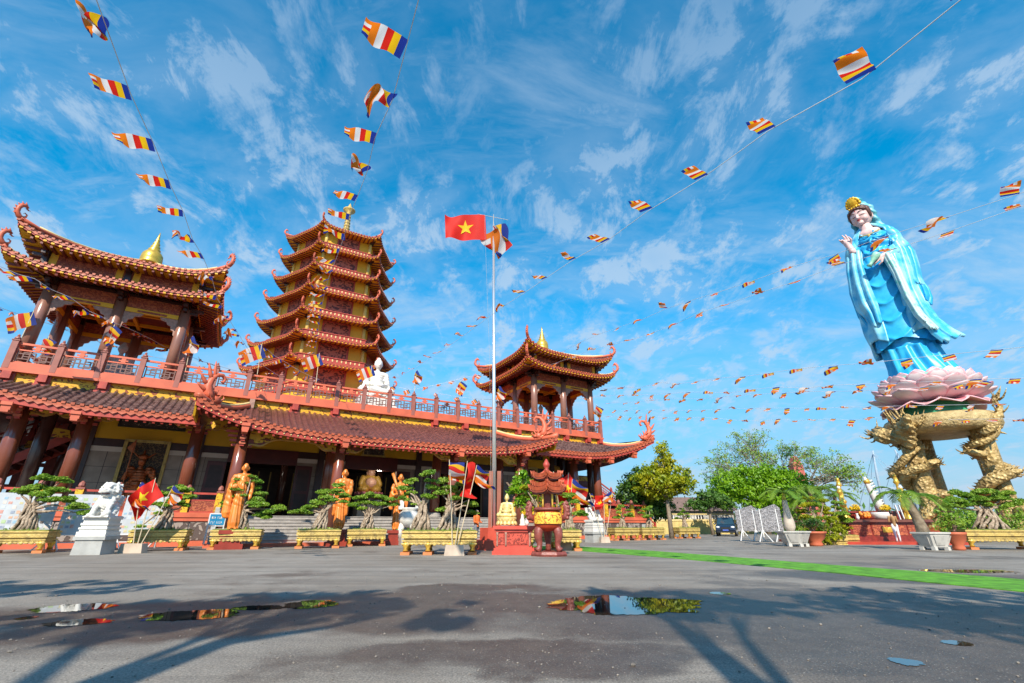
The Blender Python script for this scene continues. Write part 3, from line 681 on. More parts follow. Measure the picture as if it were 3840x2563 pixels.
    for i in range(n):
        o = r0 if i == 0 else r0.copy()
        if o is not r0: COL.objects.link(o)
        o.location = (-20.2 + st * i, 0, 0)
    # veranda balustrades on the platform
    for sgn in (-1, 1):
        mb = MB(); a, b = sorted((sgn * 9.3, sgn * 22.9))
        mb.box(a, b, -2.52, -2.44, 2.52, 2.62); mb.box(a, b, -2.5, -2.45, 2.2, 2.26); mb.box(a, b, -2.5, -2.45, 1.62, 1.68)
        vb = mb.build("veranda_balustrade", RED, H)
        mb = MB(); mb.box(a, b, -2.49, -2.46, 1.68, 2.2); mb.build("fretwork", RCARVE, vb)
        for i, x in enumerate([9.3 + 1.45 * k for k in range(10)]):
            x = sgn * x; mb = MB(); mb.box(x - .15, x + .15, -2.62, -2.36, 1.62, 2.62); o = mb.build("carved_post", carved("post_gold_carving", (.75, .42, .02), (.40, .16, .02), 5, 1, 1, .56) if (sgn, i) == (-1, 0) else bpy.data.materials["post_gold_carving"], vb)
            mb = MB(); mb.box(x - .17, x + .17, -2.64, -2.34, 2.62, 2.7); mb.lathe([(.1, 0), (.15, .08), (.12, .2), (.03, .3)], (x, -2.49, 2.7), 8); mb.build("post_cap", POSTC, o)
    # guardian niches and name boards
    for sgn in (-1, 1):
        X = sgn * 13.75; mb = MB()
        mb.piece(); mb.box(X - 1.15, X - .98, 2.8, 3.02, 1.6, 5.8); mb.box(X + .98, X + 1.15, 2.8, 3.02, 1.6, 5.8); mb.box(X - 1.15, X + 1.15, 2.8, 3.02, 5.7, 5.86)
        mb.build("niche_frame", OGOLD, H)
        mb = MB(); mb.box(X - .98, X + .98, 2.93, 2.99, 1.6, 5.7); mb.build("niche_fretwork", carved("bronze_fretwork", (.035, .018, .012), (.20, .12, .05), 7, 1, 1, .52) if sgn < 0 else bpy.data.materials["bronze_fretwork"], H)
        mb = MB(); mb.box(X - 1.7, X + 1.7, 2.7, 2.9, 6.55, 7.15); nb = mb.build("name_board", BLACKM, H)
        mb = MB(); mb.box(X - 1.55, X + 1.55, 2.68, 2.699, 6.64, 7.05); mb.build("board_field", carved("board_lettering", (.05, .03, .025), (.40, .30, .20), 6, 1, 1, .6) if sgn < 0 else bpy.data.materials["board_lettering"], nb)
    mb = MB(); mb.box(-.85, .75, 2.55, 2.75, 5.85, 6.45); mb.box(-1.0, .9, 2.5, 2.62, 6.4, 6.5); mb.box(-.95, .85, 2.5, 2.6, 5.8, 5.88); nb = mb.build("name_board", OGOLD, H)
    mb = MB(); mb.box(-.78, .68, 2.53, 2.549, 5.92, 6.38); mb.build("board_field", bpy.data.materials["board_lettering"], nb)
hall_build()
def guardian(sgn):
    o = empty("guardian_statue", uvw(8.9 + sgn * 13.75, 33 + 2.7, 1.5), TROT, "red bronze guardian warrior with halberd in the wall niche " + ("left of the temple doors" if sgn < 0 else "right of the temple doors"), "statue", "bronze guardians in wall niches")
    mb = MB(); mb.box(-.6, .6, -.45, .2, 0, .35)
    mb.cap((-.16, -.1, .5), (-.22, -.12, 1.2), .13, .17); mb.cap((.2, -.1, .5), (.2, -.12, 1.2), .13, .17)
    mb.ell((-.16, -.22, .42), (.14, .24, .1)); mb.ell((.24, -.22, .42), (.14, .24, .1))
    mb.ell((0, -.1, 1.45), (.42, .24, .4)); mb.ell((0, -.1, 2.15), (.4, .24, .55)); mb.ell((0, -.28, 1.75), (.24, .16, .2))
    mb.cap((-.42, -.1, 2.55), (-.62, -.2, 2.05), .16, .13); mb.cap((-.62, -.2, 2.05), (-.55, -.4, 2.3), .13, .1)
    mb.cap((.42, -.1, 2.55), (.75, -.2, 2.1), .16, .13); mb.cap((.75, -.2, 2.1), (.7, -.35, 2.55), .12, .1)
    mb.ell((0, -.15, 3.05), (.2, .2, .27)); mb.cap((0, -.1, 2.6), (0, -.1, 2.9), .12); mb.ell((0, -.13, 3.32), (.26, .22, .16)); mb.cap((0, -.13, 3.4), (0, -.13, 3.75), .1, .03)
    mb.ell((-.45, -.05, 2.65), (.22, .2, .16)); mb.ell((.45, -.05, 2.65), (.22, .2, .16))
    for s in (-1, 1): mb.cap((s * .35, 0, 1.9), (s * .6, 0, 1.0), .12, .2); mb.cap((s * .2, 0, 3.3), (s * .55, 0, 3.6), .07, .03)
    mb.blob("armoured_body", BRONZE, o, .035, 2, lambda c: .012 * math.sin(c.z * 38) * (1 if c.z < 2.9 else 0))
    mb = MB(); mb.tube([(-.55, -.45, .36), (-.55, -.45, 3.9)], .04, 8); mb.prism([(-.6, 3.5), (-.85, 3.75), (-.62, 4.1), (-.5, 4.3), (-.48, 3.5)], -.47, -.43); mb.build("halberd", BRONZE, o)
guardian(-1); guardian(1)
def side_stair(sgn):
    o = empty("outdoor_staircase", uvw(8.9 + sgn * 26, 33 + 8, 0), TROT, "red outdoor staircase with fretwork balustrade at the " + ("left" if sgn < 0 else "right") + " end of the temple", "staircase", "outdoor staircases at the temple ends")
    st, ra, po = MB(), MB(), MB()
    def X(x): return sgn * (x - 26)
    for (x0, z0, x1, z1, y) in ((33.5, 0, 24.2, 5.0, 0), (23.0, 5.0, 16.8, 8.7, 2.6)):
        n = int(abs(z1 - z0) / .17)
        for i in range(n):
            a = x0 + (x1 - x0) * i / n; b = x0 + (x1 - x0) * (i + 1) / n; z = z0 + (z1 - z0) * (i + 1) / n
            xa, xb = sorted((X(a), X(b))); st.box(xa, xb, y - 1, y + 1, z - .3, z)
        for e in (-1.05, 1.05):
            ra.bar((X(x0), y + e, z0 + .1), (X(x1), y + e, z1 + .1), .14, .5); ra.bar((X(x0), y + e, z0 + 1.15), (X(x1), y + e, z1 + 1.15), .12, .12)
            ra.bar((X(x0), y + e, z0 + .85), (X(x1), y + e, z1 + .85), .06, .06); ra.bar((X(x0), y + e, z0 + .55), (X(x1), y + e, z1 + .55), .05, .05)
            k = 6
            for i in range(k + 1):
                t = i / k; x = x0 + (x1 - x0) * t; z = z0 + (z1 - z0) * t
                po.piece(); po.box(X(x) - .1, X(x) + .1, y + e - .1, y + e + .1, z, z + 1.35); po.lathe([(.08, 0), (.12, .08), (.02, .25)], (X(x), y + e, z + 1.35), 6)
                if i < k:
                    for q in range(1, 7):
                        t2 = (i + q / 7) / k; ra.bar((X(x0 + (x1 - x0) * t2), y + e, z0 + (z1 - z0) * t2 + .3), (X(x0 + (x1 - x0) * t2), y + e, z0 + (z1 - z0) * t2 + .85), .04, .04)
    xa, xb = sorted((X(21), X(24.3))); st.box(xa, xb, -1.1, 3.7, 4.6, 5.0); st.box(xa, xb, -1.3, -1.1, 4.9, 5.9)
    st.build("steps", DRED, o); ra.build("railing", RED, o); po.build("newel_posts", RED, o)
    mb = MB(); xa, xb = sorted((X(21.1), X(24.2))); mb.box(xa, xb, -1.34, -1.3, 5.35, 5.8)
    for q in range(4):
        t = .15 + q * .25; x = 23 - 6.2 * t; z = 5 + 3.7 * t; xx = X(x); mb.piece(); mb.box(xx - .5, xx + .5, 1.4, 1.46, z - .75, z - .3)
    mb.build("gilt_carving", YCARVE, o)
    mb = MB()
    for x in (21.4, 23.9):
        for y in (-.9, 3.4): mb.piece(); mb.box(X(x) - .2, X(x) + .2, y - .2, y + .2, 0, 4.6)
    xa, xb = sorted((X(19.6), X(20.6)))
    mb.piece(); mb.box(xa, xb, 1.3, 5, 0, 3.2)
    mb.build("piers", DRED, o)
side_stair(-1); side_stair(1)
def end_gallery(sgn):
    o = empty("end_gallery", uvw(8.9 + sgn * 20.3, 33 + 6, 0), TROT, "dark red timber gallery with stair undersides at the " + ("left" if sgn < 0 else "right") + " end of the hall", "gallery", "timber galleries at the hall ends")
    mb = MB()
    for i in range(15):
        x = 2.9 - i * .42; mb.piece(); mb.box(min(sgn * x, sgn * (x - .46)), max(sgn * x, sgn * (x - .46)), -1.2, 1.2, 2.3 + i * .3, 2.42 + i * .3); mb.box(min(sgn * x, sgn * (x - .05)), max(sgn * x, sgn * (x - .05)), -1.2, 1.2, 2.1 + i * .3, 2.42 + i * .3)
    mb.build("stair_tread", DRED, o)
    mb = MB()
    for y in (-1.3, 1.25): mb.piece(); mb.bar((sgn * 3.0, y, 2.1), (sgn * -3.4, y, 6.7), .08, .5)
    mb.build("stringer", RED, o)
    mb = MB()
    for x, y in ((3.1, -1.3), (3.1, 4), (-.6, 4), (3.1, 9)): mb.piece(); mb.box(sgn * x - .16, sgn * x + .16, y - .16, y + .16, 0, 6.9)
    for z in (3.2, 4.6, 5.9): mb.piece(); mb.box(min(sgn * -3.2, sgn * 3.2), max(sgn * -3.2, sgn * 3.2), 3.9, 4.1, z, z + .25)
    mb.build("timber_post", DRED, o)
    mb = MB()
    for k in range(3): x = 2.2 - 2.1 * k; mb.piece(); mb.prism([(sgn * x - .5, 3.0 + 1.45 * k), (sgn * x + .5, 3.0 + 1.45 * k), (sgn * x + .35, 3.45 + 1.45 * k), (sgn * x - .35, 3.55 + 1.45 * k)], -1.42, -1.36)
    mb.build("gilt_bracket", YCARVE, o)
    mb = MB(); x0, x1 = sorted((sgn * -3.4, sgn * -1.0)); mb.box(x0, x1, 1.8, 2.0, 1.5, 6.9); mb.build("back_wall", DRED, o)
end_gallery(-1); end_gallery(1)
# ================================================================ terrace pavilions
def lattice_bracket(mb, x, y, dx, dy, z, s=1.0):
    """triangular carved corner bracket under the beam"""
    pts = [(0, 0), (0, -1.15), (.10, -1.05), (.12, -.8), (.28, -.72), (.32, -.5), (.52, -.42), (.6, -.25), (.85, -.2), (1.0, 0)]
    d = Vector((dx, dy)); nrm = Vector((-dy, dx))
    mb.prism([(a * s, b * s) for a, b in pts], -.05, .05, fr=lambda p, q, r: (x + d.x * p + nrm.x * q, y + d.y * p + nrm.y * q, z + r))
def pavilion(sgn):
    lab = "two tiered pavilion with upturned eaves on the " + ("near left" if sgn < 0 else "far right") + " end of the temple terrace"
    o = empty("terrace_pavilion", uvw(8.9 + sgn * 16.85, 37.4, 8.93), TROT, lab, "pavilion", "pavilions on the temple roof terrace")
    q = 3.3
    cols = [(i * q, j * q) for i in (-1, 0, 1) for j in (-1, 0, 1) if (i, j) != (0, 0)]
    mb = MB(); mb.lathe([(.46, 0), (.48, .1), (.38, .25), (.42, .34)], (0, 0, 0), 14); mb.lathe([(.3, .34), (.3, 3), (.28, 5.1)], (0, 0, 0), 18)
    c0 = mb.build("column", M("column_bronze_brown", (.25, .115, .08), .28, var=.1, scale=1, spec=.6) if sgn < 0 else bpy.data.materials["column_bronze_brown"], o, True)
    for i, (x, y) in enumerate(cols):
        c = c0 if i == 0 else c0.copy()
        if i: COL.objects.link(c)
        c.location = (x, y, 0)
    yb, cp, dk, br, ys = MB(), MB(), MB(), MB(), MB()
    for a in range(4):
        T = Matrix.Rotation(a * PI / 2, 4, 'Z')
        def B(mb, x0, x1, y0, y1, z0, z1):
            s = len(mb.v); mb.box(x0, x1, y0, y1, z0, z1); mb.xf(T, s)
        for x0, x1 in ((-q + .3, -.3), (.3, q - .3)):
            yb.piece(); B(yb, x0, x1, -q - .1, -q + .1, 4.35, 4.62); B(cp, x0, x1, -q - .06, -q + .06, 4.62, 5.35); B(dk, x0, x1, -q - .09, -q + .09, 5.35, 5.5)
            B(cp, (x0 + x1) / 2 - .75, (x0 + x1) / 2 + .75, -q - .13, -q - .1, 4.40, 4.52)
        for x in (-q, 0, q): B(dk, x - .2, x + .2, -q - .2, -q + .2, 4.9, 5.7); B(dk, x - .12, x + .12, -q - .95, -q - .2, 5.05, 5.25); B(dk, x - .1, x + .1, -q - .65, -q - .2, 4.85, 5.0)
        for x, dx in ((-q + .25, 1), (-.25, -1), (.25, 1), (q - .25, -1)): br.piece(); s = len(br.v); lattice_bracket(br, x, -q, dx, 0, 4.34, 1.0); br.xf(T, s)
        w = 3.85
        cp.piece(); B(cp, -w, w, -w, -w + .1, 5.9, 6.95)
        for x in (-w + .35, -.42, .42, w - .35): ys.piece(); B(ys, x - .17, x + .17, -w - .04, -w, 5.9, 6.93)
        for x in (-w, 0, w): B(dk, x - .16, x + .16, -w - .08, -w + .12, 5.9, 6.95); B(dk, x - .1, x + .1, -w - .6, -w - .08, 6.6, 6.75)
        ys.piece(); B(ys, -w, w, -w - .03, -w, 6.0, 6.1)
    yb.build("yellow_beam", YEL, o); cp.build("carved_panel", RCARVE, o); dk.build("bracket_timber", DARKW, o); br.build("lace_bracket", BRK, o); ys.build("yellow_strip", YEL, o)
    mb = MB(); mb.box(-3.1, 3.1, -3.1, 3.1, 5.55, 5.62); mb.build("ceiling", DRED, o)
    mb = MB(); [(mb.piece(), mb.box(-3.1, 3.1, x - .1, x + .1, 5.35, 5.55)) for x in (-2.2, 0, 2.2)]; [(mb.piece(), mb.box(x - .1, x + .1, -3.1, 3.1, 5.33, 5.53)) for x in (-2.2, 0, 2.2)]; mb.build("ceiling_beam", YEL, o)
    kw = dict(tile=TILE, ornament=lambda mr, p, a, s: dragon_fin(mr, p, a, s), osc=.68, p=4.5, gold=MB(), smat=RED, sp=.3, th=.12)
    poly_roof(o, 4, 5.1, 1.2, 5.5, 6.05, .6, -PI / 2, name="lower_roof", **kw)
    kw['gold'] = MB()
    poly_roof(o, 4, 4.95, 4.85, 7.05, 9.3, .85, -PI / 2, name="upper_roof", **kw)
    mb = MB(); mb.lathe([(.62, -.25), (.72, -.1), (.62, 0), (.66, .15), (.62, .55), (.5, .75), (.34, .9), (.38, 1.0), (.26, 1.15), (.30, 1.25), (.2, 1.4), (.23, 1.5), (.13, 1.7), (.15, 1.8), (.07, 2.0), (.08, 2.1), (.015, 2.5)], (0, 0, 9.5), 20)
    mb.build("gold_finial", GOLD, o, True)
pavilion(-1); pavilion(1)
# ================================================================ seven tiered pagoda
def pagoda():
    o = empty("pagoda_tower", uvw(8.9, 71.8, 0), TROT, "seven tiered hexagonal pagoda with yellow walls and upturned red roofs behind the terrace", "pagoda")
    Rs = [11.0, 10.6, 10.13, 9.7, 9.19, 8.9, 8.66]; Zs = [22.05, 25.7, 29.3, 33.2, 36.9, 40.75, 44.5]
    mb = MB(); mb.lathe([(8.6, 0), (8.6, 17.9)], n=6, ph=0); mb.build("base_wall", YEL, o)
    prev = 18.0
    yw, bal, fr_, dk, wn, arch, cc, dot = MB(), MB(), MB(), MB(), MB(), MB(), MB(), MB()
    zprev = 17.6
    for k in range(7):
        Rr, zc = Rs[k], Zs[k]; ap = Rr * .866; z0 = zc - 1.0; rw = Rr * .76; apw = rw * .866
        ztop = z0 + .9
        yw.lathe([(rw, zprev), (rw, ztop)], n=6, ph=0)
        bal.lathe([(rw * 1.085, zprev - .1), (rw * 1.085, zprev + .75), (rw * 1.1, zprev + .75), (rw * 1.1, zprev + .86), (rw, zprev + .86)], n=6, ph=0)
        for a in range(6):
            T = Matrix.Rotation(a * PI / 3, 4, 'Z')
            def B(mb, x0, x1, y0, y1, za, zb):
                s = len(mb.v); mb.box(x0, x1, y0, y1, za, zb); mb.xf(T, s)
            w = rw / 2
            wn.piece(); fr_.piece(); arch.piece(); cc.piece(); dk.piece(); B(wn, -w * .46, w * .46, -apw - .06, -apw, zprev + .9, ztop - .9)
            B(fr_, -w * .5, w * .5, -apw - .1, -apw - .02, ztop - 1.0, ztop - .86); B(fr_, -w * .51, -w * .45, -apw - .1, -apw, zprev + .9, ztop - .85); B(fr_, w * .45, w * .51, -apw - .1, -apw, zprev + .9, ztop - .85)
            s = len(arch.v); arch.prism([(-w * .6, ztop - .8), (-w * .4, ztop - .5), (-w * .2, ztop - .36), (0, ztop - .28), (w * .2, ztop - .36), (w * .4, ztop - .5), (w * .6, ztop - .8)], -apw - .16, -apw); arch.xf(T, s)
            m = 13
            for i in range(m):
                x = (-1 + 2 * (i + .5) / m) * w * .98
                if i == 0: dot.piece()
                B(dot, x - .08, x + .08, -apw * 1.087 - .03, -apw * 1.087, zprev + .3, zprev + .62)
            # corner bracket cluster and post
            s = len(cc.v); cc.lathe([(.26, zprev), (.26, ztop)], (w, -apw, 0), 8); cc.xf(T, s)
            for j in range(4):
                s = len(dk.v); e = .3 + .36 * j; d = Vector((.5, -.866)); p = Vector((w, -apw)); c = p + d * e
                dk.box(c.x - .3, c.x + .3, c.y - .3, c.y + .3, ztop - 1.15 + .3 * j, ztop - .88 + .3 * j); dk.xf(T, s)
        last = k == 6
        poly_roof(o, 6, ap, (ap - apw * 1.02) if not last else ap - .3, z0, z0 + (.6 if not last else 3.3), .75, -PI / 2, tile=TILE, sp=.42, ridge=.16,
                  ornament=lambda mr, p, a, s: dragon_fin(mr, p, a, s), osc=.7, name="roof_tier", drop=.25, smat=RED, th=.15, rw=.16, rsp=.6, p=5, soff=True)
        zprev = z0 + .7
    yw.build("yellow_wall", YEL, o); bal.build("balcony_band", RED, o); fr_.build("window_frame", RED, o); dk.build("corner_bracket", DARKW, o)
    wn.build("lattice_window", TCARVE, o); arch.build("window_arch", DRED, o); cc.build("corner_column", M("pale_yellow_column", (.72, .5, .12), .5), o, True); dot.build("balcony_studs", CREAM, o)
    mb = MB(); prof = [(1.1, -.2), (.8, .2), (.6, .6)]
    for i in range(7): prof += [(.42 - .02 * i, .9 + i * .62), (.6 - .03 * i, 1.05 + i * .62), (.6 - .03 * i, 1.2 + i * .62), (.4 - .02 * i, 1.35 + i * .62)]
    prof += [(1.0, 5.5), (1.05, 5.7), (.4, 6.0), (.3, 6.5), (.02, 7.2)]
    mb.lathe(prof, (0, 0, 47.0), 16); mb.build("gold_spire", OGOLD, o, True)
pagoda()
# ================================================================ figures
def seated(root, p, s, mat, rz=0, vox=None, lotus=None, name="seated_body", blessing=False, hood=False):
    """cross-legged figure, height s from the seat to the top of the head, facing -y"""
    mb = MB()
    mb.cap((-.34, -.10, .085), (.22, -.22, .075), .085, .07); mb.cap((.34, -.10, .085), (-.22, -.24, .085), .085, .07)
    mb.ell((0, -.04, .09), (.34, .24, .1)); mb.ell((-.33, -.08, .1), (.12, .13, .1)); mb.ell((.33, -.08, .1), (.12, .13, .1))
    mb.ell((0, .03, .34), (.17, .125, .26)); mb.ell((0, .02, .22), (.2, .15, .14)); mb.cap((-.17, .03, .55), (.17, .03, .55), .075)
    for q in (-1, 1):
        mb.cap((q * .215, .03, .54), (q * .27, .0, .31), .07, .062)
        if blessing and q < 0: mb.cap((q * .27, 0, .31), (q * .2, -.16, .48), .052, .035); mb.cap((q * .2, -.16, .48), (q * .19, -.17, .58), .035, .02)
        else: mb.cap((q * .27, 0, .30), (q * .06, -.2, .22), .058, .04)
        mb.cap((q * .27, .0, .3), (q * .3, -.04, .12), .06, .07)
        mb.ell((q * .098, .01, .79), (.014, .022, .045))
    mb.ell((0, -.2, .2), (.1, .06, .035)); mb.cap((0, .02, .6), (0, .01, .7), .05, .045)
    mb.ell((0, 0, .79), (.09, .1, .125)); mb.ell((0, .025, .84), (.1, .1, .1)); mb.ell((0, .03, .945), (.05, .05, .05)); mb.ell((0, -.1, .775), (.014, .02, .025))
    if hood: mb.ell((0, .05, .72), (.12, .09, .2))
    M_ = Matrix.Translation(Vector(p)) @ Matrix.Rotation(rz, 4, 'Z') @ Matrix.Scale(s, 4); mb.xf(M_)
    f = lambda c: s * .006 * math.sin((c.z - p[2]) / s * 95 + c.x / s * 8) if (c.z - p[2]) / s < .62 else 0
    o = mb.blob(name, mat, root, vox or s * .022, 1, f)
    if lotus:
        lb = MB(); h, r, lm = lotus
        lb.lathe([(r * .8, -h), (r * .95, -h * .8), (r * .7, -h * .5), (r * .98, -h * .12), (r * .92, 0)], p, 24)
        for lay, (rr, z0, tilt) in enumerate(((.82, -h * .45, .55), (.9, -h * .6, -.6))):
            for k in range(14):
                a = 2 * PI * (k + lay * .5) / 14 + rz; ca, sa = math.cos(a), math.sin(a)
                lb.ell((p[0] + ca * r * rr, p[1] + sa * r * rr, p[2] + z0 + h * .12 * (1 - lay * 2)), (r * .1, r * .2, h * .34), n=6, k=5, rot=Euler((0, tilt * .6, a)))
        lb.build("lotus_seat", lm, root, True)
    return o
def thing_at(name, p, rz, label, cat, group=None): return empty(name, p, rz, label, cat, group)
# Buddhas of the terrace
o = thing_at("seated_buddha_statue", uvw(9.0, 37.8, 8.93), TROT, "white marble Buddha seated on the roof terrace in front of the pagoda", "statue")
mb = MB(); mb.box(-1.5, 1.5, -1.3, 1.3, 0, 1.2); mb.box(-1.35, 1.35, -1.15, 1.15, 1.2, 1.9); mb.build("plinth", WHITE, o)
seated(o, (0, 0, 2.1), 3.45, WHITE, lotus=(.3, 1.35, WHITE))
GREYB = M("grey_stone_statue", (.40, .38, .35), .6, var=.1)
for sgn in (-1, 1):
    o = thing_at("seated_buddha_statue", uvw(8.9 + sgn * 16.85, 37.9, 8.93), TROT, "grey stone Buddha seated inside the " + ("left" if sgn < 0 else "right") + " terrace pavilion", "statue", "grey Buddhas in the terrace pavilions")
    mb = MB(); mb.box(-1.1, 1.1, -.9, .9, 0, .5); mb.build("plinth", GREYB, o)
    seated(o, (0, 0, .95), 2.6, GREYB, lotus=(.45, 1.05, GREYB))
# laughing buddha in the middle doorway
o = thing_at("laughing_buddha_statue", uvw(9.55, 38.6, 1.5), TROT, "painted laughing Buddha on a pink lotus inside the middle doorway", "statue")
mb = MB(); mb.box(-.9, .9, -.7, .7, 0, 1.35); mb.build("altar_block", CONC, o)
mb = MB(); mb.ell((0, 0, 2.45), (.78, .6, .5)); mb.ell((-.5, -.1, 2.1), (.5, .45, .3)); mb.ell((.5, -.1, 2.1), (.5, .45, .3)); mb.cap((-.6, 0, 3.0), (-.8, -.2, 2.5), .22, .17); mb.cap((.6, 0, 3.0), (.8, -.2, 2.5), .22, .17); mb.ell((0, .05, 2.95), (.62, .4, .34))
mb.blob("robe", M("ochre_robe", (.55, .33, .06), .45), o, .05, 2)
mb = MB(); mb.ell((0, -.25, 2.6), (.5, .42, .46)); mb.ell((0, -.05, 3.45), (.3, .3, .32)); mb.ell((-.3, 0, 3.38), (.06, .1, .16)); mb.ell((.3, 0, 3.38), (.06, .1, .16)); mb.cap((0, 0, 3.0), (0, -.03, 3.25), .22)
mb.blob("belly_and_head", M("pink_skin_paint", (.60, .34, .24), .45), o, .045, 2)
mb = MB(); mb.lathe([(.7, 1.35), (.8, 1.5), (1.05, 1.85), (.9, 1.9)], n=20)
for k in range(14):
    a = 2 * PI * k / 14; mb.ell((math.cos(a) * .98, math.sin(a) * .98, 1.72), (.12, .24, .24), n=6, k=5, rot=Euler((0, .5, a)))
mb.build("lotus_seat", M("pink_lotus_paint", (.55, .18, .22), .5), o, True)
# ---------------------------------------------------------------- orange monks on red pedestals
def monk(p, rz, label, pose, H=3.15, ph=.85):
    o = thing_at("monk_statue", p, rz, label, "statue", "orange lacquered monk statues before the temple steps")
    mb = MB(); mb.box(-.55, .55, -.5, .5, 0, .22); mb.box(-.42, .42, -.38, .38, .22, ph - .16); mb.box(-.5, .5, -.46, .46, ph - .16, ph)
    mb.build("pedestal", M("maroon_pedestal", (.26, .035, .02), .35) if "maroon_pedestal" not in bpy.data.materials else bpy.data.materials["maroon_pedestal"], o)
    mb = MB()
    mb.tube([(0, 0, .02), (0, 0, .1), (0, .01, .35), (0, 0, .55), (0, 0, .7), (0, 0, .8)], [.13, .155, .135, .13, .125, .10], 16, sq=.75)
    mb.cap((-.1, 0, .79), (.1, 0, .79), .055); mb.ell((0, 0, .74), (.14, .09, .1))
    for q in (-1, 1): mb.ell((q * .055, -.09, .02), (.04, .08, .022)); mb.ell((q * .062, 0, .92), (.012, .02, .03))
    mb.cap((0, .0, .82), (0, -.005, .88), .035); mb.ell((0, -.005, .935), (.056, .066, .072)); mb.ell((0, -.07, .925), (.011, .014, .018))
    if pose == 'pray':
        for q in (-1, 1): mb.cap((q * .155, 0, .78), (q * .175, -.02, .62), .045, .042); mb.cap((q * .175, -.02, .62), (q * .02, -.14, .7), .038, .026)
        mb.ell((0, -.15, .735), (.018, .02, .05)); mb.cap((-.14, -.07, .62), (-.13, -.04, .25), .05, .035); mb.cap((.14, -.07, .62), (.13, -.04, .25), .05, .035)
    elif pose == 'staff':
        for q in (-1, 1): mb.cap((q * .155, 0, .78), (q * .18, -.02, .62), .047, .042); mb.cap((q * .18, -.02, .62), (q * .0, -.14, .6 + .02 * q), .04, .028)
        mb.cap((-.17, 0, .62), (-.17, .0, .4), .06, .05); mb.cap((.17, 0, .62), (.16, .0, .42), .06, .05)
    else:
        mb.cap((-.155, 0, .78), (-.2, 0, .6), .05, .045); mb.cap((-.2, 0, .6), (-.07, -.14, .62), .04, .028); mb.cap((.155, 0, .78), (.19, 0, .6), .048, .042); mb.cap((.19, 0, .6), (.17, -.06, .45), .04, .028)
        mb.cap((-.18, 0, .62), (-.17, 0, .25), .06, .09); mb.ell((-.1, -.15, .64), (.05, .04, .04))
    mb.xf(Matrix.Translation((0, 0, ph)) @ Matrix.Diagonal((H * .8, H * .86, H, 1)))
    def f(c):
        z = (c.z - ph) / H; a = math.atan2(c.y, c.x)
        return H * (.006 * math.sin(a * 13 + z * 9) * (z < .7) + .004 * math.sin(z * 70 + c.x / H * 40) * (.35 < z < .8)) if z < .8 else 0
    mb.blob("robed_body", ORANGE, o, H * .009, 1, f)
    mb = MB(); [mb.ell((q * .018 * H, -.058 * H, ph + .945 * H), (.011 * H, .006 * H, .004 * H), n=6, k=4) for q in (-1, 1)]; mb.ell((0, -.059 * H, ph + .905 * H), (.016 * H, .006 * H, .004 * H), n=6, k=4)
    mb.build("face_paint", BRONZE, o)
    if pose == 'staff':
        mb = MB(); mb.tube([(.02, -.16 * H, ph + .42 * H), (-.12, -.17 * H, ph + .7 * H), (-.5, -.18 * H, ph + 1.0 * H)], [.05, .06, .085], 10)
        mb.build("wooden_club", ORANGE, o, True)
    return o
def at(u, v): return uvw(u, v, 0)
def onv(x, y, v):
    r = ray(x, y); t = v / (r.x * -math.sin(TROT) + r.y * math.cos(TROT)); return Vector((r.x * t, r.y * t, 0))
monk(onv(873, 1990, 25.9), TROT - .1, "orange monk statue with closed mouth behind the bonsai left of the steps", 'robe', 2.95, .8)
monk(onv(1268, 1985, 27.0), TROT - .3, "orange monk statue with joined palms standing between two bonsai planters", 'pray', 3.05, .8)
monk(onv(1487, 1985, 27.0), TROT - .25, "orange monk statue resting a club on the shoulder beside the white urn", 'staff', 3.0, .75)
def back(g, d):      # further away along the same bearing
    k = 1 + d / g.y; return Vector((g.x * k, g.y * k, g.z))
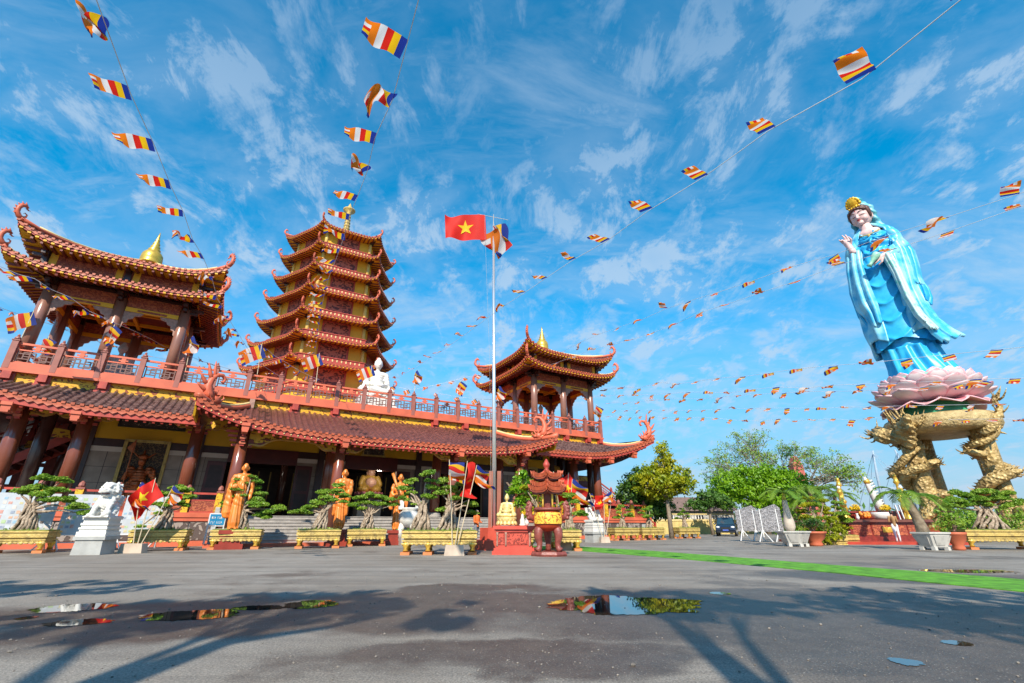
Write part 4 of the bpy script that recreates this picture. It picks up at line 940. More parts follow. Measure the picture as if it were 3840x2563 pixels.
# ---------------------------------------------------------------- marble lions
def lion(p, rz, label, ball=False, tall=1.0):
    o = thing_at("guardian_lion_statue", p, rz, label, "statue", "marble guardian lions")
    mb = MB(); mb.prism([(-.48, 0), (-.44, .5), (.44, .5), (.48, 0)], -.42, .42); mb.build("granite_block", CONC, o)
    mb = MB(); mb.box(-.52, .52, -.47, .47, .5, .62); mb.build("granite_cap", CONC, o)
    mb = MB()
    for z0, z1, w in ((.62, .78, .62), (.78, .86, .56), (.86, .93, .6), (.93, 1.0, .54), (1.0, 1.08, .58), (1.08, 1.2, .52), (1.2, 1.28, .57)): mb.box(-w * .78, w * .78, -w * .72, w * .72, z0, z1)
    mb.build("stepped_plinth", WHITE, o)
    b = MB(); Z = 1.28
    b.ell((0, .18, Z + .32), (.3, .36, .32)); b.ell((0, -.02, Z + .62), (.27, .27, .36)); b.ell((0, -.1, Z + .55), (.23, .2, .3))
    for q in (-1, 1):
        b.cap((q * .22, .1, Z + .3), (q * .3, -.12, Z + .1), .17, .12); b.ell((q * .3, -.25, Z + .07), (.12, .18, .08))
        b.cap((q * .2, -.12, Z + .6), (q * .23, -.3, Z + .3), .12, .09); b.cap((q * .23, -.3, Z + .3), (q * .24, -.34, Z + .1), .085, .09); b.ell((q * .24, -.42, Z + .07), (.11, .15, .08))
        b.ell((q * .2, -.08, Z + 1.18), (.07, .06, .1)); b.ell((q * .11, -.34, Z + 1.1), (.065, .06, .06))
    b.ell((0, -.1, Z + .98), (.28, .27, .28)); b.ell((0, -.32, Z + .92), (.17, .15, .1)); b.ell((0, -.3, Z + .78), (.15, .13, .055)); b.ell((0, -.43, Z + .99), (.08, .06, .05)); b.ell((0, -.2, Z + 1.17), (.22, .16, .09))
    rnd = random.Random(4)
    for i in range(46):
        a = rnd.uniform(.15, PI - .15); zz = rnd.uniform(.6, 1.2)
        b.ell((.3 * math.cos(a), -.05 + .32 * math.sin(a) * .8, Z + zz), .075, n=6, k=5)
    for i in range(16):
        a = PI * i / 15; b.ell((.3 * math.cos(a), -.14, Z + .98 + .27 * math.sin(a) - .05), .07, n=6, k=5)
    for k in range(5): b.tube([(0, .5, Z + .2), (.05 * (k - 2), .6, Z + .5), (.11 * (k - 2), .55, Z + .8)], [.08, .09, .03], 6)
    if ball: b.ell((.3, -.42, Z + .14), .14)
    b.box(-.42, .42, -.52, .48, Z - .02, Z + .04)
    b.blob("lion_body", WHITE, o, .026, 1, lambda c: .012 * math.sin(c.z * 60 + c.x * 30) * (c.y > -.25))
    mb = MB(); mb.box(-.14, .14, -.47, -.3, Z + .82, Z + .845); mb.build("open_mouth", DARKW, o)
    return o
g = gnd(345, 2083); lion(back(g, .5), R(10), "white marble lion on a cracked plinth in front of the left photo boards", True)
g = gnd(2232, 2036); lion(back(g, .6), R(30), "white marble lion partly hidden by flags at the right end of the hall")
# ================================================================ cloth
def cloth_mesh(mode, w, h, nx, ny, seed, amp, droop=0.0, fold=0.0):
    rnd = random.Random(seed); p1, p2, p3 = [rnd.uniform(0, 6) for _ in range(3)]
    def f(i, j):
        x = w * i * (1 - fold * .45); z = -h * j
        t = i * amp
        y = t * (.16 * math.sin(i * 6.2 + p1 + j * 1.6) + .09 * math.sin(i * 11 + p2 - j * 3)) * w
        z += -droop * h * i * i * 1.2 + .05 * h * t * math.sin(i * 7 + p3)
        x += fold * w * .12 * math.sin(i * 9 + j * 4 + p2); z += fold * h * .3 * math.sin(i * 5 + p1) * i + fold * h * .28 * (j - .5) * i * -1
        return (x, y, z)
    mb = MB()
    if mode == 'b':
        def mat(i, j):
            c = int(i * 6)
            if c < 5: return c
            return [0, 1, 2, 3, 4][int((1 - j) * 5)] if j < 1 else 0
        mb.grid(f, nx, ny, mat)
    else: mb.grid(f, nx, ny, 0)
    return mb, f
FLAGVAR = []
for i, (amp, droop, fold) in enumerate(((.35, .1, 0), (.9, .05, .05), (1.5, .25, .45), (1.0, .35, .15), (1.3, .1, .9), (.7, -.1, .1), (1.8, .6, .6), (.5, 0, .0))):
    mb, _ = cloth_mesh('b', 1.0, .66, 18, 10, i * 3 + 1, amp, droop, fold); o = mb.build("proto", CLOTH, None, True); FLAGVAR.append(o.data); o.data.name = "striped_flag"; bpy.data.objects.remove(o)
def flag_obj(parent, var, org, fly, down, size, name="flag"):
    fly = Vector(fly).normalized(); down = Vector(down); down = (down - fly * down.dot(fly)).normalized(); cr = fly.cross(-down)
    o = bpy.data.objects.new(name, FLAGVAR[var]); COL.objects.link(o); o.parent = parent
    M_ = Matrix.Identity(4)
    for r in range(3): M_[r][0] = fly[r] * size; M_[r][1] = cr[r] * size; M_[r][2] = -down[r] * size; M_[r][3] = org[r]
    o.matrix_local = M_; return o
def star_flag(parent, org, fly, down, w, h, amp=.8, seed=3, droop=0, fold=0):
    fly = Vector(fly).normalized(); down = Vector(down); down = (down - fly * down.dot(fly)).normalized(); cr = fly.cross(-down); org = Vector(org)
    mb, f = cloth_mesh('v', w, h, 26, 16, seed, amp, droop, fold)
    T = lambda p, e=0: org + fly * p[0] + cr * (p[1] + e) - down * p[2]
    mb.v = [tuple(T(v)) for v in mb.v]; o = mb.build("flag", VNRED, parent, True)
    st = MB()
    for e in (-.012, .012):
        def P(r, k): a = PI / 2 + k * PI / 5; return (.5 + r * math.cos(a) * h / w, .5 - r * math.sin(a))
        ring = [P(.3 if k % 2 == 0 else .3 * .382, k) for k in range(10)]; vs = [T(f(.5, .5), e)]
        m = 5; vs = []
        for q in range(1, m + 1): vs += [T(f(.5 + (x - .5) * q / m, .5 + (y - .5) * q / m), e) for x, y in ring]
        c = len(vs); vs.append(T(f(.5, .5), e))
        st.add(vs, [(c, k, (k + 1) % 10) for k in range(10)] + [(q * 10 + k, (q + 1) * 10 + k, (q + 1) * 10 + (k + 1) % 10, q * 10 + (k + 1) % 10) for q in range(m - 1) for k in range(10)])
    st.build("yellow_star", STARM, o, True); return o
# flagpole
def flagpole():
    b = gnd(1853, 2062); b = Vector((b.x, b.y, 0)); d = .0
    top = aty(1851, 815, b.y)
    o = thing_at("flagpole", b, 0, "tall polished steel flagpole rising from the red stepped base beside the altar", "flagpole")
    mb = MB(); dx = top.x - b.x; dz = top.z
    mb.tube([(0, 0, .9), (dx * .4, 0, dz * .4), (dx * .97, 0, dz * .97)], [.105, .09, .06], 14); mb.build("pole", STEEL, o, True)
    mb = MB(); mb.tube([(dx, 0, dz * .965), (dx, 0, dz + .2)], [.03, .015], 8); mb.build("tip_rod", CONC, o)
    mb = MB(); mb.bar((dx - .95, 0, dz + .22), (dx + .85, 0, dz - .2), .022); mb.build("crossbar", CONC, o)
    mb = MB(); mb.tube([(dx - .55, 0, dz + .2), (-.35, -.2, dz * .5), (-.12, -.3, .95)], .005, 5); mb.build("halyard", CONC, o)
    mb = MB()
    for s in (-1, 1): mb.box(s * .19 - .09, s * .19 + .09, -.1, .1, .9, 3.35)
    mb.build("support_post", M("brown_post", (.30, .10, .06), .4), o)
    mb = MB(); mb.lathe([(.95, 0), (.95, .4)], n=8, ph=PI / 8); mb.lathe([(.68, .4), (.68, .9)], n=8, ph=PI / 8); mb.build("stepped_base", M("red_tile_base", (.48, .07, .04), .3), o)
    f1 = thing_at("national_flag", b + Vector((dx - .5, 0, dz + .15)), 0, "large red flag with yellow star flying left from the flagpole", "flag")
    star_flag(f1, (0, 0, 0), (-1, -.12, -.08), (.06, .1, -1), 2.35, 1.62, .7, 5)
    f2 = thing_at("striped_flag", b + Vector((dx + .55, 0, dz - .5)), 0, "blue, yellow and orange striped flag folded beside the flagpole top", "flag")
    flag_obj(f2, 4, (0, 0, 0), (-.75, -.3, -.45), (-.15, 0, -1), 2.1)
flagpole()
# flags along the terrace balustrade
TF = [((128, 1165), (75, 1275), "flag streaming left over the terrace corner post at far left", 1, 1.35), ((185, 1262), (160, 1330), "small flag between the left pavilion columns", 2, .9), ((430, 1218), (400, 1330), "flag crossing the middle front column of the left pavilion", 3, 1.1),
      ((722, 1262), (700, 1390), "flag hanging beside the right column of the left pavilion", 6, 1.25), ((982, 1290), (962, 1440), "flag spread wide left of the pagoda base", 0, 1.5), ((1198, 1325), (1185, 1460), "flag on the terrace in front of the pagoda", 1, 1.35), ((1395, 1370), (1380, 1500), "flag just left of the white Buddha", 0, 1.25),
      ((1562, 1390), (1550, 1500), "flag right of the white Buddha standing almost upright", 6, 1.1), ((1728, 1428), (1715, 1510), "flag over the terrace rail left of the flagpole", 3, 1.1), ((1872, 1450), (1866, 1560), "flag just right of the flagpole on the terrace", 6, 1.3), ((2238, 1518), (2236, 1590), "flag at the right end of the terrace rail", 2, 1.2)]
for (t, b, lab, var, sz) in TF:
    V = 33.5; pt = onv(*t, V); r = ray(*t); pt.z = EYE + r.z * (pt.y / r.y)
    pb = onv(*b, V); pb.z = 8.95
    o = thing_at("terrace_flag", (pb.x, pb.y, 8.95), 0, "striped " + lab, "flag", "striped flags along the roof terrace"); l = pt - Vector((pb.x, pb.y, 8.95))
    mb = MB(); mb.tube([(0, 0, 0), tuple(l)], .022, 6); mb.build("pole", POLEW, o)
    flag_obj(o, var, l * .99, (-1, -.35 + .1 * var, -.5 if var in (0, 1) else -1.3), -l, sz)
# flag stands in the court
def flag_stand(p, label, rods, w=.8):
    o = thing_at("flag_stand_block", p, R(8), label, "stand", "concrete blocks holding flag rods"); mb = MB(); mb.prism([(-w / 2, 0), (-w / 2 + .05, .34), (w / 2 - .05, .34), (w / 2, 0)], -.2, .2); mb.build("block", M("beige_concrete", (.50, .40, .31), .8) if "beige_concrete" not in bpy.data.materials else bpy.data.materials["beige_concrete"], o)
    for (bx, tx, tz, ty, kind, var, sz, lab, fly) in rods:
        q = thing_at("court_flag", Vector(p) + Vector((bx, 0, .3)), 0, lab, "flag", "flags on thin rods in the court"); l = Vector((tx - bx, ty, tz - .3))
        mb = MB(); mb.tube([(0, 0, 0), l * .5 + Vector((.02, 0, 0)), l], [.02, .018, .014], 6); mb.build("rod", POLEW, q)
        if kind == 's': flag_obj(q, var, l * .985, fly, -l, sz)
        else: star_flag(q, l * .985, fly, -l if var != 9 else (.5, .3, -.4), sz, sz * (.66 if var != 9 else .24), 1.6, var, .35 if var != 9 else .05, .25)
g = gnd(480, 2076)
flag_stand(g + Vector((0, .2, 0)), "beige block beside the left marble lion holding three rods", [(-.05, -.45, 2.62, 0, 's', 6, .95, "striped flag half behind the red star flag beside the left lion", (-.6, -.3, -1.2)), (.12, .1, 2.8, 0, 'v', 4, 1.25, "red star flag blowing left over the left marble lion", (-1, -.35, -.65)), (.25, .85, 2.5, .1, 's', 6, .72, "thin furled striped flag leaning over the second bonsai", (-.55, -.1, -1.1))], .85)
g = gnd(1700, 2085)
flag_stand(g + Vector((0, .2, 0)), "pale block in front of the large root bonsai planter", [(-.08, -.35, 3.35, .1, 's', 2, .9, "blue edged striped flag over the large root bonsai", (-.2, -.1, -1.3)), (.02, .35, 3.3, .1, 'v', 9, 1.45, "long furled red star flag left of the flagpole", (-.1, -.03, -1.6)), (.1, .72, 3.15, .1, 's', 6, .85, "furled striped flag leaning right towards the flagpole", (-.35, -.1, -1.1))], .72)
g = gnd(2120, 2066)
flag_stand(g + Vector((0, .3, 0)), "grey block behind the right leg of the incense burner", [(-.1, -1.1, 3.0, .2, 's', 2, .95, "striped flag left of the incense burner roof", (-.2, -.3, -1.2)), (0, .35, 3.25, .3, 'v', 14, 1.15, "red star flag folded just above the incense burner roof", (-.9, -.3, -.75)), (-.02, -.35, 3.3, .2, 'v', 11, .9, "crumpled red flag standing upright behind the burner finial", (-.5, -.2, -1)), (.1, .5, 2.95, .2, 's', 6, 1.1, "striped flag right of the incense burner roof", (-.45, -.1, -1.1))], .6)
g = gnd(2150, 2040); g2 = aty(2245, 1990, 31.0)
flag_stand(Vector((5.7, 30.7, 0)), "small block in front of the right marble lion", [(-.1, -.75, 2.9, 0, 's', 2, .9, "yellow and blue crumpled flag left of the right lion", (.2, -.1, -1)), (0, .15, 2.85, 0, 'v', 7, .95, "orange red flag hanging across the right lion", (.1, -.1, -1)), (.1, .7, 2.95, 0, 's', 4, .8, "striped flag right of the right lion's head", (.1, -.1, -1))], .6)
# ---------------------------------------------------------------- bunting
def bunting(label, pts, d0, d1, size, seed, wind=(-.82, -.5, -.06), sag=0.0, ext=(0, 0), first=(), jit=1.0):
    """pts: where each flag hangs along the line (its sighted positions), d0/d1: optical depth of first and last"""
    rnd = random.Random(seed); n = len(pts); vars_ = dict(enumerate(first))
    L = [0]
    for a, b in zip(pts[:-1], pts[1:]): L.append(L[-1] + math.hypot(b[0] - a[0], b[1] - a[1]))
    P = []
    for (x, y), l in zip(pts, L):
        t = l / L[-1]; d = 1 / ((1 - t) / d0 + t / d1); P.append(dep(x, y, d))
    o = thing_at("bunting_line", P[0], 0, label, "bunting", "strings of striped bunting flags over the court"); B = P[0].copy()
    Q = [p - B for p in P]
    cord = ([Q[0] + (Q[0] - Q[1]) * ext[0]] if ext[0] else []) + Q + ([Q[-1] + (Q[-1] - Q[-2]) * ext[1]] if ext[1] else [])
    mb = MB(); mb.tube(cord, .009 if d0 < 16 else .013, 5); mb.build("cord", CORD, o)
    for i, q in enumerate(Q):
        t = (Q[min(i + 1, n - 1)] - Q[max(i - 1, 0)]).normalized()
        w = Vector(wind).normalized() + Vector((rnd.gauss(0, .2), rnd.gauss(0, .25), rnd.gauss(0, .22))) * jit * (.3 if i < len(first) else 1)
        var = rnd.choice((0, 0, 7, 1, 5, 3)) if rnd.random() < .72 else rnd.choice((2, 4, 6)); s = size * .8 * rnd.uniform(.85, 1.1); var = vars_.get(i, var)
        if abs(t.dot(w.normalized())) > .8: w = w + Vector((0, -.7, -.8))
        flag_obj(o, var, q - t * s * .33, w, t, s)
    return o
A_ = [(400, 105), (490, 352), (580, 548), (640, 695), (690, 802), (722, 898), (760, 962), (795, 1045), (815, 1122), (838, 1155), (855, 1190), (868, 1213), (884, 1240), (900, 1262), (918, 1292), (940, 1325), (965, 1350), (995, 1378), (1030, 1400), (1070, 1425)]
bunting("string of flags falling from the top left past the left pavilion to the pagoda foot", A_, 8.5, 42, .88, 1, ext=(1.2, 0), wind=(-.85, -.45, .0), first=(4, 0, 7, 7, 0, 2, 7))
B_l = [(1520, 190), (1472, 375), (1405, 520), (1378, 640), (1338, 745), (1308, 815), (1290, 890), (1272, 940), (1255, 985), (1240, 1020), (1230, 1052), (1222, 1082), (1215, 1110), (1209, 1138), (1204, 1164), (1200, 1190), (1196, 1214), (1193, 1238), (1190, 1260), (1187, 1282), (1184, 1304), (1181, 1325), (1178, 1346), (1176, 1366)]
bunting("string of flags falling from the top centre across the pagoda front", B_l, 9.0, 46, .95, 2, ext=(1.0, 0), wind=(-.85, -.4, .05), first=(7, 6, 7, 4, 7, 0))
C_l = [(3640, -30), (3235, 295), (2880, 492), (2635, 668), (2430, 792), (2275, 905), (2150, 975), (2045, 1045), (1965, 1100), (1892, 1147), (1828, 1193), (1788, 1223), (1738, 1260), (1695, 1290), (1655, 1318), (1617, 1342), (1585, 1362), (1553, 1382), (1520, 1400), (1490, 1418)]
bunting("string of flags rising from the white Buddha to the top right corner", C_l, 6.2, 52, .70, 3, ext=(.4, 0), wind=(-.75, -.62, .0), first=(7, 1, 7, 0, 7, 0))
D1 = [(3930, 690), (3790, 738), (3530, 822), (3310, 890), (3125, 957), (2960, 1003), (2820, 1055), (2692, 1097), (2582, 1130), (2495, 1160), (2405, 1200), (2320, 1228), (2245, 1255), (2175, 1285), (2120, 1315)]
bunting("upper string of flags reaching from the right edge over the statue's shoulder", D1, 13.5, 44, .78, 4, wind=(-.7, -.42, -.55))
D2 = [(3960, 730), (3800, 785), (3555, 870), (3345, 938), (3152, 993), (2995, 1052), (2855, 1097), (2732, 1140), (2627, 1172), (2535, 1215), (2450, 1248), (2370, 1275), (2300, 1292), (2230, 1308), (2160, 1335), (2090, 1360), (2020, 1385), (1940, 1400)]
bunting("second string of flags crossing the statue's chest from the right edge", D2, 14.5, 48, .78, 5, wind=(-.7, -.42, -.55))
E_l = [(3900, 1296), (3740, 1312), (3555, 1330), (3398, 1346), (3260, 1362), (3125, 1371), (2998, 1383), (2892, 1398), (2787, 1413), (2697, 1418), (2617, 1430), (2542, 1440), (2467, 1435), (2397, 1456), (2337, 1452), (2275, 1460), (2215, 1450), (2160, 1462)]
bunting("string of flags crossing the hem of the blue statue's robe", E_l, 19, 54, .88, 6, wind=(-.7, -.42, -.55))
F_l = [(3960, 1412), (3808, 1420), (3660, 1422), (3520, 1430), (3350, 1438), (3227, 1441), (3112, 1446), (3022, 1456), (2912, 1452), (2827, 1461), (2735, 1474), (2667, 1471), (2582, 1471), (2510, 1476), (2447, 1481), (2392, 1481), (2337, 1482), (2270, 1485), (2205, 1492), (2140, 1498)]
bunting("string of flags running past the upper lotus petals", F_l, 22, 58, .88, 7, wind=(-.7, -.42, -.55))
G_l = [(3700, 1435), (3590, 1442), (3470, 1452), (3340, 1460), (3227, 1467), (3122, 1468), (3027, 1469), (2942, 1474), (2852, 1479), (2772, 1483), (2702, 1491), (2632, 1496), (2567, 1496), (2510, 1497), (2457, 1501), (2397, 1506), (2352, 1511), (2290, 1512)]
bunting("string of flags running past the middle lotus petals", G_l, 25, 60, .84, 8, wind=(-.7, -.42, -.55))
H_l = [(3760, 1515), (3640, 1518), (3530, 1520), (3430, 1522), (3340, 1524), (3257, 1526), (3172, 1528), (3092, 1531), (3027, 1531), (2952, 1531), (2885, 1531), (2817, 1532), (2757, 1534), (2697, 1535), (2642, 1538), (2592, 1539), (2537, 1541), (2492, 1538), (2442, 1538), (2397, 1539), (2352, 1539), (2309, 1539)]
bunting("string of flags just above the gold dragon slab", H_l, 30, 64, .82, 9, wind=(-.7, -.42, -.55))
I_l = [(3830, 1572), (3730, 1572), (3620, 1573), (3520, 1574), (3350, 1572), (3269, 1566), (3197, 1577), (3127, 1571), (3057, 1575), (2982, 1578), (2919, 1571), (2859, 1579), (2800, 1578), (2742, 1575), (2690, 1569), (2637, 1566), (2589, 1566), (2542, 1566), (2497, 1566), (2452, 1562), (2404, 1561), (2364, 1566), (2329, 1561), (2285, 1562)]
bunting("lowest string of flags level with the gold dragon slab", I_l, 32, 66, .88, 10, wind=(-.7, -.42, -.55))
J_l = [(-70, 960), (0, 1000), (70, 1030), (130, 1046), (195, 1088), (262, 1115), (335, 1168), (395, 1194), (437, 1215), (492, 1237), (537, 1258), (572, 1275), (600, 1292), (640, 1310), (680, 1325), (720, 1340), (765, 1358), (815, 1372), (870, 1388), (930, 1402), (1000, 1418), (1080, 1432)]
bunting("string of flags slanting across the left pavilion from the left edge", J_l, 20, 50, .95, 11)
K_l = [(-60, 1130), (15, 1160), (90, 1185), (165, 1210), (235, 1230), (300, 1252), (350, 1273), (405, 1290), (445, 1302), (485, 1315), (530, 1328), (580, 1340), (640, 1352), (700, 1364), (770, 1376)]
bunting("lower string of flags behind the left pavilion columns", K_l, 26, 52, .95, 12)
for lab, pts, d0, d1, sd in (("string of flags sagging in front of the pagoda's lowest tier to the terrace rail", [(1000, 1310), (1030, 1335), (1060, 1352), (1095, 1375), (1130, 1395), (1165, 1412), (1200, 1425)], 38, 46, 13),
                             ("string of flags low over the terrace between the white Buddha and right pavilion", [(1480, 1450), (1540, 1462), (1600, 1452), (1650, 1440), (1700, 1428), (1750, 1415), (1800, 1405), (1850, 1398), (1900, 1392), (1950, 1400)], 44, 52, 14),
                             ("string of flags through the right pavilion columns", [(1640, 1475), (1720, 1490), (1790, 1497), (1860, 1500), (1930, 1503), (1990, 1500), (2045, 1495), (2095, 1490), (2150, 1495), (2200, 1492)], 48, 58, 15)):
    bunting(lab, pts, d0, d1, .85, sd)
# ================================================================ planters and bonsai
def planter(p, rz, w, label, legs=2, depth=.95, mat=None):
    o = thing_at("gilded_planter", p, rz, label, "planter", "gilded concrete bonsai planters"); mat = mat or OGOLD; d = depth / 2; a = w / 2
    mb = MB(); mb.box(-a, a, -d, d, .74, .8); mb.box(-a + .05, a - .05, -d + .05, d - .05, .70, .74); mb.box(-a + .01, a - .01, -d + .01, d - .01, .56, .70); mb.box(-a + .09, a - .09, -d + .09, d - .09, .5, .56); mb.box(-a + .03, a - .03, -d + .03, d - .03, .45, .5)
    n = int(w / .16)
    for i in range(n):
        x = -a + w * (i + .5) / n; mb.ell((x, -d + .03, .63), (.07, .03, .05), n=6, k=4); mb.ell((x, -d + .04, .37), (.08, .035, .04 + .025 * (i % 2)), n=6, k=4)
    mb.box(-a + .1, a - .1, -d + .06, d - .06, .36, .45); mb.build("basin", mat, o)
    mb = MB(); mb.box(-a + .06, a - .06, -d + .06, d - .06, .78, .84); mb.build("mossy_soil", SOIL, o)
    lg = MB()
    xs = [-a + .17 + (w - .34) * i / (legs - 1) for i in range(legs)]
    br = MB()
    for x in xs:
        for y in (-d + .16, d - .16):
            lg.piece(); lg.tube([(x, y, .42), (x, y - .05 * (1 if y < 0 else -1), .33), (x, y + .02, .22), (x, y - .03 * (1 if y < 0 else -1), .12)], [.12, .13, .075, .10], 8)
            br.piece(); br.box(x - .16, x + .16, y - .14, y + .14, 0, .10)
    lg.build("scroll_leg", GOLD, o, True); br.build("brick_foot", BRICK, o); return o
def leaf_pad(mb, c, r, rnd, n, size, tilt=0):
    pts = []
    for _ in range(n):
        a = rnd.uniform(0, 2 * PI); q = math.sqrt(rnd.random()); z = rnd.uniform(-.25, 1) * math.sqrt(max(0, 1 - q * q))
        k = 1 + .25 * math.sin(a * 3 + c[0] * 9)
        pts.append((c[0] + r[0] * q * math.cos(a) * k, c[1] + r[1] * q * math.sin(a) * k, c[2] + r[2] * z))
    mb.cards(pts, size, rnd, flat=.35)
def bonsai(p, rz, label, seed, base_w, h, pads, lean=0.0, roots=9, leafm=None, leaf=.05, dens=1.0):
    """pads: list of (x, y, z, rx, rz) leaf clouds; trunk twists from the soil up to them"""
    rnd = random.Random(seed); o = thing_at("bonsai_tree", p, rz, label, "bonsai", "clipped bonsai trees in front of the temple")
    mb = MB(); th = h * .42
    for k in range(roots):
        a = 2 * PI * k / roots + rnd.uniform(-.2, .2); r = base_w * rnd.uniform(.3, .5)
        pts = [(r * math.cos(a) * 1.1, r * math.sin(a) * .7, -.05)]
        for j in range(1, 6):
            t = j / 5; tw = a + t * rnd.uniform(.6, 1.8); rr = r * (1 - .62 * t) + rnd.uniform(-.03, .03)
            pts.append((rr * math.cos(tw) + lean * t * t, rr * math.sin(tw) * .7, th * t))
        mb.tube(pts, [.075, .06, .06, .055, .05, .04], 6)
    top = Vector((lean, 0, th)); 
    for (x, y, z, rx, rz_) in pads:
        e = Vector((x, y, z - rz_ * .2)); m = top.lerp(e, .5) + Vector((rnd.uniform(-.12, .12), rnd.uniform(-.1, .1), rnd.uniform(-.08, .1)))
        s = Vector((lean * .8 + rnd.uniform(-.05, .05), rnd.uniform(-.05, .05), th * rnd.uniform(.65, 1.0)))
        mb.tube([s, s.lerp(m, .6) + Vector((rnd.uniform(-.06, .06), 0, rnd.uniform(-.05, .06))), m, e], [.06, .045, .035, .018], 6)
    mb.build("trunk", BARK, o, True)
    lf = MB()
    for (x, y, z, rx, rz_) in pads:
        k = 4 if rx > .24 else 3
        for i in range(k):
            a = 2 * PI * i / k + rnd.uniform(-.4, .4); q = rx * rnd.uniform(.42, .62); r_ = rx * rnd.uniform(.48, .62)
            leaf_pad(lf, (x + q * math.cos(a), y + q * .8 * math.sin(a), z + rnd.uniform(-.5, .5) * rz_), (r_ * 1.15, r_, r_ * .75), rnd, int(760 * dens * (r_ / .3) ** 2), leaf)
    for _ in range(int(60 * dens)):
        lf.cards([(rnd.gauss(0, base_w * .5), rnd.gauss(0, .2), rnd.uniform(0, .06))], leaf, rnd)
    lf.build("crown", leafm or LEAFB, o); return o
def pads_auto(seed, n, w, z0, z1, rx=(.16, .34), cx=0):
    rnd = random.Random(seed); out = []
    for i in range(n):
        t = i / max(1, n - 1); z = z0 + (z1 - z0) * t; s = w * (1 - .45 * t) / 2
        x = cx + (s * rnd.uniform(.35, 1.0) * (1 if i % 2 else -1)) * (1 if i < n - 1 else .2); r = rnd.uniform(*rx) * (1.15 - .3 * t)
        out.append((x, rnd.uniform(-.3, .3), z + rnd.uniform(-.05, .05), r, r * .42))
    return out
def PB(x, y, w, lab, seed, h, pads, blab, lean=0, base=.55, legs=2, rz=None, **kw):
    g = gnd(x, y); rz = R(18) if rz is None else rz; p = back(g, .48); planter(p, rz, w, lab, legs)
    return bonsai(p + Vector((0, 0, .84)), rz, blab, seed, base, h, pads, lean, **kw)
PB(60, 2078, 2.0, "gilded planter at the far left edge of the court", 1, 2.2, [(.05, 0, 1.9, .34, .15), (.62, 0, 1.86, .32, .15), (-.35, 0, 1.5, .34, .13), (-.6, .1, 1.38, .3, .12), (.15, -.1, 1.32, .36, .13), (.6, 0, 1.45, .34, .13), (.5, -.1, 1.05, .34, .12), (1.0, 0, 1.1, .32, .12), (1.45, 0, .85, .34, .12), (1.75, 0, .62, .26, .1), (-.1, .2, 1.6, .3, .12)], "broad bonsai with drooping right branch at the far left edge", lean=-.15, base=.75, roots=12)
PB(590, 2068, 2.1, "gilded planter right of the left flag block", 2, 2.0, [(.1, 0, 1.7, .26, .11), (.45, 0, 1.6, .3, .12), (-.3, 0, 1.4, .26, .1), (.0, .1, 1.42, .28, .11), (.6, 0, 1.3, .3, .12), (.2, -.1, 1.15, .32, .12), (-.5, 0, 1.0, .22, .09), (-.95, 0, .98, .22, .09), (.5, .1, 1.0, .28, .1), (-.1, -.1, .95, .28, .1), (-.85, 0, .12, .2, .1), (-.3, 0, .62, .2, .08)], "low bonsai with fan of roots right of the left lion", base=.75, roots=12)
PB(880, 2062, 2.05, "gilded planter in front of the closed mouthed monk", 3, 2.4, pads_auto(5, 12, 1.5, .9, 2.3, (.24, .36), .05) + [(1.2, 0, .75, .36, .13), (1.5, 0, .9, .3, .12), (.8, 0, .55, .32, .12), (1.05, 0, .5, .28, .1)], "tall bonsai with cascading right branch before the closed mouthed monk", base=.85, roots=12, lean=-.1)
PB(1190, 2058, 1.95, "gilded planter left of the monk with joined palms", 4, 2.1, [(-.9, 0, .75, .36, .13), (-1.25, 0, .7, .3, .1), (-.6, 0, .95, .32, .12), (-.2, 0, 1.15, .34, .13), (.1, 0, 1.35, .36, .13), (-.1, .1, 1.65, .32, .12), (.5, 0, 1.7, .36, .14), (.85, 0, 1.5, .32, .12), (.55, .1, 2.0, .26, .12), (.3, 0, 1.3, .3, .1), (.9, 0, 1.25, .24, .1)], "bonsai sweeping left with forked trunk beside the praying monk", base=.8, roots=11, lean=.1)
PB(1370, 2050, 1.95, "gilded planter below the laughing Buddha doorway", 5, 1.8, [(-.5, 0, 1.5, .34, .13), (0, 0, 1.62, .36, .14), (.5, 0, 1.5, .36, .13), (.95, 0, 1.45, .32, .12), (-.85, 0, 1.15, .3, .11), (-.2, .1, 1.25, .36, .12), (.4, 0, 1.2, .34, .12), (.8, .1, 1.2, .3, .1), (1.25, 0, 1.2, .26, .1), (-.45, 0, .95, .26, .1)], "round headed bonsai below the laughing Buddha doorway", base=.7, roots=11)
p6 = gnd(1640, 2083); P6 = Vector((p6.x, p6.y + .55, 0)); planter(P6, R(4), 2.75, "long gilded planter behind the pale flag block", 4, 1.1)
bonsai(P6 + Vector((-.75, 0, .84)), 0, "pale twisted root bonsai on the left of the long planter", 21, .75, 2.1, [(.1, 0, 2.05, .28, .14), (.2, 0, 1.8, .24, .1), (-.55, 0, 1.72, .26, .13), (-.75, 0, 1.5, .28, .12), (-.55, .1, 1.3, .26, .12), (-.75, 0, 1.1, .24, .12), (.2, 0, 1.15, .28, .12), (.35, 0, 1.5, .26, .12), (-.2, .1, .9, .2, .1)], roots=15, dens=.9)
bonsai(P6 + Vector((.25, .1, .84)), .5, "pale twisted root bonsai in the middle of the long planter", 22, .85, 2.0, [(.0, 0, 1.45, .3, .13), (-.3, 0, 1.75, .26, .13), (.55, 0, 1.7, .26, .13), (.6, 0, 1.3, .26, .12), (.25, 0, 1.1, .26, .12), (-.3, .1, 1.3, .3, .12), (.9, .1, 1.15, .22, .12), (.95, 0, .9, .26, .12), (1.05, .2, .6, .24, .12), (-.35, 0, .7, .22, .1)], roots=16, dens=.9)
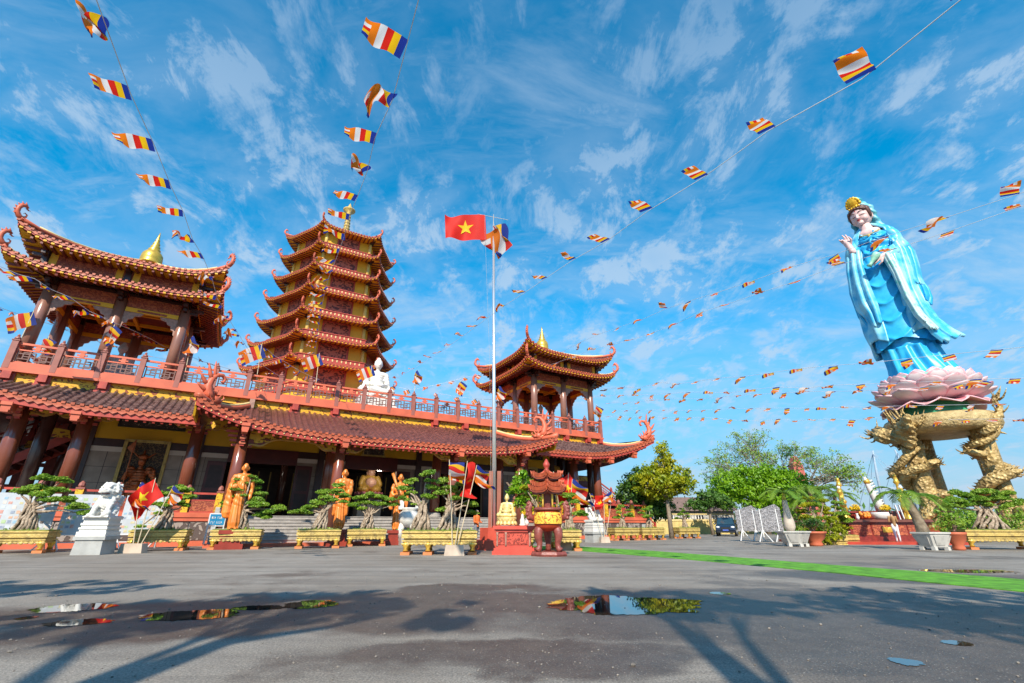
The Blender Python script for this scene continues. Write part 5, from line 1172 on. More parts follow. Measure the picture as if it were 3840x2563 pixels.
p7 = gnd(2080, 2068); P7 = Vector((p7.x, p7.y + .5, 0)); planter(P7, R(2), 2.3, "gilded planter behind the incense burner", 3, 1.0)
bonsai(P7 + Vector((-.6, .1, .84)), 0, "yellowish bonsai between the golden Buddha and the burner", 23, .5, 1.9, pads_auto(31, 11, 1.5, .5, 1.9, (.22, .32), -.1), leafm=LEAFY)
bonsai(P7 + Vector((.75, .1, .84)), 0, "bonsai with slim pale trunk right of the burner", 24, .3, 1.6, [(.0, 0, 1.35, .26, .14), (-.2, 0, 1.0, .24, .12), (.2, .1, 1.15, .26, .12), (.5, 0, .62, .32, .16), (-.1, .1, .7, .2, .1)], roots=8)
for i, (x, y, w, lb, bl) in enumerate(((2340, 2028, 1.9, "weathered planter just right of the right lion", "thin bonsai right of the right lion"), (2440, 2026, 1.9, "weathered planter in the middle of the far row", "rocky rooted bonsai in the far row before the tall yellow tree"), (2575, 2020, 2.0, "weathered planter at the right end of the far row", "stub trunk bonsai at the right end of the far row"))):
    PB(x, y, w + .3, lb, 40 + i, 1.5, pads_auto(50 + i, 6, 1.3, .7, 1.4, (.2, .32)), bl, base=.6, rz=R(25), dens=.7, legs=3)
pR = gnd(3745, 2063); pR = back(pR, .5); planter(Vector((pR.x, pR.y, 0)), R(-8), 2.9, "bright gold planter at the right edge of the court", 2, 1.1)
bonsai(Vector((pR.x, pR.y, .84)), 0, "wide bonsai with gnarled root mass in the right gold planter", 61, 1.4, 2.0, [(-1.2, 0, 1.25, .4, .16), (-.7, .1, 1.5, .42, .17), (-.2, 0, 1.3, .42, .16), (.3, 0, 1.5, .45, .17), (.8, 0, 1.25, .42, .16), (1.2, 0, 1.45, .42, .16), (-.9, -.1, 1.0, .34, .13), (.1, 0, 1.05, .36, .13), (1.0, 0, .95, .34, .13), (1.5, 0, 1.1, .4, .15), (-1.5, 0, 1.0, .3, .12)], roots=18, dens=.9)
# ================================================================ incense burner, altar table, urn
def burner():
    g = gnd(2062, 2088); o = thing_at("incense_burner", (g.x, g.y + .45, 0), R(-3), "big red and gold incense burner with tiered tiled roofs on three lion legs", "incense burner")
    BR = M("brown_red_lacquer", (.24, .06, .045), .4, var=.2, scale=8, bump=.3)
    mb = MB(); mb.lathe([(.66, 0), (.68, .06), (.64, .14)], n=8, ph=PI / 8); mb.build("base_slab", BR, o)
    for k in range(3):
        a = -PI / 2 + (k - .0) * 2 * PI / 3 + PI / 3; c, s = math.cos(a), math.sin(a); mb = MB()
        mb.tube([(c * .28, s * .28, .98), (c * .4, s * .4, .82), (c * .42, s * .42, .6), (c * .36, s * .36, .4), (c * .38, s * .38, .25), (c * .48, s * .48, .17)], [.13, .17, .14, .1, .1, .12], 10)
        mb.build("lion_leg", BR, o, True)
    mb = MB(); mb.lathe([(.02, .78), (.3, .82), (.47, .95), (.535, 1.15), (.52, 1.32), (.44, 1.45), (.4, 1.5)], n=32); mb.build("bowl", M("vermilion_bowl", (.50, .06, .02), .3), o, True)
    mb = MB()
    def band(i, j):
        a = -PI / 2 + (i - .5) * 2.2; z = 1.05 + .38 * j; r = .545 - .14 * max(0, (z - 1.25) / .25) ** 2 * .8; e = .06 * (abs(i - .5) > .46)
        return (r * math.cos(a), r * math.sin(a), z)
    mb.grid(band, 20, 6); mb.build("gold_dragon_band", carved("gold_relief", (.80, .48, .05), (.45, .10, .02), 9, 1, 1, .58), o, True)
    mb = MB(); mb.lathe([(.42, 1.48), (.5, 1.5), (.52, 1.56), (.46, 1.6), (.42, 1.6)], n=28); mb.build("rim", BR, o, True)
    for s in (-1, 1):
        mb = MB(); mb.tube([(s * .46, 0, 1.2), (s * .66, 0, 1.3), (s * .7, 0, 1.55), (s * .62, 0, 1.78), (s * .56, 0, 1.68)], [.1, .12, .13, .11, .07], 8)
        for k in range(5): mb.ell((s * (.7 + .04 * (k % 2)), -.05, 1.25 + k * .12), (.08, .1, .08), n=6, k=5)
        mb.build("dragon_handle", BR, o, True)
    mb = MB()
    for k in range(6): a = k * PI / 3; mb.piece(); mb.lathe([(.045, 0), (.03, .1), (.04, .3), (.03, .5), (.05, .6)], (.34 * math.cos(a), .34 * math.sin(a), 1.6), 8)
    mb.build("gold_column", GOLD, o, True)
    mb = MB(); mb.box(-.05, .05, -.1, -.02, 1.62, 2.1); mb.build("red_tablet", RED, o)
    mb = MB(); mb.lathe([(.16, 1.6), (.2, 1.9), (.22, 2.2)], n=6); mb.build("core", BR, o)
    RT = M("glazed_red_tile", (.30, .045, .04), .3, var=.3, scale=12, spec=.7)
    for (ap, z0, z1, d, nm) in ((.60, 2.14, 2.3, .28, "lower_roof"), (.53, 2.3, 2.5, .3, "middle_roof"), (.5, 2.62, 2.86, .42, "upper_roof")):
        poly_roof(o, 6, ap, d, z0, z1, .10, -PI / 2 + PI / 6, tile=RT, sp=.06, amp=.014, ridge=.03, th=.05, drop=.05, name=nm, ornament=lambda mr, p, a, s: mr.tube([p, (p[0] + .07 * math.cos(a), p[1] + .07 * math.sin(a), p[2] + .04), (p[0] + .1 * math.cos(a), p[1] + .1 * math.sin(a), p[2] + .13)], [.03, .022, .006], 5), smat=BR, soff=False)
    mb = MB(); mb.lathe([(.3, 2.4), (.28, 2.64)], n=6); mb.build("upper_drum", RCARVE, o)
    mb = MB(); mb.lathe([(.1, 2.84), (.14, 2.9), (.06, 2.98), (.12, 3.06), (.13, 3.14), (.02, 3.34)], n=12); mb.build("finial", RED, o, True)
burner()
def altar_table():
    g = gnd(1925, 2082); o = thing_at("carved_altar_table", (g.x + .05, g.y + .5, 0), R(-4), "bright red carved stone altar table left of the incense burner", "altar")
    AR = M("altar_red", (.55, .07, .045), .4, var=.12)
    mb = MB(); mb.box(-.8, .8, -.5, .5, 0, .12); mb.box(-.74, .74, -.45, .45, .12, .22); mb.box(-.66, .66, -.39, .39, .22, .28); mb.build("base_moulding", AR, o)
    mb = MB(); mb.box(-.62, .62, -.36, .36, .28, .76); mb.build("body", RED, o)
    mb = MB()
    for a, b in ((-.58, -.36), (-.24, .5)): mb.piece(); mb.box(a, b, -.385, -.355, .34, .72)
    mb.build("carved_panel", carved("red_altar_relief", (.50, .07, .04), (.24, .03, .02), 8, 1, 1, .55), o)
    mb = MB()
    for x in (-.62, -.3, .58): mb.piece(); mb.lathe([(.045, .28), (.03, .36), (.035, .66), (.06, .76)], (x, -.37, 0), 8)
    mb.build("corner_pillar", BRK, o, True)
    mb = MB(); mb.box(-.68, .68, -.42, .42, .76, .82); mb.build("scroll_frieze", RED, o)
    mb = MB(); mb.box(-.78, .78, -.5, .5, .86, .98); mb.box(-.72, .72, -.45, .45, .82, .86); mb.build("table_top", AR, o)
    b = thing_at("seated_buddha_statue", (g.x - .25, g.y + .5, .98), R(-10), "small pale gold Buddha seated on the bright red altar table", "statue")
    CG = M("cream_gold", (.70, .55, .22), .4, .15)
    seated(b, (0, 0, .3), .88, CG, lotus=(.28, .4, CG), vox=.018)
    w = thing_at("figurine", (g.x + .35, g.y + .45, .98), 0, "tiny white figurine beside the small gold Buddha", "figurine"); mb = MB(); mb.lathe([(.12, 0), (.13, .04), (.09, .08), (.1, .2), (.06, .28), (.055, .33), (.045, .4), (.01, .43)], n=12); mb.build("body", WHITE, w, True)
    f = thing_at("flower_vase", (g.x + .52, g.y + .75, .98), 0, "vase of yellow flowers behind the tiny white figurine", "flowers"); mb = MB(); mb.lathe([(.06, 0), (.09, .12), (.04, .24), (.06, .28)], n=12); mb.build("vase", WPAINT, f, True)
    rnd = random.Random(3); mb = MB(); leaf_pad(mb, (0, 0, .42), (.2, .2, .18), rnd, 260, .04); mb.build("blossoms", M("yellow_petals", (.75, .5, .01), .6), f)
altar_table()
def urn():
    p = onv(1525, 2040, 26.6); o = thing_at("marble_urn", p, TROT, "white marble tripod urn beside the monk with the club", "urn")
    mb = MB(); mb.box(-.5, .5, -.5, .5, 0, .35); mb.build("plinth", STEPM, o)
    mb = MB(); mb.lathe([(.02, .85), (.35, .95), (.58, 1.25), (.55, 1.6), (.4, 1.78), (.5, 1.85), (.5, 1.92), (.4, 1.92)], n=28); mb.build("bowl", WHITE, o, True)
    for k in range(3): a = 2 * PI * k / 3 - PI / 2 + .5; mb = MB(); mb.tube([(.3 * math.cos(a), .3 * math.sin(a), 1.1), (.42 * math.cos(a), .42 * math.sin(a), .75), (.38 * math.cos(a), .38 * math.sin(a), .36)], [.2, .15, .13], 10); mb.build("leg", WHITE, o, True)
    for s in (-1, 1): mb = MB(); mb.box(s * .5 - .13, s * .5 + .13, -.1, .1, 1.82, 2.3); mb.build("ear_handle", WHITE, o)
urn()
# leafy potted tree behind the golden buddha
g = gnd(1985, 2060); TR = Vector((g.x - .2, g.y + 4.2, 0))
def leafy_tree(name, p, label, cat, H, trunk_r, blobs, leafm, n, size, seed, trunk_top=.5, group=None, bark=None, branches=True):
    rnd = random.Random(seed); o = thing_at(name, p, 0, label, cat, group); mb = MB(); h = H * trunk_top
    mb.tube([(0, 0, -.05), (rnd.uniform(-.1, .1), 0, h * .5), (rnd.uniform(-.1, .1), rnd.uniform(-.1, .1), h), (0, 0, h * 1.5)], [trunk_r * 1.25, trunk_r, trunk_r * .8, trunk_r * .3], 9)
    if branches:
        for (x, y, z, rx, ry, rz) in blobs:
            s = Vector((0, 0, h * rnd.uniform(.75, 1.25))); e = Vector((x, y, z)); m = s.lerp(e, .5) + Vector((rnd.uniform(-.2, .2), rnd.uniform(-.2, .2), rnd.uniform(-.1, .3))) * H * .06
            mb.tube([s, m, e], [trunk_r * .5, trunk_r * .32, trunk_r * .12], 6)
            for _ in range(3):
                e2 = e + Vector((rnd.uniform(-rx, rx), rnd.uniform(-ry, ry), rnd.uniform(-rz, rz))) * .8; mb.tube([m, e.lerp(e2, .5), e2], [trunk_r * .2, trunk_r * .12, trunk_r * .04], 5)
    mb.build("trunk", bark or TBARK, o, True)
    tot = sum(b[3] * b[4] * b[5] for b in blobs) ; lf = MB()
    for (x, y, z, rx, ry, rz) in blobs:
        k = int(n * rx * ry * rz / tot); pts = []
        # leaf clumps over the blob's surface
        nc = max(6, int(k / 26)); 
        for _ in range(nc):
            v = Vector((rnd.gauss(0, 1), rnd.gauss(0, 1), rnd.gauss(0, 1))).normalized() * rnd.uniform(.62, 1.05)
            c = (x + v.x * rx, y + v.y * ry, z + v.z * rz); cr = min(rx, rz) * rnd.uniform(.12, .26)
            for _ in range(int(k / nc)): pts.append((c[0] + rnd.gauss(0, cr), c[1] + rnd.gauss(0, cr), c[2] + rnd.gauss(0, cr * .75)))
        lf.cards(pts, size, rnd)
    lf.build("crown", leafm, o); return o
leafy_tree("young_tree", TR, "young bright green leafy tree behind the small gold Buddha", "tree", 3.9, .06, [(-.1, 0, 3.3, .55, .5, .65), (.3, 0, 2.6, .7, .6, .6), (-.45, 0, 2.5, .55, .5, .5)], LEAFG, 1500, .12, 5, .45)
# blue notice on a stand
def notice():
    p = onv(812, 1962, 27.6); o = thing_at("notice_stand", (p.x, p.y, .17), TROT + R(10), "small blue notice on a white folding stand at the foot of the steps", "sign")
    mb = MB()
    for s in (-1, 1): mb.bar((s * .33, 0, 0), (s * .33, .05, 1.35), .05); mb.bar((s * .33, .3, 0), (s * .33, .05, 1.3), .035)
    mb.bar((-.33, .05, 1.35), (.33, .05, 1.35), .05); mb.bar((-.33, .02, .8), (.33, .02, .8), .04); mb.build("frame", WPAINT, o)
    mb = MB(); mb.box(-.31, .31, .0, .02, .84, 1.32); b = mb.build("blue_board", M("sign_blue", (.02, .25, .48), .5), o)
    mb = MB(); rnd = random.Random(2)
    for z in (1.17, .96):      # two lines of pale lettering, too small to read in the picture
        x = -.25
        while x < .22:
            w = rnd.uniform(.03, .05)
            if abs(x + .05) > .02: mb.box(x, x + .012, -.004, -.001, z - .05, z + .05); mb.box(x, x + w, -.004, -.001, z + (.03 if rnd.random() < .5 else -.05), z + (.05 if rnd.random() < .5 else -.03))
            x += w + .02
    mb.build("white_lettering", WPAINT, b)
notice()
# photo boards on the left
def photo_board(x0, x1, label, seed, v=28.2, zb=.62, zt=2.25, dark=False):
    a, b = onv(x0, 1990, v), onv(x1, 1990, v); c = (a + b) / 2; w = (b - a).length; rnd = random.Random(seed)
    o = thing_at("photo_board", (c.x, c.y, 0), TROT, label, "display board", "photo boards standing before the left veranda")
    mb = MB(); mb.box(-w / 2, w / 2, 0, .03, zb, zt); p = mb.build("panel", M("printed_board", (.50, .53, .56), .5, var=.08) if "printed_board" not in bpy.data.materials else bpy.data.materials["printed_board"], o)
    mb = MB()
    for s in (-1, 1):
        mb.piece(); mb.bar((s * (w / 2 - .06), .04, .05), (s * (w / 2 - .06), .04, zb + .3), .04); mb.bar((s * (w / 2 - .06), .04, .45), (s * (w / 2 - .3), -.3, .03), .035); mb.bar((s * (w / 2 - .06), .04, .45), (s * (w / 2 - .06), .5, .03), .035)
    mb.build("leg", WPAINT, o)
    mb = MB(); mb.bar((-w / 2, .03, .32), (w / 2, .03, .32), .035); mb.bar((-w / 2, .01, zb), (w / 2, .01, zb), .04); mb.build("rail", WPAINT, o)
    cols = [(.25, .42, .55), (.55, .48, .25), (.6, .35, .22), (.35, .5, .22), (.62, .55, .5), (.2, .25, .35), (.5, .55, .6), (.55, .25, .2)]
    mats = []
    for i, cc in enumerate(cols):
        nm = "photo_print_%s" % "abcdefgh"[i]; mats.append(bpy.data.materials.get(nm) or M(nm, cc, .5, col2=tuple(min(.7, q * .8 + .2) for q in cc), scale=9, det=3, lo=.3, hi=.7))
    pics = MB(); nx = int(w / .17)
    for r in range(8):
        for k in range(nx):
            if rnd.random() < .3: continue
            x = -w / 2 + .06 + k * (w - .1) / nx; z = zb + .08 + r * (zt - zb - .15) / 8
            pics.piece(); pics.box(x, x + .1 + .05 * rnd.random(), -.006, -.001, z, z + .08 + .06 * rnd.random(), m=rnd.randrange(8))
    pics.build("photo_print", mats, p); return o
photo_board(-60, 185, "photo board behind the far left bonsai", 1, 27.6)
photo_board(212, 425, "photo board directly behind the left marble lion", 2, 27.6)
photo_board(440, 600, "photo board between the left lion and second bonsai", 3, 27.6)
# ================================================================ right side court
def score_board(p, w, rz, label, slant):
    o = thing_at("notice_board", p, rz, label, "display board", "grey notice boards on trestles before the parked car")
    GB = bpy.data.materials.get("grey_list_board") or carved("grey_list_board", (.34, .33, .34), (.15, .145, .15), 16, .5, 2.2, .56, .7)
    mb = MB(); mb.prism([(-w / 2, .62), (-w / 2, 2.05 - slant), (w / 2 - .28, 2.28), (w / 2, 2.05), (w / 2, .62)], 0, .05); mb.build("panel", GB, o)
    mb = MB()
    for x in ([-w / 2 + .3, w / 2 - .3]):
        mb.piece(); mb.bar((x, -.03, .3), (x, -.03, 2.0), .045); mb.bar((x, 0, .72), (x - .4, -.3, .03), .045); mb.bar((x, 0, .72), (x + .4, -.3, .03), .045); mb.bar((x, 0, .72), (x, .45, .03), .045)
    mb.build("trestle", WPAINT, o)
g1 = gnd(2808, 2030); g2 = gnd(2893, 2034)
score_board((g1.x, g1.y - .3, 0), 1.55, R(6), "grey notice board on trestles beside the dark car", .12)
score_board((g2.x, g2.y - .2, 0), 1.6, R(-6), "grey notice board on trestles left of the bottle palm", .22)
def hex_pot(p, label, s=1.0, mat=None, rz=0):
    o = thing_at("hexagonal_planter", p, rz, label, "planter", "white hexagonal concrete planters"); mb = MB(); mb.lathe([(.55 * s, .12), (.8 * s, .64), (.86 * s, .66), (.86 * s, .72), (.78 * s, .72)], n=6, ph=PI / 6); mb.build("basin", mat or M("weathered_white", (.55, .53, .48), .75, col2=(.25, .24, .22), scale=5, lo=.5, hi=.9) if "weathered_white" not in bpy.data.materials else bpy.data.materials["weathered_white"], o)
    mb = MB()
    for k in range(6): a = k * PI / 3 + PI / 6; mb.piece(); mb.box(.52 * s * math.cos(a) - .08, .52 * s * math.cos(a) + .08, .52 * s * math.sin(a) - .08, .52 * s * math.sin(a) + .08, 0, .14)
    mb.build("foot", bpy.data.materials["weathered_white"], o)
    mb = MB(); mb.lathe([(.74 * s, .62), (.74 * s, .70)], n=6, ph=PI / 6); mb.build("mossy_soil", SOIL, o)
    mb = MB()
    for k in range(6):
        a = (k + .5) * PI / 3 + PI / 6; c, s_ = math.cos(a), math.sin(a); r0, r1 = .55 * s * .866, .8 * s * .866
        t = Vector((-s_, c, 0)); A = Vector((c * (r0 + .03), s_ * (r0 + .03), .2)); B = Vector((c * (r1 + .005), s_ * (r1 + .005), .58)); e = Vector((c, s_, 0)) * .02
        mb.piece(); mb.add([A - t * .17 * s + e, A + t * .17 * s + e, B + t * .26 * s + e, B - t * .26 * s + e, A - t * .17 * s - e, A + t * .17 * s - e, B + t * .26 * s - e, B - t * .26 * s - e], [(0, 1, 2, 3), (0, 4, 5, 1), (1, 5, 6, 2), (2, 6, 7, 3), (3, 7, 4, 0)])
    mb.build("side_panel", bpy.data.materials["weathered_white"], o); return o
def frond(mb, p, a, L, rise, drop, rnd, w=.34, n=20, thick=.02):
    pts = []
    for i in range(n + 1):
        t = i / n; r = L * t * (1 - .12 * t); z = rise * math.sin(min(1, t * 1.25) * PI / 2) - drop * t ** 2.4
        pts.append(Vector((p[0] + r * math.cos(a), p[1] + r * math.sin(a), p[2] + z)))
    mb.tube(pts, [thick * (1 - .8 * i / n) for i in range(n + 1)], 4)
    side = Vector((-math.sin(a), math.cos(a), 0))
    for i in range(2, n * 2 + 1):
        t = i / (2 * n + 1); k = int(t * n); q = pts[k].lerp(pts[min(n, k + 1)], t * n - k); d = (pts[min(n, k + 1)] - pts[max(0, k - 1)]).normalized(); l = w * math.sin(PI * min(1, t * .93 + .07)) ** .6 * L / 1.6
        for s in (-1, 1):
            e = q + (side * s * .8 + d * .75 + Vector((0, 0, -.12 - .35 * rnd.random()))) * l; m = q.lerp(e, .45) + Vector((0, 0, .05 * l)); wd = Vector((d.x, d.y, d.z)) * .022
            mb.add([q - wd * .7, q + wd * .7, m + wd, e, m - wd], [(0, 1, 2, 3, 4)])
def palm(p, label, trunk, nf, L, seed, name="bottle_palm", mat=None, tm=None, lean=(0, 0), extra=None):
    rnd = random.Random(seed); o = thing_at(name, p, 0, label, "palm"); mb = MB(); zt = trunk[-1][1]
    pts = [(lean[0] * (z / zt) ** 1.5, lean[1] * z / zt, z) for r, z in trunk]; mb.tube(pts, [r for r, z in trunk], 14); mb.build("trunk", tm or M("pale_palm_bark", (.50, .42, .34), .7, var=.1, scale=4), o, True)
    if extra: mb = MB(); mb.tube([(pts[-1][0], pts[-1][1], zt), (pts[-1][0] + .02, pts[-1][1], zt + extra)], [.1, .05], 8); mb.build("crownshaft", M("yellow_green_shaft", (.4, .38, .05), .5), o, True)
    mb = MB(); c = (pts[-1][0], pts[-1][1], zt + (extra or 0))
    for k in range(nf):
        a = 2 * PI * k / nf + rnd.uniform(-.3, .3); frond(mb, c, a, L * rnd.uniform(.85, 1.1), rnd.uniform(.25, .75) * L * .5, rnd.uniform(.5, 1.0) * L * .62, rnd)
    mb.build("crown", mat or PALML, o); return o
g = gnd(2985, 2052); g = back(g, .7); hex_pot((g.x, g.y, 0), "white hexagonal planter under the bottle palm by the grey boards", .95)
palm((g.x - .1, g.y, .68), "pale bottle trunked palm right of the grey boards", [(.16, 0), (.27, .25), (.26, .5), (.17, .9), (.13, 1.35), (.12, 1.55)], 8, 1.5, 3, extra=.35)
g = gnd(3510, 2066); g = back(g, .7); hex_pot((g.x, g.y, 0), "weathered hexagonal planter under the brown trunked palm", .92, rz=.3)
palm((g.x - .3, g.y, .68), "curved brown trunked palm in front of the dragon columns", [(.26, 0), (.22, .3), (.19, .8), (.17, 1.3), (.16, 1.55)], 10, 1.75, 8, tm=TBARK, lean=(-.35, 0))
def round_pot(p, label, r, h, mat, plant, seed, leafm=LEAFD, pr=(.5, .5, .4), foot=True):
    o = thing_at("round_flowerpot", p, 0, label, "flowerpot", "round glazed flowerpots"); mb = MB()
    prof = [(r * .55, 0), (r * .6, h * .12), (r * .5, h * .3), (r * .85, h * .55), (r, h * .85), (r * 1.08, h * .88), (r * 1.08, h), (r * .9, h)] if foot else [(r * .62, 0), (r * .75, h * .5), (r * .92, h * .88), (r * 1.05, h * .9), (r * 1.05, h), (r * .85, h)]
    mb.lathe(prof, n=24); mb.build("pot", mat, o, True)
    rnd = random.Random(seed); q = thing_at("potted_shrub", (p[0], p[1], p[2] + h - .05), 0, plant, "shrub", "shrubs in round flowerpots"); mb = MB()
    for k in range(7): a = rnd.uniform(0, 6.28); mb.tube([(0, 0, -.02), (pr[0] * .4 * math.cos(a), pr[1] * .4 * math.sin(a), pr[2] * .7), (pr[0] * .8 * math.cos(a), pr[1] * .8 * math.sin(a), pr[2] * 1.4)], [.025, .018, .008], 5)
    mb.build("stems", BARK, q)
    mb = MB(); leaf_pad(mb, (0, 0, pr[2] * .75), pr, rnd, 620, .06); leaf_pad(mb, (.1, 0, pr[2] * 1.2), (pr[0] * .6, pr[1] * .6, pr[2] * .5), rnd, 260, .06); mb.build("crown", leafm, q)
g = gnd(3062, 2050); g = back(g, .5); round_pot((g.x, g.y, 0), "big terracotta footed pot beside the bottle palm planter", .55, .7, TERRA, "dark green shrub in the big terracotta pot", 1, pr=(.62, .6, .42))
g = gnd(3600, 2066); g = back(g, .35); round_pot((g.x, g.y, 0), "terracotta footed pot between the right palm and gold planter", .38, .72, TERRA, "leafy shrub in the terracotta pot by the gold planter", 2, pr=(.5, .5, .5), leafm=LEAFB)
g = gnd(3208, 2038); round_pot((g.x, g.y + .3, .05), "slim pink pot on the red step left of the altar", .27, .62, PINK, "yellow green clipped shrub in the pink pot", 3, leafm=LEAFY, pr=(.3, .3, .28), foot=False)
for i, (x, y, Y, h) in enumerate(((3080, 2040, 27.5, 1.7), (3130, 2035, 29.0, 1.2))):
    q = aty(x, 2000, Y); bonsai((q.x, q.y, .4), 0, ("gnarled yellow leaved bonsai behind the terracotta pot", "tangled low bonsai left of the offering altar")[i], 80 + i, .9, 2.0, pads_auto(90 + i, 9, 2.0, .7, 2.0, (.28, .42)), leafm=LEAFY if i == 0 else LEAFB, dens=.7)
    planter((q.x, q.y + .2, -.35), 0, 2.4, ("dull planter under the gnarled yellow leaved bonsai", "dull planter under the tangled low bonsai")[i], 2)
def altar():
    o = thing_at("offering_altar", (22.6, 29.6, 0), R(-6), "long carved red stone altar with offerings before the dragon columns", "altar")
    AR = M("polished_red_granite", (.20, .028, .02), .25, var=.25, scale=6, spec=.6)
    mb = MB(); mb.box(-5.2, 2.6, -2.2, 3, 0, .14); mb.build("red_step", M("red_floor_tile", (.42, .05, .03), .3), o)
    mb = MB(); mb.box(-2.3, 2.4, 0, 1.2, .14, .36); mb.box(-2.15, 2.25, .08, 1.1, .36, 1.1); mb.box(-2.3, 2.4, .02, 1.15, 1.1, 1.18); mb.build("body", AR, o)
    mb = MB()
    for a, b in ((-2.05, -1.0), (-.9, 1.0), (1.1, 2.15)): mb.piece(); mb.box(a, b, .05, .09, .45, 1.02)
    mb.build("carved_panel", RCARVE, o)
    mb = MB(); mb.box(-.35, .35, .03, .055, .6, .9); mb.ell((0.15, .03, .75), (.22, .03, .16), n=10, k=6); mb.build("gold_emblem", GOLD, o)
    mb = MB(); mb.box(-2.5, 2.6, -.15, 1.4, 1.18, 1.32); mb.build("table_top", M("brown_granite_top", (.16, .06, .045), .25), o)
    mb = MB(); mb.prism([(-2.5, 1.32), (-2.9, 1.5), (-2.5, 1.45)], -.1, 1.3); mb.build("end_scroll", PINK, o)
    mb = MB(); mb.box(-1.8, 2.2, 1.5, 2.6, 0.14, 1.72); mb.box(-1.95, 2.35, 1.42, 2.7, 1.72, 1.84); mb.build("upper_altar", AR, o)
    for lab, x, y, z, h in (("gold candle column with white tip at the left end of the altar", -2.1, .3, 1.32, 2.0), ("taller gold candle column with flowers behind the left one", -1.55, 1.2, 1.32, 2.6), ("gold candle column beside the palm on the altar", 1.5, .3, 1.32, 2.0), ("gold candle column half hidden behind the palm", 1.95, 1.2, 1.32, 2.8)):
        c = thing_at("candle_column", o.matrix_basis @ Vector((x, y, z)) if False else (22.6 + x * math.cos(R(-6)) - y * math.sin(R(-6)), 29.6 + x * math.sin(R(-6)) + y * math.cos(R(-6)), z), 0, lab, "candle holder", "gold candle columns on the altar")
        mb = MB(); s = h / 2.0
        mb.lathe([(.24, 0), (.25, .06 * s), (.12, .2 * s), (.1, .35 * s), (.17, .45 * s), (.14, .62 * s), (.1, .7 * s), (.2, .8 * s), (.21, .86 * s), (.1, .95 * s), (.13, 1.2 * s), (.09, 1.35 * s), (.08, 1.5 * s), (.18, 1.6 * s), (.13, 1.68 * s), (.1, 1.82 * s)], n=16); mb.build("shaft", GOLD, c, True)
        mb = MB(); mb.ell((0, 0, 1.88 * s), (.1, .1, .1)); mb.build("bulb_tip", WPAINT if h == 2.0 else GOLD, c, True)
    W = lambda x, y, z: (22.6 + x * math.cos(R(-6)) - y * math.sin(R(-6)), 29.6 + x * math.sin(R(-6)) + y * math.cos(R(-6)), z)
    for i, (x, y, z, lab) in enumerate(((-1.2, .7, 1.32, "yellow flowers in a white vase at the left of the altar"), (.75, 1.0, 1.32, "yellow flowers beside the white incense rack"))):
        f = thing_at("flower_vase", W(x, y, z), 0, lab, "flowers", "vases of yellow flowers on the altar"); mb = MB(); mb.lathe([(.07, 0), (.1, .14), (.05, .3), (.08, .36)], n=12); mb.build("vase", WPAINT, f, True)
        rnd = random.Random(i); mb = MB(); leaf_pad(mb, (0, 0, .62), (.28, .28, .3), rnd, 420, .05); mb.build("blossoms", bpy.data.materials["yellow_petals"], f)
    f = thing_at("incense_bowl", W(.05, .5, 1.32), 0, "wide white marble incense bowl on the altar", "bowl"); mb = MB(); mb.lathe([(.3, 0), (.42, .08), (.5, .3), (.47, .42), (.4, .42)], n=24); mb.build("bowl", WHITE, f, True)
    f = thing_at("phoenix_statue", W(.55, 1.6, 1.84), R(20), "white and gold carved phoenix with raised tail behind the altar", "statue"); mb = MB()
    mb.tube([(.35, 0, .0), (.3, 0, .5), (.05, 0, 1.0), (-.2, 0, 1.6), (-.3, 0, 2.1)], [.25, .26, .2, .14, .08], 8)
    for k in range(9): z = .4 + k * .17; x = .3 - k * .065; mb.tube([(x, -.1, z), (x + .3, -.15, z + .12), (x + .45, -.1, z + .02)], [.07, .05, .01], 5)
    mb.build("body", WHITE, f, True); mb = MB(); mb.lathe([(.14, 0), (.2, .15), (.12, .32)], (-.2, 0, 1.65), 10); mb.build("gold_collar", GOLD, f, True)
    f = thing_at("offering_tray", W(-.7, .8, 1.32), 0, "heap of orange fruit offerings on the altar", "offering"); mb = MB(); rnd = random.Random(5); mb.lathe([(.3, 0), (.42, .08)], n=16); mb.build("tray", RED, f)
    mb = MB(); [(mb.piece(), mb.ell((rnd.uniform(-.3, .3), rnd.uniform(-.2, .2), .16 + rnd.uniform(0, .25)), .1, n=8, k=6)) for _ in range(16)]; mb.build("fruit", M("orange_fruit", (.7, .25, .03), .5), f, True)
    f = thing_at("white_rack", W(1.15, .4, 1.32), 0, "two white upright incense racks beside the gold candle column", "rack"); mb = MB()
    for x in (-.12, .12): mb.piece(); mb.bar((x, 0, 0), (x - .1, 0, .85), .09, .05)
    mb.build("slat", WPAINT, f)
altar()
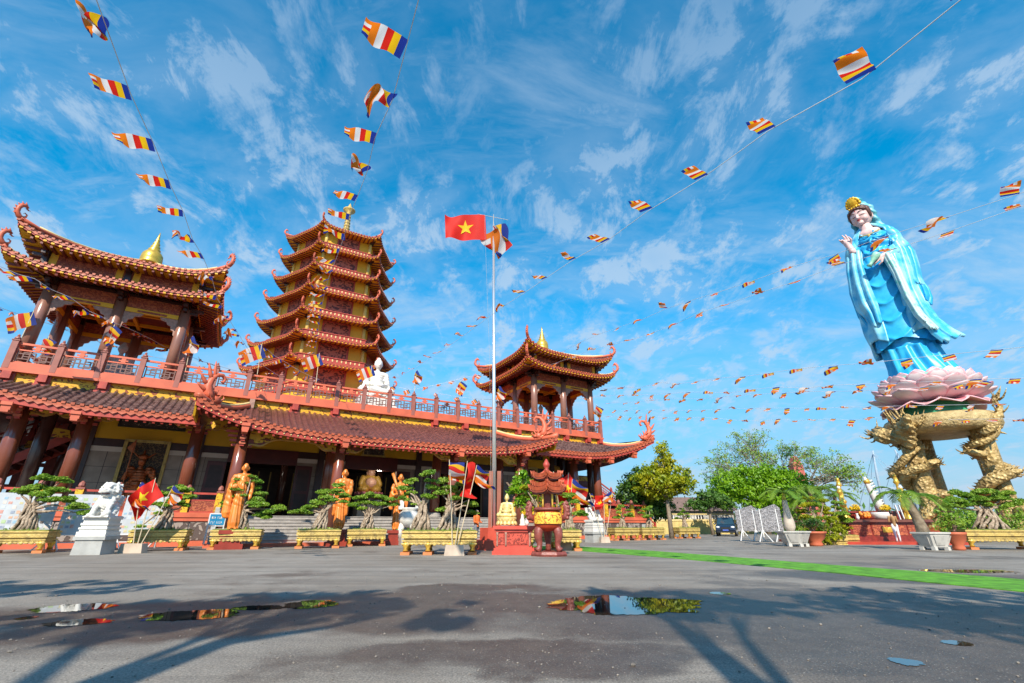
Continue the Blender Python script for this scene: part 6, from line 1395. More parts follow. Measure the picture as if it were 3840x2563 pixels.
# ================================================================ people
def person(p, rz, label, H, top, legs, pose):
    o = thing_at("person", p, rz, label, "person"); s = H
    mb = MB()
    for q in (-1, 1):
        st = .02 * q if pose == 'pray' else .05 * q
        mb.cap((q * .05, 0, .50), (q * .055, st, .28), .056, .042); mb.cap((q * .055, st, .28), (q * .055, st + .02, .05), .04, .026)
    mb.ell((0, .0, .52), (.098, .07, .07)); mb.xf(Matrix.Scale(s, 4)); mb.blob("trousers", legs, o, .013 * s, 1)
    mb = MB(); mb.tube([(0, 0, .5), (0, .0, .6), (0, .0, .72), (0, 0, .8), (0, .005, .83)], [.092, .086, .105, .1, .05], 14, sq=.66)
    for q in (-1, 1):
        mb.cap((q * .1, .0, .79), (q * .12, -.02, .64), .034, .028)
        if pose == 'pray': mb.cap((q * .12, -.02, .64), (q * .035, -.13, .74), .027, .02)
        else: mb.cap((q * .12, -.02, .64), (q * .08, -.15, .62), .028, .02)
    mb.xf(Matrix.Scale(s, 4)); mb.blob("jacket", top, o, .011 * s, 1)
    mb = MB(); mb.cap((0, .0, .83), (0, -.01, .87), .03); mb.ell((0, -.018, .925), (.042, .05, .06)); mb.ell((0, -.07, .918), (.008, .012, .012)); [mb.ell((q * .043, -.01, .925), (.008, .012, .018)) for q in (-1, 1)]
    mb.xf(Matrix.Scale(s, 4)); mb.blob("head", SKIN, o, .0075 * s, 1)
    mb = MB(); mb.ell((0, -.004, .948), (.048, .052, .052)); mb.ell((0, .02, .925), (.044, .035, .05)); mb.xf(Matrix.Scale(s, 4)); mb.blob("hair", HAIR, o, .009 * s, 1)
    mb = MB()
    hp = [(.02, -.14, .76), (-.02, -.14, .76)] if pose == 'pray' else [(.075, -.165, .62), (-.075, -.165, .62)]
    for x, y, z in hp:
        mb.ell((x, y, z), (.012, .018, .024), n=8, k=5)
        for k in range(4): mb.cap((x + (k - 1.5) * .006, y - .01, z + .015), (x + (k - 1.5) * .007, y - .02, z + .035 + .004 * (k in (1, 2))), .0042, .0035, 6)
        mb.cap((x + .01, y, z), (x + .016, y - .012, z + .018), .0046, .004, 6)
    mb.xf(Matrix.Scale(s, 4)); mb.build("hands", SKIN, o, True)
    mb = MB()
    for q in (-1, 1): mb.piece(); mb.ell((q * .055, -.03 + (.02 * q), .02), (.03, .07, .022), n=10, k=6)
    mb.xf(Matrix.Scale(s, 4)); mb.build("shoe", WPAINT, o, True)
    return o
g = aty(3372, 2035, 28.6); person((g.x, g.y, .14), R(160), "person in tan jacket and white trousers praying at the red altar, seen from behind", 1.66, M("tan_jacket", (.36, .21, .09), .8), WPAINT, 'pray')
q = aty(1786, 2000, 24.5); person((q.x, q.y, .12), R(50), "person in orange top leaning behind the bonsai left of the flagpole", 1.62, M("orange_shirt", (.70, .14, .02), .7), M("grey_trousers", (.14, .15, .17), .8), 'reach')
# ================================================================ goddess statue on lotus and dragon columns
GX, GY = 35.7, 38.0
GROT = R(-46)
ROBE = M("azure_robe_paint", (.012, .33, .68), .38, col2=(.04, .47, .76), scale=1.1, spec=.45, lo=.3, hi=.7, dist=.8)
CLOAK = M("pale_cyan_cloak_paint", (.045, .43, .70), .38, col2=(.30, .66, .78), scale=.75, spec=.6, lo=.42, hi=.62)
TRIM = M("embroidered_cloak_border", (.45, .66, .66), .42, col2=(.12, .50, .40), scale=1.6, spec=.5, lo=.55, hi=.68, det=4)
VEIL = M("teal_veil_paint", (.03, .30, .38), .4, col2=(.20, .55, .62), scale=1.4, lo=.4, hi=.6)
FLESH = M("rosy_flesh_paint", (.74, .50, .47), .5, var=.05, scale=.6)
def goddess():
    o = thing_at("goddess_statue", (GX, GY, 12.6), GROT, "giant goddess statue in pale blue robe holding a vase, standing on the pink lotus", "statue")
    def interp(tab, z):
        for a, b in zip(tab[:-1], tab[1:]):
            if z <= b[0]:
                t = max(0, (z - a[0]) / (b[0] - a[0])); t = t * t * (3 - 2 * t) if len(tab) < 0 else t
                return [p + (q - p) * t for p, q in zip(a[1:], b[1:])]
        return tab[-1][1:]
    # inner robe: z, cx, half width, half depth (all heights above the lotus)
    IN = [(-.3, .25, 2.75, 1.9), (.6, .1, 2.25, 1.6), (1.8, -.15, 1.95, 1.4), (3.2, -.3, 1.85, 1.3), (6, -.4, 1.85, 1.25), (9, -.45, 1.75, 1.15), (11.5, -.4, 1.55, 1.05), (13, -.3, 1.45, .95), (14.2, -.2, 1.5, .85), (15.0, -.25, 1.15, .7), (15.5, -.3, .6, .5)]
    def fin(i, j):
        z = -.3 + 15.8 * j; cx, a, b = interp(IN, z); th = 2 * PI * i; c, s = math.cos(th), math.sin(th)
        front = max(0, -s)
        if z < 3.0: f = .13 * math.sin(th * 11 + z * .5) + .07 * math.sin(th * 19) + .22 * front * math.exp(-((abs(c) - .42) / .26) ** 2)
        else:
            sw = z * 1.75 - 4.2 * abs(c + .12) ** 1.5      # swags hanging between the sleeves
            f = .2 * front * (1 - abs(math.sin(sw))) ** 2.2 + .05 * math.sin(th * 13 + z * .7)
        if 12.6 < z < 15: f += .1 * math.sin(z * 7)
        return (cx + (a + f) * c, (b + f) * s, z)
    mb = MB(); mb.grid(fin, 110, 150, closed=True); mb.build("inner_robe", ROBE, o, True)
    # overskirt with scalloped hem above the bright underskirt
    def fov(i, j):
        th = PI + PI * (i * 1.0); c, s = math.cos(th), math.sin(th); hem = 3.3 - .35 * math.sin(i * 9.5) + .5 * (i - .3) ** 2
        z = hem + (11.8 - hem) * j; cx, a, b = interp(IN, z); fl = .28 * (1 - j) ** 3
        sw = z * 1.75 - 4.2 * abs(c + .12) ** 1.5; f = .2 * (1 - abs(math.sin(sw))) ** 2.2
        return (cx + (a + .12 + f * -s + fl) * c, (b + .12 + f * -s + fl) * s, z)
    mb = MB(); mb.grid(fov, 80, 110); mb.build("overskirt", ROBE, o, True)
    # long cloak: open at the front, thick outer shell with ragged hanging edges
    CL = [(1.6, -.1, 2.35, 1.7), (3, -.35, 2.45, 1.8), (5, -.4, 2.5, 1.75), (8, -.45, 2.4, 1.5), (11, -.25, 2.25, 1.3), (13, -.1, 2.0, 1.15), (14.4, -.05, 1.8, .95), (15.2, -.05, 1.6, .85), (15.9, -.2, .85, .6), (16.2, -.28, .5, .45)]
    def fcl(i, j):
        gap = .36 + .55 * j ** 2 * (j < .8) + .35 * (j >= .8); z0 = 3.9 - 1.6 * math.sin(i * PI) ** 2 + .4 * math.sin(i * 23)
        z = z0 + (16.2 - z0) * j; cx, a, b = interp(CL, z)
        th = -PI / 2 + gap + (2 * PI - 2 * gap) * i; c, s = math.cos(th), math.sin(th)
        f = (.17 * math.sin(th * 9 + z * .45) + .09 * math.sin(th * 17 - z * .9)) * (1 - .65 * j); f += .15 * max(0, 1 - j * 3) * max(0, c) ** 2
        return (cx + (a + f) * c, (b + f) * s, z)
    mb = MB(); mb.grid(fcl, 110, 90)
    q = mb.build("cloak", CLOAK, o, True); sd_ = q.modifiers.new("t", 'SOLIDIFY'); sd_.thickness = .16
    # wide sleeves: hanging sheets from each forearm
    def sleeve(pts, name, mat, thick=.2, wave=.16, seed=0):
        """pts: rows of (left, right) 3-D edges from the top to the hem"""
        def f(i, j):
            k = j * (len(pts) - 1); a = min(int(k), len(pts) - 2); t = k - a
            l = Vector(pts[a][0]).lerp(Vector(pts[a + 1][0]), t); r = Vector(pts[a][1]).lerp(Vector(pts[a + 1][1]), t)
            p = l.lerp(r, i); n = -1.0
            p.y += wave * math.sin(i * 15 + j * 3 + seed) + .35 * -math.sin(i * PI) * .9; p.z += .12 * math.sin(i * 18 + seed) * j
            return p
        m = MB(); m.grid(f, 46, 40); q = m.build(name, mat, o, True); sdm = q.modifiers.new("t", 'SOLIDIFY'); sdm.thickness = thick; sdm.offset = 0
        return q
    # viewer's right: heavy sleeve from the waist hand out to the flaring tip
    sleeve([((.35, -1.35, 12.0), (1.9, -.6, 13.6)), ((.6, -1.65, 11.4), (2.1, -.5, 12.4)), ((.7, -1.7, 9.5), (2.0, -.6, 10.0)), ((.85, -1.75, 7.2), (1.8, -.7, 8.6)), ((1.1, -1.8, 5.4), (1.9, -.8, 6.6)), ((1.4, -1.8, 4.2), (2.2, -.5, 5.2)), ((1.6, -1.7, 3.3), (2.9, .0, 4.0)), ((2.0, -1.4, 2.6), (3.5, .2, 3.3))], "long_sleeve", CLOAK, .22, .12)
    sleeve([((.2, -1.55, 11.7), (.85, -1.75, 11.9)), ((.5, -1.9, 9.6), (1.1, -1.95, 9.6)), ((.65, -1.95, 7.2), (1.2, -2.0, 7.1)), ((.95, -2.0, 5.2), (1.5, -2.0, 5.2)), ((1.4, -2.0, 3.9), (2.1, -1.7, 3.7))], "sleeve_border", TRIM, .16, .05, 2)
    sleeve([((1.2, -.8, 13.6), (2.0, -.1, 13.4)), ((1.45, -.95, 12.0), (2.4, -.1, 12.0)), ((1.55, -1.0, 10.4), (2.35, -.1, 10.6)), ((1.5, -1.0, 9.2), (2.2, 0, 9.2)), ((1.5, -.9, 8.7), (2.3, 0, 8.4))], "upper_sleeve_fold", CLOAK, .2, .14, 4)
    sleeve([((1.6, -.6, 8.9), (2.2, 0, 9.1)), ((1.7, -.6, 8.3), (2.4, .1, 8.1)), ((1.75, -.5, 7.6), (2.4, .2, 7.2)), ((1.8, -.4, 7.2), (2.2, .2, 6.6))], "flying_sleeve_corner", ROBE, .16, .1, 1)
    # viewer's left: sleeve under the raised hand
    sleeve([((-2.45, -.9, 13.0), (-1.35, -1.2, 13.3)), ((-2.75, -.8, 11.6), (-1.45, -1.5, 11.8)), ((-2.95, -.7, 9.6), (-1.45, -1.6, 10.0)), ((-2.9, -.7, 7.4), (-1.35, -1.65, 8.4)), ((-2.45, -.8, 6.4), (-1.25, -1.65, 7.0)), ((-2.2, -.9, 5.0), (-1.3, -1.6, 5.6))], "raised_arm_sleeve", CLOAK, .22, .14, 3)
    sleeve([((-2.75, -.3, 12.0), (-2.2, .2, 12.2)), ((-3.1, -.3, 9.5), (-2.4, .2, 9.6)), ((-3.0, -.4, 7.0), (-2.4, .2, 7.0)), ((-2.3, -.5, 4.6), (-1.9, .2, 4.4)), ((-2.4, -.5, 3.4), (-2.0, .1, 3.0))], "back_fold", ROBE, .2, .12, 5)
    # arms
    mb = MB(); mb.cap((1.25, -.1, 14.6), (1.75, -.3, 12.5), .6, .56); mb.cap((1.75, -.3, 12.5), (.75, -1.55, 11.75), .6, .5); mb.ell((.5, -1.6, 11.7), (.36, .3, .42))
    mb.cap((-1.6, -.1, 14.4), (-2.2, -.5, 12.7), .6, .55); mb.cap((-2.2, -.5, 12.7), (-2.0, -1.3, 13.6), .52, .42)
    mb.ell((-.1, .1, 14.6), (1.85, .75, .75)); mb.blob("sleeve_arms", CLOAK, o, .12, 3, lambda c: .05 * math.sin(c.z * 5 + c.x * 3))
    # hands
    def hand(name, base, fwd, side, s, curl, wristlen=.6):
        fwd = Vector(fwd).normalized(); side = Vector(side); side = (side - fwd * side.dot(fwd)).normalized(); nrm = fwd.cross(side); b = Vector(base); m = MB()
        m.cap(b - fwd * wristlen * s, b, .30 * s, .27 * s); m.cap(b, b + fwd * .42 * s, .27 * s, .30 * s); m.cap(b + side * .16 * s, b + side * .2 * s + fwd * .5 * s, .17 * s, .15 * s); m.cap(b - side * .16 * s, b - side * .22 * s + fwd * .5 * s, .17 * s, .15 * s)
        for k, (off, ln) in enumerate(((-.3, .62), (-.1, .76), (.1, .72), (.29, .56))):
            c = curl[k]; p = b + fwd * .58 * s + side * off * s; q = p + (fwd * math.cos(c * .5) + nrm * math.sin(c * .5) + side * off * .3).normalized() * ln * .5 * s; r_ = q + (fwd * math.cos(c * 1.3) + nrm * math.sin(c * 1.3)).normalized() * ln * .5 * s
            m.cap(p, q, .105 * s, .095 * s, 8); m.cap(q, r_, .095 * s, .06 * s, 8)
        p = b + side * -.28 * s + fwd * .1 * s; q = p + (side * -.6 + fwd * .6 + nrm * .3).normalized() * .4 * s; m.cap(p, q, .13 * s, .1 * s, 8); m.cap(q, q + (fwd * .8 + nrm * .5).normalized() * .35 * s, .1 * s, .07 * s, 8)
        return m.blob(name, FLESH, o, .045 * s, 1)
    hand("raised_hand", (-1.95, -1.5, 14.0), (-.22, -.05, 1), (-1, .35, 0), .95, (.15, .3, 1.5, .7), .8)
    hand("lower_hand", (.15, -1.85, 11.65), (-.85, -.3, -.35), (0, .35, .9), .88, (.7, .8, .9, 1.0), .5)
    mb = MB(); A = Vector((-.05, -2.2, 11.95)); D = Vector((-.6, -.15, -.8)).normalized()
    mb.tube([A, A + D * .15, A + D * .5, A + D * .85, A + D * 1.15, A + D * 1.4], [.3, .34, .3, .17, .13, .24], 14); mb.build("vase", M("jade_vase_paint", (.30, .62, .45), .4), o, True)
    # neck and head
    HX, HZ = -.42, 17.35; hr = Euler((R(20), 0, R(-14)))
    mb = MB(); mb.cap((-.25, -.1, 15.1), (HX, -.2, 16.5), .62, .45); mb.ell((-.2, -.35, 15.2), (.95, .45, .5)); mb.blob("neck", FLESH, o, .08, 2)
    Hm = Matrix.Translation((HX, -.3, HZ - .05)) @ hr.to_matrix().to_4x4() @ Matrix.Scale(1.1, 4)
    mb = MB(); mb.ell((0, 0, 0), (.80, .86, 1.06), n=20, k=14); mb.ell((0, -.25, -.38), (.60, .56, .62), n=16, k=10); mb.cap((0, -.84, .12), (0, -.98, -.16), .075, .14, 10); mb.ell((0, -.78, -.66), (.26, .18, .2)); mb.ell((-.36, -.55, -.35), (.28, .26, .3)); mb.ell((.36, -.55, -.35), (.28, .26, .3))
    for q in (-1, 1): mb.ell((q * .76, .08, -.2), (.11, .16, .38)); mb.ell((q * .36, -.66, .06), (.22, .14, .11))
    mb.xf(Hm); mb.blob("head", FLESH, o, .05, 2)
    ink = M("brow_ink", (.06, .02, .02), .5); mb = MB()
    for q in (-1, 1):
        mb.piece(); pts = [(q * (.12 + .11 * k), -.86 + .035 * k ** 1.35, .30 + .10 * math.sin(k * PI / 4.5)) for k in range(5)]; mb.tube(pts, [.02, .03, .03, .025, .01], 6)
        mb.piece(); pts = [(q * (.14 + .1 * k), -.845 + .03 * k ** 1.4, .05 - .045 * math.sin(k * PI / 4)) for k in range(5)]; mb.tube(pts, [.02, .03, .032, .028, .015], 6)
    mb.xf(Hm); mb.build("brow_and_eyelid", ink, o, True)
    mb = MB(); mb.ell((0, -.93, -.36), (.17, .06, .045), n=12, k=6); mb.ell((0, -.92, -.42), (.12, .06, .045), n=12, k=6); mb.xf(Hm); mb.build("lips", M("red_lips", (.55, .06, .07), .4), o, True)
    mb = MB(); mb.ell((0, -.88, .5), .05, n=8, k=5); mb.xf(Hm); mb.build("forehead_mark", bpy.data.materials["red_lips"], o)
    mb = MB(); mb.ell((0, .12, .42), (.86, .82, .74)); [mb.ell((q * .74, -.16, .15), (.17, .3, .6)) for q in (-1, 1)]; [mb.ell((.2 * k, -.66 + .05 * abs(k), .74 - .03 * k * k), (.16, .16, .14)) for k in (-3, -2, -1, 0, 1, 2, 3)]
    mb.xf(Hm); mb.blob("hair", M("dark_brown_hair_paint", (.10, .04, .03), .45), o, .06, 1)
    mb = MB(); mb.ell((0, .45, .5), (.92, .8, 1.02)); mb.ell((0, .35, 1.35), (.55, .5, .7)); [mb.cap((q * .82, .35, .4), (q * .84, .3, -1.2), .26, .22) for q in (-1, 1)]; mb.cap((.8, .3, -.9), (1.1, .25, -1.5), .26, .16); mb.ell((0, .6, -.6), (.9, .5, 1.2))
    mb.xf(Hm); mb.blob("veil", VEIL, o, .08, 2, lambda c: .06 * math.sin(c.z * 9 + c.x * 4))
    mb = MB(); mb.ell((0, -.42, 1.3), (.42, .24, .58))
    for k in range(9): a = PI * (k / 8); mb.ell((.52 * math.cos(a), -.42, 1.15 + .66 * math.sin(a)), (.13, .13, .16))
    for k in range(5): mb.ell(((k - 2) * .2, -.6, .9), (.09, .08, .12))
    mb.xf(Hm); mb.blob("gold_crown", M("crown_gold", (.75, .40, .02), .35, .4), o, .045, 1)
    # necklace, collar tie
    mb = MB(); mb.tube([(-1.0, -.75, 15.0), (-.7, -.98, 14.75), (-.25, -1.1, 14.65), (.25, -1.05, 14.75), (.6, -.8, 15.0)], .06, 6); mb.ell((-.25, -1.14, 14.55), (.12, .06, .18)); mb.build("necklace", OGOLD, o, True)
    mb = MB(); mb.tube([(-1.15, -.75, 14.3), (-.6, -1.05, 14.1), (-.1, -1.15, 14.25), (.5, -1.05, 14.15), (.95, -.8, 14.4)], [.14, .16, .2, .16, .12], 8); mb.tube([(-.1, -1.2, 14.2), (-.35, -1.25, 13.8), (-.2, -1.2, 13.4)], [.12, .1, .05], 6); mb.tube([(0, -1.2, 14.2), (.3, -1.25, 13.9), (.55, -1.15, 13.8)], [.12, .1, .05], 6); mb.build("sash_bow", ROBE, o, True)
    # white piping of the robe folds
goddess()
def petal(mb, base, a, L, W, tilt, cup=.6):
    """broad cupped petal leaving base along angle a, rising by tilt"""
    ca, sa = math.cos(a), math.sin(a); n, m = 8, 8
    def f(i, j):
        s = (i - .5) * 2; t = j; w = W * math.sin(min(1, t * .93 + .12) * PI) ** .62 * (1 if t < .97 else .3)
        r = L * (math.sin(t * 1.25) / math.sin(1.25)) * math.cos(tilt * (.5 + t * .7)); z = L * t * math.sin(tilt) * (1 + .35 * t) + cup * abs(s) ** 1.7 * W * .5 * math.sin(t * PI)
        z += .12 * L * t ** 3 if tilt < .3 else 0
        x, y = r, s * w
        return (base[0] + x * ca - y * sa, base[1] + x * sa + y * ca, base[2] + z)
    mb.grid(f, n, m, lambda i, j: 1 if (j > .84 or abs(i - .5) > .36) else 0)
PETAL = M("pink_edged_petal", (.80, .68, .66), .45, col2=(.74, .42, .44), scale=.9, lo=.45, hi=.75)
PETAL3 = M("pink_petal_rim", (.72, .34, .38), .45, col2=(.78, .55, .55), scale=1.2)
PETAL2 = M("deep_pink_petal", (.72, .42, .42), .45, col2=(.50, .06, .12), scale=.6, lo=.45, hi=.7)
def lotus():
    o = thing_at("lotus_pedestal", (GX, GY, 9.2), GROT, "huge pink and white lotus blossom carrying the blue goddess statue", "pedestal")
    mb = MB(); mb.lathe([(2.7, 0), (2.5, .5), (2.1, 1.2), (2.1, 2.4), (2.5, 3.25), (2.4, 3.4)], n=40); mb.build("green_core", M("green_core_paint", (.02, .20, .09), .45, col2=(.05, .34, .18), scale=.8), o, True)
    mb = MB(); mb.lathe([(2.0, 3.0), (2.75, 3.3), (2.7, 3.5), (2.3, 3.58)], n=40); mb.build("seed_disc", M("pale_green_paint", (.25, .55, .42), .5), o, True)
    for (n, z, r, L, W, t, mat, ph) in ((15, 2.7, 1.9, 1.25, .62, .8, PETAL, .1), (14, 2.1, 1.9, 1.85, .82, .66, PETAL, .3), (13, 1.65, 1.9, 2.25, .95, .46, PETAL, .05), (12, 1.3, 1.95, 2.35, 1.0, .2, PETAL, .3), (11, 1.25, 1.9, 2.0, 1.0, -.3, PETAL2, .15)):
        for k in range(n):
            a = 2 * PI * (k + ph) / n; mb = MB(); petal(mb, (r * math.cos(a), r * math.sin(a), z), a, L, W, t)
            q = mb.build("petal", [mat, PETAL3], o, True); m = q.modifiers.new("t", 'SOLIDIFY'); m.thickness = .09; m.offset = 0
lotus()
def spiral_dragon(root, name, cx, cy, z0, z1, rc, rb, turns, ph, mat=DGOLD, spikes=True, seed=1):
    rnd = random.Random(seed); n = int(turns * 26); pts, rad = [], []
    for i in range(n + 1):
        t = i / n; a = ph + turns * 2 * PI * t; r = rc + .12 * math.sin(t * 19); pts.append(Vector((cx(t) + r * math.cos(a), cy(t) + r * math.sin(a), z0 + (z1 - z0) * t + .22 * math.sin(t * 23 + ph)))); rad.append(rb * (.6 + .5 * math.sin(PI * min(1, t * 1.15 + .1))))
    mb = MB(); mb.tube(pts, rad, 12)
    o = mb.build(name, mat, root, True); sp = MB()
    for i in range(1, n, 1):
        p = pts[i]; c = Vector((cx(i / n), cy(i / n), p.z)); out = (p - c); out.z = 0; out.normalize(); up = (out + Vector((0, 0, .7))).normalized(); d = (pts[i] - pts[i - 1]).normalized(); b = p + up * rad[i] * .8
        sp.add([b - d * .16, b + d * .16, b + up * .34 - d * .12, b + out.cross(d) * .07], [(0, 1, 2), (0, 2, 3), (1, 3, 2)])
        if i % 3 == 0:
            b = p + (out - Vector((0, 0, .8))).normalized() * rad[i] * .9; sp.tube([b, b + out * .22 - Vector((0, 0, .1)), b + out * .34 + Vector((0, 0, rnd.uniform(-.2, .2)))], [.09, .06, .01], 5)
    sp.build("dorsal_spines", mat, o); return pts
def claw(mb, p, d, s, rnd, n=5):
    d = Vector(d).normalized()
    for k in range(n):
        e = (d + Vector((rnd.gauss(0, .5), rnd.gauss(0, .5), rnd.gauss(0, .5)))).normalized(); q = Vector(p)
        mb.tube([q, q + e * .5 * s, q + (e + Vector((0, 0, .3))) * .9 * s, q + e * 1.15 * s + Vector((0, 0, .55 * s))], [.11 * s, .09 * s, .06 * s, .012 * s], 6)
def columns():
    o = thing_at("dragon_column_stand", (GX, GY, 0), GROT, "gold dragon columns and round slab holding up the pink lotus", "monument")
    zt = 8.1
    mb = MB(); mb.lathe([(3.2, zt - .2), (3.55, zt - .05), (3.75, zt + .3), (3.75, zt + .85), (3.6, zt + 1.1), (3.2, zt + 1.22)], n=56); mb.build("slab", M("rough_gold_slab", (.36, .25, .10), .6, .08, col2=(.54, .41, .19), scale=2.2, bump=1.0, bs=5, bd=.15), o, True)
    rnd = random.Random(12)
    for (x, y, r, tag_) in ((-2.1, -1.4, .72, 0), (2.25, -1.2, .6, 1), (-1.6, 2.2, .62, 2), (2.0, 2.1, .62, 3)):
        mb = MB(); mb.lathe([(r * 1.5, 0), (r * 1.35, .8), (r * 1.0, 1.6), (r * .95, 5), (r * 1.05, zt)], (x, y, 0), 20); mb.build("column", DGOLD, o, True)
        if tag_ < 2:
            spiral_dragon(o, "dragon_body", lambda t, x=x: x, lambda t, y=y: y, .3, 8.2, r + .38, .42, 2.6, 1.0 + tag_ * 2.2, seed=tag_)
            if tag_ == 0: spiral_dragon(o, "dragon_body", lambda t, x=x: x - .2 - .6 * t, lambda t, y=y: y, 1.5, 8.6, r + .5, .36, 1.7, 4.2, seed=5)
    # heads with manes reaching over the slab
    mb = MB(); hp = (-1.9, -3.6, 8.3)
    mb.ell(hp, (.75, .8, .62)); mb.cap((-1.9, -3.9, 8.5), (-1.5, -4.7, 8.9), .45, .3); mb.cap((-2.0, -3.0, 7.2), (-1.9, -3.5, 8.2), .5, .6); mb.cap((-1.9, -3.9, 8.1), (-1.5, -4.6, 8.2), .3, .2)
    mb.cap((-3.6, -2.6, 8.0), (-2.2, -3.2, 7.6), .7, .5); mb.cap((-3.9, -1.8, 8.4), (-3.6, -2.8, 7.9), .6, .65)
    mb.blob("dragon_head", DGOLD, o, .1, 1, lambda c: .05 * math.sin(c.z * 14 + c.x * 9))
    mb = MB()
    for k in range(16): claw(mb, (hp[0] + rnd.uniform(-.7, .7), hp[1] + rnd.uniform(-.2, .6), hp[2] + rnd.uniform(-.2, .5)), (rnd.uniform(-1, .7), -.2, rnd.uniform(.2, 1)), 1.0, rnd, 1)
    for k in range(9): claw(mb, (-4.1 + rnd.uniform(-.3, .3), -2.2, 8.2 + rnd.uniform(-.4, .4)), (-1, -.1, rnd.uniform(-.2, .8)), .85, rnd, 1)
    mb.build("mane_and_whiskers", DGOLD, o, True)
    mb = MB(); mb.tube([(2.3, -2.0, 7.4), (3.0, -2.0, 8.0), (3.5, -1.6, 8.7), (3.9, -1.2, 9.6)], [.4, .36, .3, .12], 9)
    for k in range(14): claw(mb, (3.6 + .1 * rnd.gauss(0, 1), -1.4, 8.6 + k * .12), (.6 + rnd.uniform(-.4, .6), -.1, rnd.uniform(.4, 1.2)), .75, rnd, 1)
    mb.build("raised_claw", DGOLD, o, True)
    mb = MB()
    for (x, y, z, dx) in ((-3.0, -2.1, 5.0, -1), (-1.1, -2.3, 5.6, 1), (-1.0, -2.2, 3.2, 1), (1.4, -1.9, 6.2, -1), (3.1, -1.8, 4.6, 1), (1.3, -1.9, 3.4, -1), (3.2, -1.7, 2.2, 1)):
        mb.piece(); mb.tube([(x - dx * .7, y, z - .3), (x, y - .2, z), (x + dx * .5, y - .15, z + .05)], [.28, .24, .16], 8); claw(mb, (x + dx * .4, y - .15, z), (dx, -.2, .1), .45, rnd, 4)
    mb.build("clawed_leg", DGOLD, o, True)
    mb = MB(); mb.lathe([(3.9, 0), (4.0, .5), (3.4, .9), (2.2, 1.1)], n=9); mb.build("rock_base", M("red_base_wall", (.42, .09, .04), .5), o)
columns()
# ================================================================ trees
g = gnd(2520, 2020)
leafy_tree("clipped_tree", (g.x, g.y, 0), "tall tree with yellow green topiary crown right of the temple roof corner", "tree", 7.9, .17, [(.1, 0, 6.9, .75, .75, .95), (.0, 0, 5.9, .95, .9, .7), (-.7, .3, 5.0, 1.3, 1.1, .95), (.9, -.1, 4.9, 1.25, 1.1, .9), (-1.5, .2, 4.3, 1.1, 1.0, .9), (1.6, 0, 4.2, .9, .9, .75), (.2, -.5, 4.2, 1.5, 1.1, .8), (-.3, .6, 3.6, 1.4, 1.0, .7)], LEAFY, 9500, .13, 11, .42)
g2_ = gnd(2465, 2016)
leafy_tree("round_tree", (g.x - 1.3, g.y + 2.5, 0), "dark rounded tree behind the tall topiary tree", "tree", 5.6, .2, [(0, 0, 4.6, 1.6, 1.5, 1.2), (-1.0, 0, 3.6, 1.5, 1.4, 1.2), (.9, 0, 3.4, 1.6, 1.4, 1.2), (.2, 0, 2.2, 1.8, 1.4, .9), (1.6, .3, 2.3, 1.2, 1.1, .8)], LEAFD, 9000, .15, 12, .35)
leafy_tree("clipped_tree", (30.0, 58, 0), "broad bright green tree above the parked car", "tree", 8, .32, [(0, 0, 6.2, 3.2, 2.6, 1.7), (-3.2, 0, 5.4, 2.4, 2.2, 1.6), (3.0, 0, 5.6, 2.6, 2.3, 1.7), (-1.4, -.8, 4.2, 2.6, 2.0, 1.3), (1.8, -.8, 4.2, 3.0, 2.0, 1.3), (4.6, 0, 4.4, 1.9, 1.8, 1.4), (-4.6, 0, 4.2, 1.7, 1.6, 1.2), (.6, -1.2, 3.2, 2.2, 1.6, .9)], LEAFG, 17000, .2, 13, .38)
leafy_tree("small_tree", (22.3, 55, 0), "small dark green tree with slanting trunk left of the bright round tree", "tree", 5, .16, [(0, 0, 3.8, 1.6, 1.4, .9), (1.4, 0, 3.5, 1.4, 1.2, .8), (-1.2, 0, 3.2, 1.3, 1.2, .7)], LEAFD, 3600, .17, 14, .5)
def sparse_tree():
    rnd = random.Random(77); p = (36.5, 66, 0); o = thing_at("sparse_tree", p, 0, "wide spreading thin leaved tree behind the bright round tree", "tree"); mb = MB(); tips = []
    def br(a, d, L, r, k):
        e = a + d * L; m = a.lerp(e, .5) + Vector((rnd.gauss(0, .06), rnd.gauss(0, .06), rnd.gauss(0, .05))) * L
        mb.tube([a, m, e], [r, r * .8, r * .6], 6 if k < 2 else 4)
        if k >= 5: tips.append(e); return
        if k >= 3: tips.append(e)
        for _ in range(3 if k < 4 else 2):
            nd = (d + Vector((rnd.gauss(0, .55), rnd.gauss(0, .5), rnd.gauss(.02, .28)))).normalized(); br(e, nd, L * rnd.uniform(.6, .82), r * .6, k + 1)
    mb.tube([(0, 0, -.1), (.1, 0, 3.0)], [.4, .32], 8)
    for d in ((-.9, 0, .55), (-.4, .2, .8), (.5, -.1, .75), (.95, .1, .5), (.1, .2, .9), (-.75, -.2, .6), (.8, -.2, .45)): br(Vector((.1, 0, 3.0)), Vector(d).normalized(), 3.6, .2, 0)
    mb.build("trunk", TBARK, o, True); lf = MB()
    for t in tips:
        if rnd.random() < .5: continue
        lf.cards([(t.x + rnd.gauss(0, .28), t.y + rnd.gauss(0, .28), t.z + rnd.gauss(0, .16)) for _ in range(8)], .15, rnd)
    lf.build("crown", LEAFB, o)
sparse_tree()
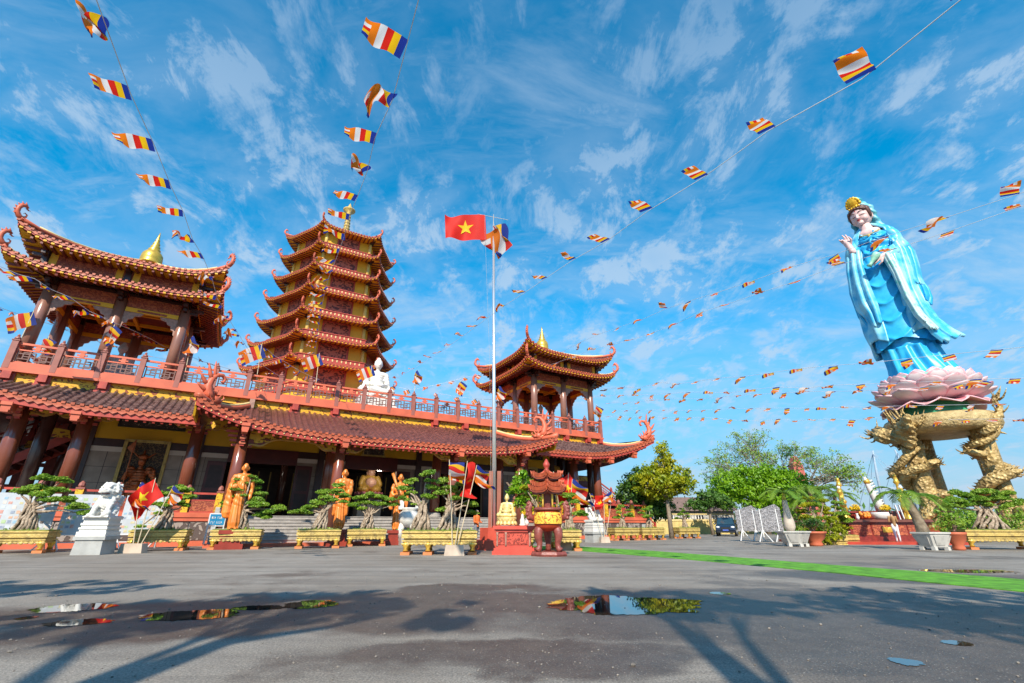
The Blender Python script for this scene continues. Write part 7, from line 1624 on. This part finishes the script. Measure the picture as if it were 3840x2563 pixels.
# palms and shrubs between the boards and the altar
PT = M("brown_palm_trunk", (.22, .15, .09), .8)
for i, (x, Y, h, L) in enumerate(((3070, 36, 3.4, 2.0), (3110, 38, 3.6, 2.2), (3160, 35, 2.9, 1.8), (3045, 33, 2.6, 1.6))):
    q = aty(x, 1990, Y); palm((q.x, q.y, 0), ("dark feathery palm behind the yellow leaved bonsai", "tallest dark palm in front of the red obelisk", "dark palm just left of the first gold candle column", "short palm beside the bottle palm's crown")[i], [(.16, 0), (.14, h * .5), (.12, h)], 9, L, 100 + i, name="feather_palm", tm=PT)
for i, (x, Y, s, lab) in enumerate(((3100, 27.0, .8, "yellow green bush at the foot of the dark palms"), (2970, 34, 1.1, "low green bush behind the bottle palm"), (3600, 30, 1.2, "leafy bush between the right palm and dragon columns"), (3655, 31.5, 1.0, "light green bush at the dragon columns' foot"), (3800, 33, 1.2, "green bush at the right edge behind the gold planter"))):
    q = aty(x, 1990, Y); leafy_tree("leafy_bush", (q.x, q.y, 0), lab, "bush", 2.0 * s, .05, [(0, 0, 1.3 * s, .8 * s, .7 * s, .6 * s), (.6 * s, 0, .9 * s, .7 * s, .6 * s, .5 * s), (-.6 * s, 0, .9 * s, .7 * s, .6 * s, .5 * s), (0, 0, .5 * s, .9 * s, .7 * s, .4 * s)], (LEAFY, LEAFB, LEAFB, LEAFG, LEAFB)[i], 1700, .09, 120 + i, .35)
# raised planting wall
for i, (a, b, v, lab) in enumerate((((2480, 2012), (2730, 2008), .55, "low yellow wall behind the far row of planters"), )):
    A, B = gnd(2530, 2008), gnd(2800, 2000)
w = thing_at("garden_wall", (25.0, 60, 0), R(4), "low yellow wall with cream coping below the trees", "wall"); mb = MB(); mb.box(-9, 10, 0, .3, 0, 1.5); mb.build("wall_body", M("pale_yellow_wall", (.55, .42, .15), .7), w); mb = MB(); mb.box(-9.1, 10.1, -.08, .38, 1.5, 1.66); mb.build("coping", CREAM, w)
mb = MB(); [(mb.piece(), mb.lathe([(.05, 0), (.08, .15), (.04, .4), (.07, .55)], (-8.8 + .35 * i, .15, 1.66), 6)) for i in range(40)]; mb.build("baluster", WPAINT, w, True); mb = MB(); mb.box(-9.1, 5.3, 0, .3, 2.21, 2.32); mb.build("handrail", CREAM, w)
h = thing_at("low_house", (26, 70, 0), R(4), "low house with brown tiled roof half hidden behind the trees", "house"); mb = MB(); mb.box(-5, 6, 0, 5, 0, 3.0); mb.build("wall", M("grey_house_wall", (.35, .33, .3), .8), h)
mb = MB(); mb.add([(-5.6, -.7, 2.9), (6.6, -.7, 2.9), (5.4, 2.5, 4.9), (-4.4, 2.5, 4.9), (-5.6, 5.7, 2.9), (6.6, 5.7, 2.9)], [(0, 1, 2, 3), (1, 5, 2), (0, 3, 4), (3, 2, 5, 4), (0, 4, 5, 1)]); mb.build("roof", M("brown_house_roof", (.17, .11, .09), .8), h)
mb = MB(); [(mb.piece(), mb.box(-4 + 2.2 * i, -3 + 2.2 * i, -.03, .02, 1.0, 2.3)) for i in range(4)]; mb.build("window", BLACKM, h)
t = thing_at("brick_obelisk", (51.2, 85, 0), 0, "tall red brick obelisk tower rising behind the palms", "tower"); mb = MB(); mb.lathe([(3.6, 0), (3.5, 4.0), (2.3, 4.2), (2.2, 5.2), (1.5, 5.4), (1.2, 11.0), (.5, 12.6)], n=4, ph=PI / 4); mb.build("shaft", M("brick_red_tower", (.42, .10, .07), .8, bump=.4, bs=3), t)
mb = MB(); [(mb.piece(), mb.lathe([(1.36 - .065 * i, 0), (1.4 - .065 * i, .12), (1.33 - .065 * i, .25)], (0, 0, 6.4 + i * 1.1), 4, ph=PI / 4)) for i in range(4)]; mb.build("string_course", SALMON, t)
t = thing_at("bridge_pylon", (240, 300, 0), R(-20), "faint white H shaped bridge pylon on the horizon behind the altar", "bridge"); mb = MB()
for s in (-1, 1): mb.piece(); mb.tube([(s * 9, 0, 0), (s * 7.5, 0, 30), (s * 6, 0, 46)], [.9, .8, .5], 8)
mb.build("leg", M("pale_concrete", (.30, .38, .46), .9), t, True); mb = MB(); mb.box(-7, 7, -.5, .5, 22, 23.2); mb.build("crossbeam", bpy.data.materials["pale_concrete"], t)
mb = MB(); [(mb.piece(), mb.bar((s * 6.5, 0, 44), (s * 6.5, e * 60, 10), .16)) for s in (-1, 1) for e in (-1, -.6, .6, 1)]; mb.build("stay_cable", bpy.data.materials["pale_concrete"], t)
def treeline():
    rnd = random.Random(9); mb = MB()
    for i in range(900):
        a = R(rnd.uniform(-8, 58)); d = rnd.uniform(110, 170); x, y = d * math.sin(a), d * math.cos(a); s = rnd.uniform(.8, 1.6)
        mb.cards([(x + rnd.gauss(0, 1.8), y, abs(rnd.gauss(1.2, 1.5))) for _ in range(9)], s * .55, rnd)
    tag(mb.build("distant_treeline", LEAFD), 'hazy line of distant trees along the horizon', 'treeline', kind='stuff')
treeline()
# ================================================================ car
def car():
    g = gnd(2735, 2012); o = thing_at("parked_suv", (g.x + .5, g.y + 1.5, 0), R(-116), "dark blue four wheel drive car parked behind the grey notice boards", "car")
    PAINT = M("dark_blue_car_paint", (.012, .022, .045), .18, .2, var=.05, spec=.8); GL = M("tinted_glass", (.02, .05, .07), .05, spec=1.0)
    # local: x forward, y side
    def sec(prof, y0, y1): return prof
    body = [(-2.25, .45), (-2.3, .95), (-2.15, 1.05), (1.05, 1.08), (1.95, .98), (2.28, .86), (2.35, .6), (2.3, .38), (1.9, .32), (-2.0, .32)]
    mb = MB(); fr = lambda x, y, z: (x, y * (1 - .04 * (z > .95)), z); mb.prism(body, -.9, .9, fr=fr); b = mb.build("body", PAINT, o)
    bv = b.modifiers.new("b", 'BEVEL'); bv.width = .07; bv.segments = 3
    cab = [(-2.12, 1.02), (-1.95, 1.66), (-1.6, 1.76), (.1, 1.74), (.95, 1.05)]
    mb = MB(); v = []
    for y in (-1, 1): v += [(x, y * (.86 if z < 1.1 else .7), z) for x, z in cab]
    k = 5; mb.add(v, [tuple(range(k)), tuple(range(2 * k - 1, k - 1, -1))] + [(i, i + k, (i + 1) % k + k, (i + 1) % k) for i in range(k)]); c = mb.build("cabin", PAINT, o)
    mb = MB(); mb.add([(.22, -.66, 1.64), (.22, .66, 1.64), (.96, .80, 1.08), (.96, -.80, 1.08)], [(0, 3, 2, 1)]); mb.xf(Matrix.Translation((.03, 0, .015))); mb.build("windscreen", GL, o)
    for s in (-1, 1):
        mb = MB(); mb.add([(.05, s * .735, 1.64), (.72, s * .86, 1.12), (-1.9, s * .865, 1.12), (-1.75, s * .735, 1.64)], [(0, 1, 2, 3)]); mb.build("side_window", GL, o)
        mb = MB(); mb.ell((2.22, s * .66, .82), (.14, .2, .1)); mb.build("headlight", M("lamp_glass", (.7, .72, .75), .1) if "lamp_glass" not in bpy.data.materials else bpy.data.materials["lamp_glass"], o, True)
        mb = MB(); mb.ell((.75, s * 1.0, 1.15), (.09, .12, .09)); mb.build("wing_mirror", PAINT, o, True)
        for x in (-1.4, 1.45):
            mb = MB(); th = [(x + .37 * math.cos(a), .37 + .37 * math.sin(a)) for a in [2 * PI * i / 22 for i in range(22)]]; mb.prism(th, *sorted((s * .72, s * .93))); w_ = mb.build("wheel", BLACKM, o)
            mb = MB(); th = [(x + .23 * math.cos(a), .37 + .23 * math.sin(a)) for a in [2 * PI * i / 18 for i in range(18)]]; mb.prism(th, *sorted((s * .9, s * .945))); mb.build("rim", STEEL, w_)
    mb = MB(); mb.box(2.3, 2.37, -.4, .4, .62, .82); mb.build("grille", BLACKM, o); mb = MB(); mb.box(2.36, 2.39, -.26, .26, .5, .62); mb.build("licence_plate", M("blue_plate", (.08, .14, .5), .4), o)
    mb = MB(); mb.box(2.2, 2.36, -.8, .8, .33, .45); mb.build("bumper", BLACKM, o)
car()
# ================================================================ trees behind the viewer that throw the long shadows
for i, (x, y, H, r, blobs, n) in enumerate(((1.15, -3.4, 8.5, .16, [(0, 0, 8.4, 1.1, 1.0, .5), (1.1, .4, 7.9, .8, .8, .4)], 1300),
                                          (6.0, -3.0, 9.5, .2, [(0, 0, 7.4, 2.6, 1.9, 1.1), (2.6, 0, 6.8, 2.4, 1.8, 1.0), (.6, 0, 5.6, 2.2, 1.6, .9), (3.6, 0, 5.4, 2.2, 1.5, .8)], 6500),
                                          (-3.3, -4.0, 9.5, .22, [(-.6, 0, 8.6, 1.5, 1.2, .6), (-2.0, 0, 8.0, 1.3, 1.0, .5), (1.2, 0, 8.2, 1.2, .8, .4)], 2200),
                                          (-9.0, -1.0, 9.0, .2, [(0, 0, 7.8, 2.0, 1.0, .5), (-1.8, 0, 7.1, 1.4, .9, .5)], 1500))):
    leafy_tree("shade_tree", (x, y, 0), ("slim shade tree outside the picture whose trunk shadow crosses the puddle", "broad shade tree outside the picture darkening the right foreground", "shade tree outside the picture darkening the centre left", "shade tree outside the picture darkening the far left")[i], "tree", H, r, blobs, LEAFD, n, .17, 200 + i, .62)
